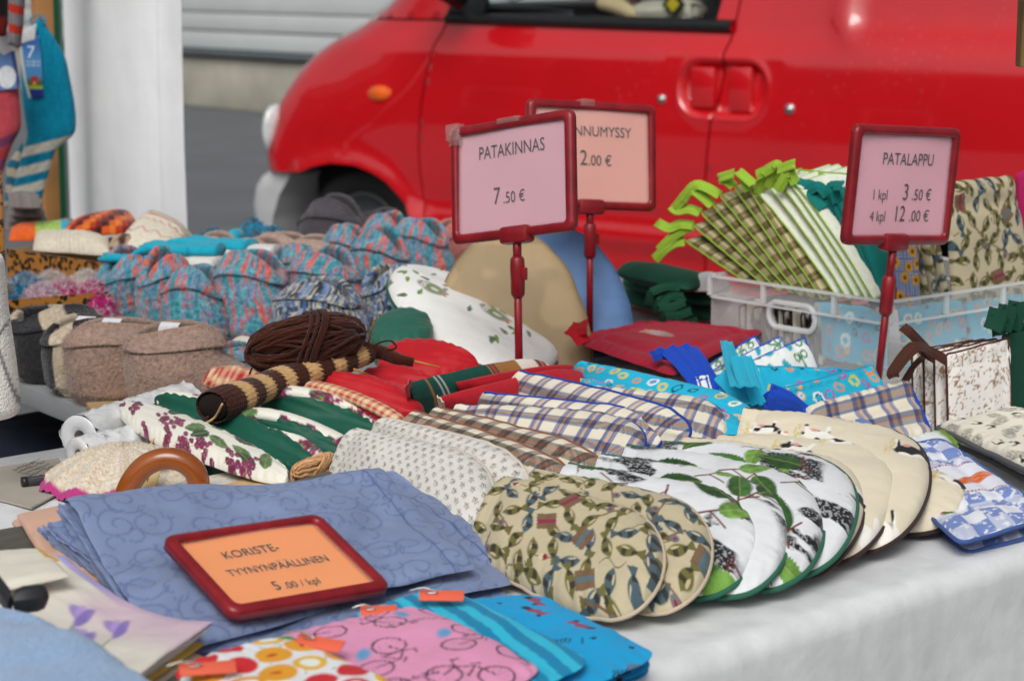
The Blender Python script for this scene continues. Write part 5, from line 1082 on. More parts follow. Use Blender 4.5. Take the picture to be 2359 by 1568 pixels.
def slipper(px, py, yaw, label, prt, Hh=.108, Wd=.092, Lg=.20, seed=0, tilt=0.0, fz=2600, base_h=0.0, pinch=.55, lean=0.0, scale=1.0, sole=None, arch=.30, knit=.0009, cuffc=None, tagc=False, name='felt_slipper', toe=.16):
    rr = np.random.default_rng(seed); o0 = P(px - 34, py + 6, base_h); Hh *= 1.04; Wd *= 1.1; Lg *= 1.06; n = 128; ks = []; Hh, Wd, Lg = Hh * scale, Wd * scale, Lg * scale
    th = np.linspace(0, 2 * math.pi, n, endpoint=False)
    prof = [(s, s, 0) for s in np.linspace(0, .74, 34)] + [(.74 + .26 * u, .74 + .26 * u, 1) for u in np.linspace(0.02, 1, 14)] + [(1 - .02 * 0, 1.0, 2)] + [(1 - .5 * u, 1.0, 3) for u in np.linspace(.1, 1, 8)]
    rows = []; crow = []
    for zz, s, kind in prof:
        e = sstep(0, .16, s); xh = -.5 * Wd * .35 * math.sin(math.pi * min(s, 1)) * .5 - .0; xf = Lg * (1 - toe * sstep(.30, .72, s)) ; xf = xf * (.72 + .28 * e); xh = xh + .012 * (1 - e)
        b = Wd / 2 * (.78 + .22 * e) * (1 - .06 * sstep(.45, .72, s)) * (1 + .06 * math.sin(math.pi * min(s, 1))); off = 0.0
        if kind == 1: u = (s - .74) / .26; off = .0075 * math.sin(math.pi * min(u * .85 + .10, 1)) ** .7 - .0085 * math.exp(-(u / .06) ** 2)
        if kind == 2: off = -.002
        if kind == 3: off = -.008
        a = (xf - xh) / 2 + off; b = b + off; cx = (xf + xh) / 2; pn = 1 - pinch * sstep(.72, 1.0, s) * (.8 if kind < 3 else 1.0)
        ct, st_ = np.cos(th), np.sin(th); ex = 2.4; x = cx + a * np.sign(ct) * np.abs(ct) ** (2 / ex); y = b * np.sign(st_) * np.abs(st_) ** (2 / ex) * (pn + (1 - pn) * (1 - np.clip(1 - np.abs(ct), 0, 1)) * .0)
        sagz = Hh * sstep(.55, 1, s) * (-arch * np.abs(np.cos(th)) ** 2.2 * (1 if kind < 3 else .6) + .03 * np.sin(th * 2 + seed) + .02 * np.sin(th * 3 + 2 * seed)); z = zz * Hh + sagz
        rows.append(np.stack([x, y, np.broadcast_to(z, x.shape)], -1))
    L = A(rows); m = len(rows); per = np.concatenate([[0], np.cumsum(np.linalg.norm(np.diff(L[20], axis=0), axis=1))]); arc = np.broadcast_to(per, (m, n)); zc = np.broadcast_to(np.cumsum(np.concatenate([[0], np.full(m - 1, Hh / 40)]))[:, None], (m, n))
    lump = .007 * (fbm(arc * 18 + seed, zc * 18, seed, 3) - .5) + knit * np.sin(zc / .0042 * 2 * math.pi + 1.5 * np.sin(arc / .006)) ; ctr = L.mean(1, keepdims=True); dd = L - ctr; dd[..., 2] = 0; L = L + dd / (np.linalg.norm(dd, axis=-1, keepdims=True) + 1e-9) * lump[..., None]
    L[..., 0] += lean * L[..., 2]; cc = prt(arc + seed, zc); 
    cre = A([1 - .45 * math.exp(-((p[0] - .745) / .014) ** 2) if p[2] < 2 else (.45 if p[2] == 3 else 1) for p in prof]); cc = cc * cre[:, None, None]  # shade of the cuff groove and slipper inside, painted into the wool colour
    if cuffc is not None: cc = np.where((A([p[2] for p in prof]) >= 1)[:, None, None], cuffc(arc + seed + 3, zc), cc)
    R = Matrix.Rotation(yaw, 3, 'Z') @ Matrix.Rotation(tilt, 3, 'X'); W = L @ A(R).T + o0; W[..., 2] += max(0, TABLE + base_h + .001 - W[..., 2].min())
    t = thing(name, label, 'slipper', W[0].mean(0) , SLG)
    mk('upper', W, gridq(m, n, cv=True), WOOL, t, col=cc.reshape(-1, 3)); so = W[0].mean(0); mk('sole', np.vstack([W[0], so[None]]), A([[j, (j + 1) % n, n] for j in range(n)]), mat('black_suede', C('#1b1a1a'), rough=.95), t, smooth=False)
    nr = gnorm(W); nr = np.where((np.sum(nr * (W - W.mean((0, 1))), -1) < 0)[..., None], -nr, nr); k = m - 8
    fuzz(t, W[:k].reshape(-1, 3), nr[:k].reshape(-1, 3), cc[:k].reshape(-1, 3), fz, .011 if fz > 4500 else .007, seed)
    ax_ = A([math.cos(yaw), math.sin(yaw), 0])
    if tagc: box('paper_tag', W[m - 12].mean(0) + UP * .006 - ax_ * .01, A([.014, -.004, 0]), A([.001, .004, .002]), UP * .006 + A([.002, 0, 0]), mat('white_card', C('#d6d6da'), rough=.7), t, .05)
    return t
BEIGE = '#a08678'; r_ = math.radians
slipper(205, 925, r_(24), 'beige felted slipper beside the black and cream pair on the table edge', solidw(BEIGE), .116, .105, .165, seed=1, knit=.0, fz=5000, tagc=True, toe=.22, arch=.17, pinch=.72)
slipper(342, 946, r_(20), 'beige felted slipper standing on the wooden board', solidw(BEIGE), .122, .110, .165, seed=2, knit=.0, fz=5000, tagc=True, toe=.28, arch=.17, pinch=.72)
def bw(seed): return lambda a, z: np.where((((a * 9 + seed * .37) % 1) < .38)[..., None], base(a, z, C('#bfb09a'), .2, 200, 3), base(a, z, C('#2e2d30'), .3, 300, 4))
slipper(72, 875, r_(35), 'black and cream felted slipper at the corner of the grey table', bw(1), .108, .095, .15, seed=3, knit=0, fz=4000, arch=.15, pinch=.7)
slipper(150, 905, r_(30), 'black and cream felted slipper next to the beige pair', bw(2.2), .106, .090, .15, seed=4, knit=0, fz=4000, tagc=True, arch=.15, pinch=.7)
slipper(470, 918, r_(30), 'small multicoloured slipper in front beside the red chequered cosy', streaks(21, w=.006, h=.02), .072, .070, .15, seed=5)
mlt = ['multicoloured felted slipper lying tipped against the leopard box', 'multicoloured felted slipper squeezed second from the leopard box', 'multicoloured felted slipper with a loose cuff in front of its row', 'large multicoloured slipper standing above the pale wool ball', 'multicoloured slipper with a sloping cuff behind the brown skein', 'multicoloured slipper peeking out between two larger ones', 'multicoloured slipper in the second row next to the beige ones', 'multicoloured slipper just left of the beige half-round cosy', 'multicoloured slipper in the rear row below the grey pair', 'multicoloured slipper with a pale turquoise cuff beside the pink sign']
for i, (x, y, yw, tl, h, w, lg) in enumerate(((275, 752, 20, .30, .120, .085, .115), (365, 768, 35, .1, .124, .085, .11), (425, 786, -8, 0, .116, .090, .115), (540, 776, -10, 0, .138, .110, .150), (725, 762, -32, .0, .138, .105, .150), (660, 722, -15, 0, .120, .080, .12), (790, 668, -30, 0, .120, .080, .12), (860, 692, -32, .0, .126, .088, .135), (878, 640, -25, 0, .122, .080, .12), (950, 655, -25, .0, .124, .095, .135))):
    slipper(x, y, r_(yw), mlt[i], streaks(30 + 7 * i), h * 1.08, w * .95, lg * .84, seed=10 + i, tilt=tl, fz=4200)
bgl = ['beige felted slipper with a high collar behind the multicoloured row', 'beige felted slipper with a round cuff in the middle of the table', 'beige felted slipper at the back under the turquoise pompoms', 'beige felted slipper between the grey pair and the others']
for i, (x, y, h, w) in enumerate(((462, 692, .124, .085), (560, 695, .122, .105), (620, 662, .112, .08), (690, 672, .112, .09))): slipper(x, y, r_(-15), bgl[i], solidw('#b0978a'), h, w, .13, seed=30 + i, knit=0, fz=1800)
GB = ('#39435a', '#5f7aa0', '#8d97a5', '#2c2f38', '#b9b3a0', '#46639a')
slipper(690, 795, r_(-30), 'blue and grey felted slipper behind the brown skein', streaks(90, GB), .118, .100, .15, seed=40)
slipper(880, 775, r_(25), 'blue and grey felted slipper leaning against the owl print cosy', streaks(95, GB), .118, .080, .12, seed=41)
slipper(742, 615, r_(-20), 'dark grey fuzzy slipper rising at the back of the table', solidw('#4f4b51'), .146, .105, .14, seed=42, knit=0, fz=5000, tagc=True)
slipper(850, 612, r_(-20), 'dark grey fuzzy slipper half hidden behind its pair', solidw('#454247'), .118, .095, .13, seed=43, knit=0, fz=5000, tagc=True)
slipper(1030, 640, r_(60), 'coral red slipper barely showing behind the pink sign', solidw('#c9746c'), .112, .07, seed=44, knit=0)
# wool ball and board, tag
th = np.linspace(0, 2 * math.pi, 40, endpoint=False); ph = np.linspace(0, math.pi, 24); c0 = P(560, 808, .022)
W = np.stack([np.stack([c0[0] + .024 * math.sin(p) * np.cos(th), c0[1] + .024 * math.sin(p) * np.sin(th), c0[2] + .024 * math.cos(p) + 0 * th], -1) for p in ph]); W += .0012 * (fbm(th[None] * 3 + 0 * ph[:, None], ph[:, None] * 5 + 0 * th[None], 3)[..., None] - .5)
tag(mk('wool_ball', W, gridq(24, 40, cv=True), mat('white_felt', C('#cfc9ba'), rough=1, var=.12, vscale=60, bump=.5, bscale=120)), 'pale felt ball in front of the multicoloured slippers', 'wool ball')
tag(pillow('insole', Q((508, 745, .02), (630, 742, .03), (650, 775, .012), (520, 782, .01)), .006, plain(C('#18181a')), kind='disc', res=.005), 'black insole lying under the large multicoloured slipper', 'insole')
tag(box('wooden_board', P(330, 944, .005), A([.07, .02, 0]), A([-.015, .045, 0]), UP * .0065, mat('pale_board', C('#b99b6c'), rough=.7, var=.2, vscale=12), None, .15), 'small pale wooden board under a beige slipper', 'board')

# ------------------------------------------------------------------ leopard boxes and what is in them
def leo_mat():
    m = bpy.data.materials.new('leopard_paper'); m.use_nodes = True; n, l = m.node_tree.nodes, m.node_tree.links; b = n['Principled BSDF']; tc = n.new('ShaderNodeTexCoord'); v = n.new('ShaderNodeTexVoronoi'); v.inputs['Scale'].default_value = 78
    nz = n.new('ShaderNodeTexNoise'); nz.inputs['Scale'].default_value = 60; nz.inputs['Detail'].default_value = 3; mx = n.new('ShaderNodeMix'); mx.data_type = 'VECTOR'; mx.inputs[0].default_value = .022
    l.new(tc.outputs['Object'], nz.inputs['Vector']); l.new(tc.outputs['Object'], mx.inputs[4]); l.new(nz.outputs['Color'], mx.inputs[5]); l.new(mx.outputs[1], v.inputs['Vector'])
    r = n.new('ShaderNodeValToRGB'); e = r.color_ramp.elements; e[0].position = .0; e[0].color = (*C('#8a5a22'), 1); e[1].position = .60; e[1].color = (*C('#a56c2a'), 1)
    for p, c in ((.14, '#7a4c1c'), (.19, '#160d07'), (.44, '#120b07'), (.51, '#a06a28')): k = e.new(p); k.color = (*C(c), 1)
    l.new(v.outputs['Distance'], r.inputs['Fac']); l.new(r.outputs['Color'], b.inputs['Base Color']); b.inputs['Roughness'].default_value = .35; return m
LEO = leo_mat(); CARD = mat('brown_card', C('#b89a78') * .8, rough=.85, var=.06)
def tray(name, label, c, h, material=LEO):            # c: floor corners in order, h: height
    c = A(c); t = thing(name, label, 'box', c.mean(0)); ctr = c.mean(0)
    mk('bottom', np.vstack([c + UP * .002]), A([[0, 1, 2, 3]]), CARD, t, smooth=False)
    for i in range(4):
        a, b = c[i], c[(i + 1) % 4]; n = unit(np.cross(b - a, UP)); n = n if n @ (a - ctr) > 0 else -n; q = A([a, b, b + UP * h, a + UP * h]); qi = q - n * .002
        mk('side', q, A([[0, 1, 2, 3]]), material, t, smooth=False); mk('lining', qi, A([[3, 2, 1, 0]]), CARD, t, smooth=False)
        mk('edge', np.vstack([q[2:], qi[2:]]), A([[0, 1, 3, 2]]), CARD, t, smooth=False)
    return t
f0, f1 = P(0, 694, .072), P(262, 672, .072); f0[2] = f1[2] = TABLE + .001; ed = unit(f1 - f0); bd_ = A([-ed[1], ed[0], 0]); bd_ = bd_ if bd_[1] > 0 else -bd_
tray('leopard_box', 'leopard pattern box filled with fluffy slippers', [f0, f1, f1 + bd_ * .17, f0 + bd_ * .17], .072)
l0 = f0 - ed * .002; lid = thing('box_lid', 'leopard pattern lid standing on edge beside the fluffy slippers', 'lid', l0)
pl = P(14, 690, .07); box('panel', A([pl[0] - .035, pl[1] - .02, TABLE + .145]), A([.040, .004, 0]), A([-.0008, .006, 0]), UP * .143, LEO, lid, .2)
s0, s1 = P(15, 574, .092), P(408, 632, .092); s0[2] = s1[2] = TABLE + .001; ed2 = unit(s1 - s0); bd2 = A([-ed2[1], ed2[0], 0]); bd2 = bd2 if bd2[1] > 0 else -bd2
tray('leopard_box', 'large leopard pattern box full of gloves and socks', [s0, s1, s1 + bd2 * .30, s0 + bd2 * .30], .092)
def fluffy(px, py, h, rx, ry, col, label, seed):
    c = P(px, py, h); th = np.linspace(0, 2 * math.pi, 40, endpoint=False); ph = np.linspace(.0, math.pi * .62, 16)
    W = np.stack([np.stack([c[0] + rx * math.sin(p) * np.cos(th), c[1] + ry * math.sin(p) * np.sin(th), c[2] - .035 + .045 * math.cos(p) + 0 * th], -1) for p in ph]); col = A(col)
    t = thing('fluffy_slipper', label, 'slipper', (c[0], c[1], TABLE + .003), 'fluffy slippers in the leopard box'); a = np.arctan2(np.sin(th), np.cos(th))
    cc = np.broadcast_to(col, W.shape); mk('body', W, gridq(16, 40, cv=True), WOOL, t, col=cc.reshape(-1, 3)); nr = unit(W[8, 0] - c); N = W - (c - UP * .04); N /= np.linalg.norm(N, axis=-1, keepdims=True)
    wv = np.random.default_rng(seed).uniform(0, 1, W.shape[:2])[..., None]; c2 = np.where(wv > .62, C('#e6e2e4'), cc); fuzz(t, W.reshape(-1, 3), N.reshape(-1, 3), c2.reshape(-1, 3), 5200, .019, seed, rad=.0005, lean=.6)
for i, (x, y, col, lb) in enumerate(((60, 655, '#0f94bd', 'turquoise fluffy slipper in the leopard box corner'), (118, 650, '#d9c9c0', 'cream fluffy slipper next to the turquoise one'), (150, 672, '#c01874', 'magenta fluffy slipper in front of the cream ones'), (200, 648, '#d8ccc0', 'pale fluffy slipper in the middle of the leopard box'), (250, 652, '#2a90c4', 'blue and white fluffy slipper against the multicoloured slippers'), (215, 672, '#c21f7a', 'magenta fluffy slipper along the front of the leopard box'), (95, 678, '#c9a6b8', 'pink-white fluffy slipper along the front of the leopard box'))):
    fluffy(x, y - 4, .074, .036, .034, C(col), lb, 60 + i)
# folded knitwear on the big box
def ribbed(f, per=.006, amp=.25, ax='y'): return lambda x, y: f(x, y) * (1 - amp + amp * np.abs(np.sin((y if ax == 'y' else x) * math.pi / per)))[..., None]
def knitp(c, prt, label, cat, T_=.02, seed=0, name='folded_socks', kind='sq.12', res=.0026, **k):
    return tag(pillow(name, c, T_, prt, None, KNIT, kind=kind, seed=seed, res=res, edge=k.pop('edge', 2.4), wr=k.pop('wr', 1.6), **k), label, cat, k.pop('group', None))
for i in range(4):
    knitp(Q((12 + 4 * i, 528 - 17 * i, .105 + .02 * i), (112 - 6 * i, 530 - 17 * i, .105 + .02 * i), (108 - 6 * i, 500 - 17 * i, .115 + .02 * i), (16, 498 - 17 * i, .115 + .02 * i)), ribbed(plain(C('#7d7470')), .005, .3, 'x'), ['%s folded grey ribbed sock in the pile under the turquoise sock' % w for w in ('lowest', 'second', 'third', 'topmost')][i], 'socks', .022, 300 + i, infl=(.6, .5))
knitp(Q((105, 520, .11), (175, 512, .11), (190, 545, .09), (100, 548, .09)), ribbed(plain(C('#8b8683')), .005, .3, 'x'), 'grey wool sock lying beside the ribbed pile', 'socks', .025, 305)
def chk4(x, y):
    cl = A([C(h) for h in ('#d9591e', '#7a1e16', '#e07a28', '#3a1a14', '#b23a1c')]); i = (np.floor(x / .018) * 2 + np.floor(y / .022) * 3).astype(int) % 5; return cl[i] * (.85 + .3 * vnoise(x * 500, y * 500, 2))[..., None]
knitp(Q((140, 560, .10), (330, 545, .10), (300, 498, .115), (150, 525, .12)), chk4, 'orange and brown chequered wool socks on the leopard box', 'socks', .03, 306, bend=.01)
def lim(x, y): return np.where((x < .05)[..., None], C('#d8602a'), np.where((x < .1)[..., None], C('#9cc05a'), C('#2aa6c4'))) * (.85 + .3 * vnoise(x * 500, y * 500, 2))[..., None]
knitp(Q((20, 556, .10), (190, 548, .105), (185, 520, .115), (25, 528, .115)), lim, 'lime, orange and turquoise striped socks at the box corner', 'socks', .025, 307)
knitp(Q((75, 578, .09), (255, 592, .085), (250, 548, .11), (90, 535, .11)), ribbed(plain(C('#d9d0bc')), .007, .22, 'x'), 'cream ribbed sock folded over the box rim', 'socks', .025, 308)
def nordic(x, y):
    c = base(x, y, C('#dcd4c0'), .06, 200, 2); c = mixc(c, C('#b8202c'), sstep(.004, .002, np.abs(x - .150))); c = mixc(c, C('#6d7a3a'), sstep(.005, .003, np.abs(x - .172)))
    z = .118 + .012 * (2 * np.abs(((y / .022) % 1) - .5) - .5); c = mixc(c, C('#b02a38'), sstep(.0035, .0018, np.abs(x - z)) * ((y * 160) % 1 < .7)); return mixc(c, C('#b02a38'), sstep(.004, .002, np.abs(x - .06 - .008 * np.sin(y * 160))) * .6)
knitp(Q((262, 575, .095), (352, 486, .145), (448, 550, .10), (390, 600, .085)), nordic, 'cream wool socks with red and olive pattern bands', 'socks', .028, 309, bend=.012)
knitp(Q((242, 585, .088), (382, 592, .085), (372, 556, .105), (262, 548, .11)), lambda x, y: mixc(base(x, y, C('#b39a80'), .1, 90), C('#4a2e24'), sstep(.48, .56, fbm(x * 60, y * 25, 4))), 'brown patterned wool socks on the box rim', 'socks', .03, 310)
def glove(px, py, h, yaw, col, label, seed, s=1.0):
    c = P(px, py, h); t = thing('glove', label, 'gloves', c, 'gloves piled on the leopard box'); d = A([math.cos(yaw), math.sin(yaw), 0]); sd = A([-d[1], d[0], 0]); rr = np.random.default_rng(seed); mb = MB()
    for k in range(4):
        b = c + sd * (k - 1.5) * .019 * s; p = spline([b - d * .045 * s, b, b + d * .035 * s + UP * .004, b + d * .070 * s + sd * rr.normal(0, .006) + UP * rr.normal(0, .004)], 22); v, q, tr = tubev(p, np.r_[np.full(16, .0125 * s), np.linspace(.0122, .004, 6) * s], 12, flat=.75); mb.add(v, q, tr, A(col) * rr.uniform(.9, 1.08))
    mb.build('fingers', KNIT, t); p = spline([c - d * .03 * s, c - d * .055 * s, c - d * .10 * s], 16); v, q, tr = tubev(p, .036 * s, 24, flat=.4); MB().add(v, q, tr, col).build('cuff', KNIT, t)
WHT, TQW = C('#d9d8d2'), C('#1fa4bf')
for i, (x, y, h, yw, col, lb) in enumerate(((318, 604, .088, 175, TQW, 'turquoise gloves hanging over the front of the box'), (405, 610, .085, 160, WHT, 'white gloves with fingers towards the brown socks'), (470, 612, .075, 165, WHT, 'white gloves beside the beige slipper'), (400, 582, .105, 170, TQW, 'turquoise gloves between the two white pairs'), (480, 570, .10, 160, TQW, 'turquoise gloves under the speckled pompoms'), (530, 585, .09, 170, WHT, 'white gloves behind the beige slipper collar'))): glove(x - 4, y - 8, h + .035, r_(yw), col, lb, 70 + i, .88)
def pompom(px, py, h, r, label, seed):
    c = P(px, py, h); th = np.linspace(0, 2 * math.pi, 28, endpoint=False); ph = np.linspace(0, math.pi, 16); d = np.stack([np.stack([math.sin(p) * np.cos(th), math.sin(p) * np.sin(th), math.cos(p) + 0 * th], -1) for p in ph]); rr = np.random.default_rng(seed)
    W = c + d * r * (1 + .12 * rr.normal(size=d.shape[:2])[..., None]); sp = np.where(rr.uniform(size=d.shape[:2])[..., None] > .7, C('#5a5f66'), C('#128fb5')); t = thing('pompom', label, 'pompom', c - UP * r, 'speckled pompoms at the back of the table')
    mk('core', W, gridq(16, 28, cv=True), WOOL, t, col=sp.reshape(-1, 3)); fuzz(t, W.reshape(-1, 3), d.reshape(-1, 3), sp.reshape(-1, 3), 1800, .010, seed, name='tufts', rad=.0012)
for i, (x, y, r, lb) in enumerate(((490, 560, .024, 'speckled turquoise pompom nearest the patterned cream socks'), (560, 562, .024, 'speckled turquoise pompom at the front of the cluster'), (585, 545, .030, 'largest speckled turquoise pompom'), (628, 555, .024, 'speckled turquoise pompom nearest the grey slippers'), (370, 592, .022, 'speckled turquoise pompom between the gloves'))): pompom(x, y, .085, r, lb, 80 + i)
tag(tube('scarf', spline([P(512, 570, .07), P(530, 552, .10), P(548, 545, .10), P(558, 560, .08)], 26), .016, KNIT, None, 16, col=TQW), 'turquoise knitted scarf loop between the pompoms', 'scarf')
tag(pillow('red_trim', Q((560, 600, .06), (740, 590, .07), (745, 572, .075), (565, 578, .07)), .02, lambda x, y: mixc(base(x, y, C('#b01a34')), C('#d9a9a9'), .6 * (vnoise(x * 400, y * 400, 3) > .6)), None, KNIT, kind='sq.3', res=.004), 'red speckled knitted scarf lying behind the beige slippers', 'scarf')
tag(pillow('red_trim', Q((480, 640, .05), (540, 600, .06), (560, 612, .05), (500, 655, .04)), .02, lambda x, y: mixc(base(x, y, C('#b01a34')), C('#d9a9a9'), .6 * (vnoise(x * 400, y * 400, 3) > .6)), None, KNIT, kind='sq.3', res=.004), 'red speckled knitted strip between the white gloves and the beige slipper', 'scarf')

# ------------------------------------------------------------------ things hanging on the stall side
def plush(name, pts, Y, T_, prt, material=KNIT, parent=None, step=3.2, edge=.5, loc=None, yoff=0.0):
    L = resample(A(pts, float), step); k = len(L); lo, hi = L.min(0), L.max(0); gx, gy = np.meshgrid(np.arange(lo[0], hi[0], step), np.arange(lo[1], hi[1], step)); p = np.stack([gx.ravel(), gy.ravel()], -1); p = p[pip(p, L)]
    dm = np.min(np.linalg.norm(p[:, None] - L[None], axis=2), 1); p = p[dm > step * .5]
    vo, _, fo, *_ = geometry.delaunay_2d_cdt([Vector(q) for q in np.vstack([L, p])], [(i, (i + 1) % k) for i in range(k)], [], 0, 1e-6); v2 = A([q[:] for q in vo]); tri = A([f for f in fo], int); tri = tri[pip(v2[tri].mean(1), L)]
    d = np.zeros(len(v2)); 
    for c in range(0, len(v2), 2000): d[c:c + 2000] = np.min(np.linalg.norm(v2[c:c + 2000, None] - L[None], axis=2), 1)
    d[:k] = 0; R = max(d.max(), 1); h = T_ * np.clip(1 - (1 - np.clip(d / (R * .9), 0, 1)) ** 2, 0, 1) ** edge; W = A([D(q[0], q[1], Y) for q in v2]); cc = prt(v2[:, 0], v2[:, 1]); n = len(v2)
    F_ = W + A([0, -1, 0]) * (h + yoff)[:, None]; B_ = W + A([0, 1, 0]) * (h * .6 - yoff)[:, None]; mb = MB(); a = F_[tri]; fl = np.cross(a[:, 1] - a[:, 0], a[:, 2] - a[:, 0])[:, 1] > 0; tri[fl] = tri[fl][:, ::-1]
    mb.add(F_, None, tri, cc); mb.add(B_, None, tri[:, ::-1], cc); return mb.build(name, material, parent, loc=loc)
TS = C('#0a86a8')
def tsock(x, y):
    u = y + .25 * (x - 60); c = np.broadcast_to(TS, x.shape + (3,)) * (.85 + .3 * vnoise(x * .25, y * .05, 3))[..., None]
    for lo in (338, 382, 424, 466): c = mixc(c, C('#d6d2c2'), sstep(lo - 2, lo + 2, u) * sstep(lo + 24, lo + 20, u))
    return c * (1 - .22 * (np.abs(np.sin((x + .12 * y) * .55)) < .35) * (y > 310))[..., None]
YS = 4.62
so_ = thing('hanging_sock', 'turquoise wool sock with cream stripes hanging by the stall post', 'sock', D(95, 480, YS), 'knitwear hanging on the stall side')
plush('knit', spline([(70, 62), (92, 40), (108, 62), (128, 92), (150, 132), (163, 190), (172, 240), (175, 285), (168, 312), (140, 335), (126, 352), (112, 400), (98, 450), (86, 486), (20, 474), (34, 420), (52, 350), (62, 310), (54, 250), (48, 180), (52, 110)], 90), YS, .022, tsock, parent=so_)
tube('hanger_loop', A([D(88 + 18 * math.cos(t), 48 + 12 * math.sin(t), YS - .01) for t in np.linspace(0, 2 * math.pi, 24, endpoint=False)]), .0018, KNIT, so_, 6, col=TS, closed=True)
def label_(x, y):
    c = np.broadcast_to(C('#4f96cf'), x.shape + (3,)).copy(); c = mixc(c, C('#2f6fb5'), sstep(140, 100, y)); c = mixc(c, C('#4d6a48'), sstep(180, 186, y + 4 * np.sin(x * 1.1))); c = mixc(c, C('#b23a3c'), (np.abs(x - 80) < 8) & (y > 175) & (y < 198)); c = mixc(c, C('#e0b030'), (np.abs(x - 80) < 3) & (y > 188) & (y < 197)); c = mixc(c, C('#8fc03a'), (y > 198) & (y < 206)); c = mixc(c, C('#1f2f8a'), y > 206)
    c = mixc(c, C('#e8eef4'), ((np.abs(x - 76) < 17) & ((np.abs(y - 143) < 2.5) | (np.abs(y - 151) < 2.5)) & ((x * .7) % 2 < 1.3)) * .6); return mixc(c, C('#eef2f6'), text_mask(x, -y, '7', 71, -134, 40))
lb_ = plush('label', [(50, 88), (90, 82), (96, 140), (100, 225), (76, 228), (62, 190), (52, 120)], YS - .026, .0015, label_, PAPER, so_, step=1.6)
plush('price_tag', [(48, 74), (84, 54), (80, 92), (46, 102)], YS - .029, .001, lambda x, y: mixc(base(x * .01, y * .01, C('#d5d5d8')), C('#444a55'), (vnoise(x * .9, y * 1.2, 5) > .78) * .5), PAPER, lb_, step=2)
mat_fold = plush('label_fold', [(48, 100), (53, 122), (63, 190), (72, 230), (66, 226), (54, 180), (46, 120)], YS - .020, .002, lambda x, y: base(x * .01, y * .01, C('#d9d9d6')), PAPER, so_, step=2)
def psock(x, y):
    c = np.broadcast_to(C('#b2454e'), x.shape + (3,)) * (.85 + .3 * vnoise(x * .3, y * .06, 4))[..., None]; u = y + .4 * x
    for lo, col in ((318, '#5a3560'), (345, '#a8383c'), (368, '#6d3f68'), (390, '#b2454e')): c = mixc(c, C(col), sstep(lo, lo + 4, u) * sstep(lo + 26, lo + 22, u) * .8)
    return c
po = thing('hanging_sock', 'rose red wool sock with purple stripes beside the turquoise one', 'sock', D(20, 400, 4.5), 'knitwear hanging on the stall side')
plush('knit', spline([(-30, 130), (20, 120), (36, 160), (44, 220), (48, 270), (46, 300), (30, 330), (15, 370), (0, 410), (-30, 420)], 60), 4.5, .022, psock, parent=po)
def lab2(x, y):
    c = mixc(base(x * .01, y * .01, C('#5d7fb5')), C('#27407f'), sstep(24, 28, x - .2 * (y - 130))); return mixc(mixc(c, C('#dfe2e6'), ell(x - 16, y - 178, 21, 26, .04)), C('#7d8288'), ell(x - 16, y - 178, 19, 24, .04) * (vnoise(x * .7, y * .7, 3) > .66) * .5)
l2 = plush('label', [(-20, 125), (34, 118), (46, 190), (44, 204), (-20, 212)], 4.5 - .027, .0015, lab2, PAPER, po, step=1.6)
plush('price_tag', [(-10, 78), (16, 70), (36, 112), (10, 128), (-12, 116)], 4.5 - .030, .001, lambda x, y: base(x * .01, y * .01, C('#cfcfd2')), PAPER, l2, step=2)
def gstr(x, y):
    c = np.broadcast_to(C('#77757a'), x.shape + (3,)); u = y - .28 * (x - 20)
    for lo in (4, 50): c = mixc(c, C('#b0301e'), sstep(lo, lo + 3, u) * sstep(lo + 24, lo + 21, u))
    return c * (.8 + .25 * np.abs(np.sin(x * .62)))[..., None]
go = thing('hanging_glove', 'grey and orange striped ribbed sleeve hanging above the labels', 'glove', D(35, 110, 4.4), 'knitwear hanging on the stall side')
plush('knit', [(20, -60), (58, -60), (58, 0), (54, 60), (48, 108), (40, 112), (28, 106), (18, 104), (20, 50)], 4.4, .02, gstr, parent=go)
bo = thing('hanging_glove', 'black and dark red knitted sleeve at the stall corner', 'glove', D(5, 60, 4.42), 'knitwear hanging on the stall side')
plush('knit', [(-40, -60), (22, -60), (20, 0), (18, 60), (14, 84), (-40, 90)], 4.42, .02, lambda x, y: mixc(base(x * .01, y * .01, C('#1b1718')), C('#6d1a16'), sstep(34, 44, y)), parent=bo)
st_ = thing('hanging_sock', 'cream and dark teal striped sock behind the rose one', 'sock', D(35, 440, 4.72), 'knitwear hanging on the stall side')
plush('knit', [(15, 380), (50, 330), (62, 350), (52, 420), (40, 480), (10, 480)], 4.72, .015, lambda x, y: mixc(base(x * .01, y * .01, C('#a59c88')), C('#1d5f74'), (((y - .2 * x) / 40) % 1 < .5)), parent=st_)
fo_ = thing('fleece_mitten', 'white fleece with grey pattern hanging at the table corner', 'fleece', D(5, 960, 2.5))
def flee(x, y): return mixc(base(x * .01, y * .01, C('#dddbd6'), .04), C('#6d6a72'), sstep(4, 2, np.abs((x - 10) + .35 * (y - 780) - 8 * np.sin(y * .03))) + sstep(4, 2, np.abs((x - 4) - .3 * (y - 780))))
plush('cloth', spline([(-60, 570), (2, 585), (14, 640), (22, 720), (34, 800), (43, 870), (46, 905), (46, 940), (32, 958), (0, 968), (-60, 975)], 60), 2.5, .03, flee, TERRY, fo_, step=4)
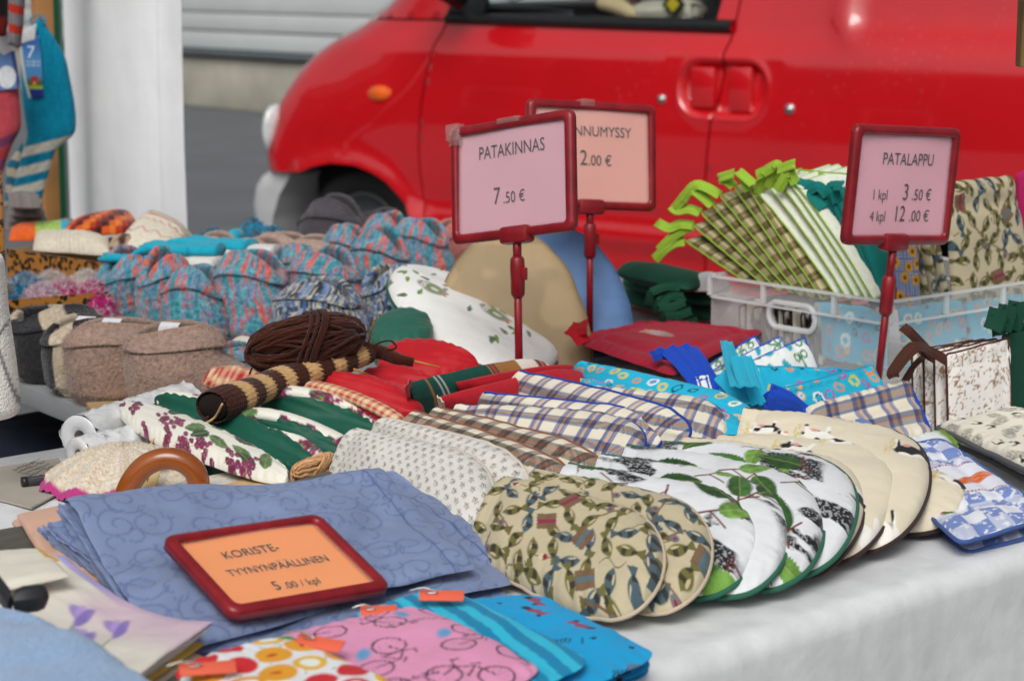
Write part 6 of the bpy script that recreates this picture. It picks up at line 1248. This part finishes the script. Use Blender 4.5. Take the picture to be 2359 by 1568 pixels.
# ------------------------------------------------------------------ front of the table: covers, towels, hats and odds and ends
PC = 'cushion covers folded in a pile'
sheetp = dict(kind='sq.015', edge=9, infl=(.6, .4), pk=.12)
def sheet(c, prt, label, cat, T_=.007, seed=0, res=.0022, name='folded_cloth', group=None, material=SATIN, wr=1.6, **k):
    kk = dict(sheetp); kk.update(k); return tag(pillow(name, c, T_, prt, None, material, seed=seed, res=res, wr=wr, **kk), label, cat, group)
sheet(Q((150, 1176, .020), (592, 1072, .022), (720, 1300, .02), (300, 1400, .02)), lambda x, y: mixc(base(x, y, C('#dcd8ca')), C('#8f8a80'), .5 * sstep(.02, .01, np.abs(fbm(x * 60, y * 60, 3) - .5))), 'pale cloth with thin grey drawing under the blue covers', 'cloth', .006, 400)
sheet(Q((290, 1172, .024), (656, 1074, .028), (770, 1280, .024), (400, 1380, .024)), plain(C('#d6b685')), 'straw yellow cloth sticking out behind the blue covers', 'cloth', .006, 401)
sheet(Q((545, 1146, .028), (795, 1078, .030), (880, 1250, .026), (600, 1330, .026)), plain(C('#4c4f45')), 'olive grey cloth sticking out behind the blue covers', 'cloth', .006, 402)
sheet(Q((590, 1158, .032), (828, 1056, .036), (915, 1250, .03), (700, 1320, .03)), plain(C('#b3a090')), 'taupe cloth with a pointed corner behind the blue covers', 'cloth', .006, 403)
sheet(Q((-80, 1240, .022), (62, 1212, .03), (200, 1380, .018), (40, 1440, .012)), plain(C('#4b4840')), 'olive cloth folded beside the peach one', 'cloth', .016, 404)
sheet(Q((-90, 1300, .010), (60, 1290, .014), (180, 1400, .01), (10, 1470, .008)), plain(C('#c9a46a')), 'ochre cloth lying under the olive one', 'cloth', .008, 405)
for i in range(2):
    sheet(Q((26 + 12 * i, 1204 - 14 * i, .026 + .014 * i), (146, 1174 - 10 * i, .032 + .014 * i), (265, 1400, .012 + .012 * i), (180, 1440, .008 + .012 * i)), plain(C('#d3a992')), ['peach cloth folded under its twin at the edge of the blue pile', 'peach cloth folded on top of its twin at the edge of the blue pile'][i], 'cloth', .012, 406 + i)
BLc = [((96, 1246, .024), (905, 1100, .026), (1172, 1372, .004), (468, 1524, .005)), ((94, 1226, .048), (912, 1096, .048), (1180, 1350, .010), (452, 1512, .012)), ((108, 1200, .072), (904, 1088, .070), (1190, 1288, .019), (432, 1500, .020)), ((146, 1158, .096), (872, 1084, .090), (1096, 1312, .029), (352, 1470, .028))]
bl_ = ['blue swirl pattern cushion cover at the bottom of the pile', 'blue swirl pattern cushion cover second from the bottom of the pile', 'blue swirl pattern cushion cover right under the topmost one', 'topmost blue swirl pattern cushion cover carrying the orange sign']
SWB, SWF = '#7d8cb0', '#566796'
for i, q in enumerate(BLc):
    f = swirl(SWB, SWF, seed=5 + i)
    def g(x, y, f=f, i=i):
        c = f(x, y); return mixc(c, C('#43558c'), .8 * sstep(.0016, .0007, np.abs(x - x.max() * .93)))
    o = sheet(Q(*q), g if i > 1 else f, bl_[i], 'cushion cover', .008, 410 + i, res=.0019, group=PC, name='cushion_cover', wr=4.5)
    a, b = A(q[0]), A(q[3])
    for k in range(2):
        e = A([-14. - 9 * k, 8. + 10 * k, -.010 - .010 * k]); w_ = A([34., -4., .004]); m1 = a + (b - a) * .96
        pillow('fold', Q(tuple(a + e), tuple(m1 + e), tuple(m1 + e + w_), tuple(a + e + w_)), .010, f, None, SATIN, o, kind='sq.3', seed=480 + 2 * i + k, res=.004, wr=3, edge=2.5)
# sign lying on the covers
cq = [P(x, y, .052) for x, y in ((366, 1240), (735, 1193), (900, 1355), (535, 1425))]
cc_ = sum(cq) / 4; ex = unit((cq[1] + cq[2]) - (cq[0] + cq[3])); ez = (cq[0] + cq[1]) - (cq[3] + cq[2]); ez = unit(ez - ex * (ez @ ex)); ny = np.cross(ez, ex)
sw = (np.linalg.norm(cq[1] - cq[0]) + np.linalg.norm(cq[2] - cq[3])) / 2; sh_ = (np.linalg.norm(cq[0] - cq[3]) + np.linalg.norm(cq[1] - cq[2])) / 2
POSE = fit_rect([(366, 1240), (735, 1193), (900, 1355), (535, 1425)], SW * .75, SH * .75, 2.0, .8, -1.2); sw, sh_ = SW * .75, SH * .75
sign('orange price sign lying flat on the blue cushion covers', '', None, sw, sh_, 0, ORAN, [('KORISTE-', -.08, .15, .125, 'CENTER', .9), ('TYYNYNPÄÄLLINEN', .0, -.06, .115, 'CENTER', .82), ('5', -.14, -.29, .145, 'LEFT', .9), ('.00 / kpl', -.075, -.29, .105, 'LEFT', .9)], pose=POSE)
# hats folded flat at the front edge
CYA = C('#0aa2dc')
def race(seed):
    def f(x, y):
        c = base(x, y, CYA, .05, 30, seed)
        def d(lx, ly, cc, k):
            if k % 3 == 0: e = (np.abs(lx) < .016) & (np.abs(ly) < .006 + .002 * np.sin(lx * 300)); cc = mixc(cc, C('#a02a44'), e * .85); return mixc(cc, C('#1d2630'), ell(lx - .018, ly + .002, .006, .005, .3) + ell(lx + .014, ly + .006, .003, .003))
            if k % 3 == 1: cc = mixc(cc, C('#5a789c'), (np.abs(lx) < .007) & (np.abs(ly) < .013)); return mixc(cc, C('#16202a'), (lx > .006) & (lx < .024) & (np.abs(ly) < .007) & ((np.floor(lx * 400) + np.floor(ly * 400)) % 2 == 0))
            return mixc(cc, C('#16202a'), (np.abs(lx + ly) < .004) & (np.abs(lx - ly) < .004))
        return stamp(x, y, c, scat(x, y, .048, seed, .25), .03, d)
    return f
def strp(x, y): return mixc(base(x, y, C('#2bbfe0'), .03), C('#0c86b4'), sstep(.46, .5, ((x + .12 * y) / .026) % 1) * sstep(1, .96, ((x + .12 * y) / .026) % 1))
def bikes(x, y):
    c = base(x, y, C('#e79ac0'), .04, 20, 3)
    def d(lx, ly, cc, k):
        lx, ly = lx / 1.12, ly / 1.12; ink = C('#3d2440'); m = np.zeros(lx.shape)
        for cx, r in ((-.022, .0145), (.020, .0145)):
            rr = np.hypot(lx - cx, ly); m = np.maximum(m, sstep(.0013, .0006, np.abs(rr - r))); t = np.arctan2(ly, lx - cx); m = np.maximum(m, .35 * (rr < r) * (np.abs(np.sin(t * 5)) < .12))
        for s in ((-.022, 0, -.004, .016), (-.004, .016, .012, .014), (.012, .014, .020, 0), (-.004, .016, .0, -.001), (.0, -.001, .012, .014), (.012, .014, .016, .024), (.016, .024, .010, .026), (-.008, .020, .0, .020)): m = np.maximum(m, seg(lx, ly, *s, .0008))
        cc = mixc(cc, ink, m); return mixc(cc, C('#3f9fd0'), .9 * ell(lx - .002, ly + .018, .010, .006, .5) * (k % 2))
    return stamp(x, y, c, scat(x, y, .080, 6, .12), .05, lambda lx, ly, cc, k: d(lx, ly, cc, k))
pk = lettered(bikes, C('#4a2a4c'), [('La Bicyclette', .16, -.055, .017, .1), ('La Bicyclette', .06, .055, .017, .1)])
def fruit(x, y):
    c = base(x, y, C('#e6e8ea'), .03, 30, 2); cols = [C(h) for h in ('#d3202c', '#e8b42c', '#2f9a4a', '#2a9fd6', '#d3202c', '#e6a020')]
    def d(lx, ly, cc, k):
        r = .0145 + .004 * (k % 3) / 2; e = ell(lx, ly, r, r * .92, .06); cc = mixc(cc, cols[k % 6], e)
        if k % 7 == 0: cc = mixc(cc, C('#e8efe4'), ell(lx, ly, r * .6, r * .5)); 
        if k % 4 == 1: cc = mixc(cc, C('#c0301c'), ell(lx - .002, ly, .006, .0025))
        return mixc(cc, C('#7d9a3a'), seg(lx, ly, 0, r, .003, r + .004, .0007))
    return stamp(x, y, c, scat(x, y, .037, 9, .14), .023, d)
HT = 'folded cotton hats with orange tags'
def hat(c, prt, label, seed, T_=.010, back=None, **k): return tag(pillow('folded_hat', c, T_, prt, back, COTTON, kind='sq.22', seed=seed, res=k.pop('res', .0015), edge=5, wr=1.6, infl=(.6, .4), **k), label, 'hat', HT)
rc = lettered(race(4), C('#16202a'), [('Formula 1', .20, -.02, .020, .5), ('Formula 1', .09, .03, .020, .5)])
for i in range(4):
    o = 7 * (3 - i); hat(Q((925 + o, 1392 + o, .004 + .008 * i), (1238 + o, 1366 + o, .006 + .009 * i), (1528 - .5 * o, 1512 + o * 1.6, .004 + .0085 * i), (1180, 1655, .004 + .008 * i)), rc if i == 3 else race(10 + i), ['turquoise race car hat at the bottom of its pile', 'turquoise race car hat second from the bottom', 'turquoise race car hat right under the topmost one', 'topmost turquoise race car hat with lettering'][i], 430 + i)
for i in range(2): hat(Q((790, 1420, .034 + .010 * i), (1022, 1352, .036 + .011 * i), (1378 - 12 * (1 - i), 1528 + 10 * (1 - i), .030 + .010 * i), (1090, 1650, .03 + .01 * i)), strp, ['turquoise striped hat under its twin', 'turquoise striped hat on top of the race car hats'][i], 436 + i)
hat(Q((600, 1475, .050), (965, 1388, .056), (1268, 1552, .046), (830, 1700, .05)), pk, 'pink hat with bicycle drawings lying over the striped one', 439, .014)
hat(Q((385, 1545, .062), (655, 1462, .066), (915, 1572, .062), (600, 1720, .062)), fruit, 'white hat with colourful fruit dots in the corner of the pile', 440, .014)
ORT = mat('orange_card', C('#e4664a'), rough=.6)
for i, (x, y, h, w, hh_, rz, lb) in enumerate(((1017, 1371, .060, .020, .006, -.05, 'orange tag pinned to the turquoise striped hat'), (872, 1408, .058, .016, .007, .12, 'orange tag pinned between the striped and the pink hat'), (735, 1480, .072, .022, .006, -.5, 'orange tag pinned to the pink bicycle hat'), (478, 1538, .078, .022, .006, .25, 'red-orange tag pinned to the fruit dot hat'))):
    c = P(x, y, h); t = thing('price_tag', lb, 'tag', c, 'orange tags pinned to the hats'); e1, e2 = A([math.cos(rz), math.sin(rz), 0]), A([-math.sin(rz), math.cos(rz), .5]); v, q = boxv(c, e1 * w, e2 * hh_, unit(np.cross(e1, e2)) * .0006, .1); MB().add(v, q).build('card', ORT, t)
    tube('pin', spline([c - e1 * w * 1.5 + UP * .004, c - e1 * w * .8 + UP * .007, c - e1 * w * .2 + UP * .003, c - e1 * w * .7 + UP * .002], 16), .0007, STEEL, t, 6)
# kitchen towels with tulips, blue terry towel, black clip
TW = 'kitchen towels folded beside the blue covers'
def tulip(x, y):
    c = base(x, y, C('#e3ddd0'), .03, 30, 2); d = y + .0; W = y.min(); c = mixc(c, C('#b3a8d8'), sstep(.022, .016, y - W)); c = mixc(c, C('#d8b9cc'), .8 * sstep(.10, .04, y - W) * sstep(.09, .16, x))
    for cx, cy, r in ((.15, W + .075, .7), (.205, W + .060, .5), (.19, W + .10, .6)):
        for k, a in enumerate((-.5, 0, .5)): lx, ly = (x - cx - .012 * a), (y - cy); co, si = math.cos(r + a), math.sin(r + a); c = mixc(c, C(['#8f76c4', '#b59ad8', '#7c66b8'][k]), .85 * ell(lx * co + ly * si, -lx * si + ly * co, .021, .008, .25))
        c = mixc(c, C('#8aa84a'), seg(x, y, cx + .012, cy + .02, cx + .03, cy + .05, .0016))
    return mixc(c, C('#d8ac3c'), (x < .02) & (y > W + .02) & (y < W + .045))
for i in range(3):
    sheet(Q((120 + 10 * i, 1330 - 14 * i, .020 + .013 * i), (468 + 4 * i, 1512 - 28 * i, .012 + .013 * i), (240, 1640, .02 + .013 * i), (-110, 1350, .02 + .013 * i)), lambda x, y, i=i: mixc(mixc(base(x, y, C('#e2dcca')), C('#d8a83a'), (x > .235)), C('#b81c24'), (x > .212) & (x < .235) & (y < -.05)) if i == 1 else base(x, y, C('#dfd8c6')), ['plain cream towel at the bottom of the tulip pile', 'cream towel with red and yellow end in the tulip pile', 'cream towel right under the tulip towel'][i], 'towel', .012, 450 + i, group=TW, name='kitchen_towel', bend=-.012, edge=6)
sheet(Q((150, 1276, .070), (492, 1436, .056), (240, 1620, .06), (-120, 1320, .066)), tulip, 'cream kitchen towel with lilac tulips on top of its pile', 'towel', .012, 455, res=.0018, group=TW, name='kitchen_towel', bend=-.018, edge=6)
sheet(Q((-130, 1290, .075), (95, 1268, .078), (160, 1330, .074), (-80, 1380, .07)), lambda x, y: mixc(base(x, y, C('#ded9cb')), C('#d8b040'), (x > .085) & (y < -.005)), 'cream towel with a yellow corner behind the tulip towel', 'towel', .010, 456, group=TW, name='kitchen_towel')
for i in range(2):
    tag(pillow('terry_towel', Q((-160, 1372 + 40 * (1 - i), .105 - .03 * (1 - i)), (135, 1462 + 30 * (1 - i), .10 - .03 * (1 - i)), (440, 1660, .085 - .03 * (1 - i)), (-100, 1800, .10 - .03 * (1 - i))), .03, plain(C('#8fb0d8'), .06), None, TERRY, kind='sq.1', seed=460 + i, res=.004, edge=3, wr=2.5), ['light blue terry towel under its twin', 'light blue terry towel on top of its twin'][i], 'towel', 'blue terry towels')
CL = thing('bag_clip', 'black plastic clip holding the cream towels', 'clip', P(10, 1390, .085)); BP2 = mat('soft_black_plastic', C('#26272b'), rough=.5)
v, q = boxv(P(70, 1378, .104), (P(114, 1372, .094) - P(30, 1382, .094)) / 2, A([0, .008, .006]), A([0, -.005, .009]), .45); MB().add(v, q).build('bar', BP2, CL)
v, q = boxv(P(2, 1360, .104), (P(26, 1392, .092) - P(-22, 1330, .098)) / 2, A([0, .008, .006]), A([0, -.005, .009]), .45); MB().add(v, q).build('arm', BP2, CL)
# crocheted pot holder, handle, notebook, pen, plastic rolls
c0 = P(285, 1112, .004); th = np.linspace(0, 2 * math.pi, 240, endpoint=False); rs = np.linspace(0, 1, 60); RR, TH = np.meshgrid(rs, th, indexing='ij'); sc = 1 + .07 * np.abs(np.cos(TH * 6)) * RR ** 3
R_ = .098 * RR * sc; Zz = .044 * (1 - RR ** 2.2) + .003 * np.sin(TH * 12) * RR + .0012 * np.sin(RR * 60 * 1.6 + 3 * np.abs(np.sin(TH * 30))) + .003; W = np.stack([c0[0] + R_ * np.cos(TH), c0[1] + R_ * np.sin(TH), c0[2] + Zz], -1)
cc = base(R_, TH * .05, C('#d8cfbf'), .06, 600); cc = mixc(cc, C('#c79a62'), .55 * sstep(.62, .72, vnoise(R_ * 700, TH * 40, 3))); cc = mixc(cc, C('#b83a80'), sstep(.90, .93, RR + .02 * np.cos(TH * 12)))
cro = thing('crocheted_pot_holder', 'round crocheted cream pot holder with a pink scalloped edge', 'pot holder', c0); mk('mat', W, gridq(60, 240, cv=True), KNIT, cro, col=cc.reshape(-1, 3))
tube('loop', spline([P(325, 1072, .038), P(340, 1050, .046), P(370, 1046, .046), P(385, 1062, .04), P(350, 1070, .04)], 24), .004, KNIT, cro, 8, col=C('#d8cfbf'))
tg = thing('price_tag', 'handwritten straw coloured tag on the crocheted pot holder', 'tag', P(335, 1098, .034)); v, q = boxv(P(335, 1096, .036), A([.016, -.002, 0]), A([.003, .012, .012]), A([.0, -.0006, .0006]), .1); MB().add(v, q).build('card', mat('straw_card', C('#d8bd84'), rough=.7), tg)
for k, b in enumerate(('riikka', 'kpl')):
    v, t = text_tris(b, .011); e1, e2 = unit([.016, -.002, 0]), unit([.003, .012, .012]); mk('lettering', P(333, 1096, .036) + v[:, :1] * e1 + (v[:, 1:2] + .002 - .010 * k) * e2 + unit([0, -1, 1]) * .0016, t, INK, tg, smooth=False) if k else None
hd = thing('walking_cane', 'curved varnished wooden cane handle beside the crocheted pot holder', 'cane', D(446, 1170, 2.40))
tube('handle', spline([D(x, y, 2.40) for x, y in ((272, 1200), (285, 1150), (305, 1105), (335, 1072), (375, 1056), (415, 1060), (446, 1082), (458, 1115), (452, 1150), (446, 1170))], 60), np.r_[np.full(52, .0128), np.linspace(.0128, .0105, 8)], mat('varnished_beech', C('#a5551a') * .8, rough=.25, var=.25, vscale=18, coat=.6, detail=6), hd, 20)
tube('shaft', [D(272, 1200, 2.40), D(262, 1240, 2.36), D(255, 1280, 2.30)], .0118, MATS['varnished_beech'], hd, 16)
nt = thing('notebook', 'grey notebook with handwriting under the pen', 'notebook', P(50, 1120)); KRAFT = mat('grey_paper', C('#a9a296'), rough=.85, var=.06, vscale=30)
for k, h in enumerate((.003, .006)):
    n0 = A([P(-80, 1092 - 6 * k, h), P(135, 1058 - 4 * k, h), P(166, 1118, h), P(72, 1168, h), P(-80, 1128, h)]); mk('page', np.vstack([n0, n0 - UP * .0022]), [A([[0, 1, 2, 3, 4]]), A([[i, (i + 1) % 5, 5 + (i + 1) % 5, 5 + i] for i in range(5)])], KRAFT, nt, smooth=False)
rr = np.random.default_rng(4)
for k in range(5):
    p = spline([P(30 + 10 * k + 3 * j, 1082 + 5 * k + rr.normal(0, 1.6) - .4 * j * 3, .0072) for j in range(22)], 66); tube('handwriting', p, .0003, INK, nt, 4, cap=False)
pn_ = thing('pen', 'dark grey fineliner pen lying on the notebook', 'pen', P(60, 1112, .01)); PG = mat('dark_grey_plastic', C('#3b3e42'), rough=.35)
pa, pb = P(52, 1110, .0115), P(215, 1092, .0115); tube('barrel', [pa, pa * .98 + pb * .02, pb], [.0058, .0062, .0062], PG, pn_, 16); tube('cap', [pa - (pb - pa) * .01, pa + (pb - pa) * .06], .0066, BLKP, pn_, 16)
v, q = boxv(pa * .7 + pb * .3 + UP * .004 + A([0, -.004, 0]), (pb - pa) * .17, A([0, .0012, 0]), A([0, -.001, .001]), .3); MB().add(v, q).build('clip', STEEL, pn_)
PLA = mat('white_film', C('#e6e8ea') * .95, rough=.22, var=.05, vscale=20, bump=.5, bscale=30, bdist=.004, coat=.3)
def proll(a, b, r, label, seed, hole=.008):
    a, b = A(a), A(b); t = thing('plastic_roll', label, 'roll', (a + b) / 2 - UP * r, 'rolls of clear plastic bags'); ax = unit(b - a); p = spline([a, b], 40); v, q, tr = tubev(p, r * (1 + .02 * np.sin(np.arange(40) * .9 + seed)), 40, cap=False); rr = np.random.default_rng(seed)
    v = v + .0012 * rr.normal(size=v.shape); MB().add(v, q).build('film', PLA, t); s1 = unit(np.cross(ax, UP)); s2 = np.cross(s1, ax); th = np.linspace(0, 2 * math.pi, 40, endpoint=False)
    for e, d in ((a, -1), (b, 1)):
        W = np.stack([e - ax * d * dz + (np.cos(th)[:, None] * s1 + np.sin(th)[:, None] * s2) * rr_ for rr_, dz in ((r, 0), (r * .93, -.002), (hole * 1.25, -.001), (hole, .002))]); mk('end', W, gridq(4, 40, cv=True), PLA, t)
        W = np.stack([e - ax * d * dz + (np.cos(th)[:, None] * s1 + np.sin(th)[:, None] * s2) * rr_ for rr_, dz in ((hole, .001), (hole * .95, .03), (0, .03))]); mk('core', W, gridq(3, 40, cv=True), KRAFT, t)
proll(P(182, 1006, .030), P(430, 926, .030), .028, 'fat roll of white plastic bags behind the thinner roll', 3); proll(P(180, 1050, .024), P(410, 1000, .024), .0235, 'thinner roll of plastic bags with an open core', 4, .008)
tag(pillow('plastic_sheet', Q((190, 1000, .03), (420, 905, .055), (500, 960, .04), (300, 1060, .02)), .006, plain(C('#dfe2e4')), None, mat('clear_film', C('#e8eaec'), rough=.15, alpha=.35, var=.1, vscale=40, bump=.6, bscale=40, bdist=.004), kind='sq.05', seed=470, res=.004, wr=1.6), 'crumpled clear film lying over the plastic rolls', 'film')
tag(box('paper_slip', P(330, 1047, .03), A([.03, .006, 0]), A([-.004, .012, .001]), UP * .0004, mat('white_card', C('#d6d6da'), rough=.7), None, .1), 'white paper slip lying behind the wooden handle', 'paper')
# things stored under the tables
def lump(name, label, c, s, col, seed, cat):
    th = np.linspace(0, 2 * math.pi, 48, endpoint=False); ph = np.linspace(0, math.pi, 30); d = np.stack([np.stack([np.sign(np.cos(th)) * np.abs(np.cos(th)) ** .6 * math.sin(p) ** .5, np.sign(np.sin(th)) * np.abs(np.sin(th)) ** .6 * math.sin(p) ** .5, (math.copysign(abs(math.cos(p)) ** .6, math.cos(p))) + 0 * th], -1) for p in ph])
    W = A(c) + d * A(s) * (1 + .10 * (fbm(d[..., 0] * 2 + seed + 5, d[..., 2] * 2 + d[..., 1] + 5, seed, 4)[..., None] - .5)); W[..., 2] = np.maximum(W[..., 2], .004); return tag(mk(name, W, gridq(30, 48, cv=True), mat(label, C(col), rough=.8, var=.2, vscale=6, bump=.5, bscale=14, bdist=.02)), label, cat)
cp = T(.55, 1.75, 0); lump('storage_bag', 'navy blue storage bag under the grey table', (cp[0], cp[1], .32), (.34, .34, .32), '#10182c', 5, 'bag')
cp = T(.02, 1.42, 0); lump('storage_bag', 'black bag standing between the two tables', (cp[0], cp[1], .30), (.22, .2, .30), '#0f0f12', 7, 'bag')
cp = T(-.35, 1.7, 0); lump('storage_bag', 'dark blue sack beside the black bag', (cp[0], cp[1], .28), (.3, .25, .28), '#131a30', 9, 'bag')
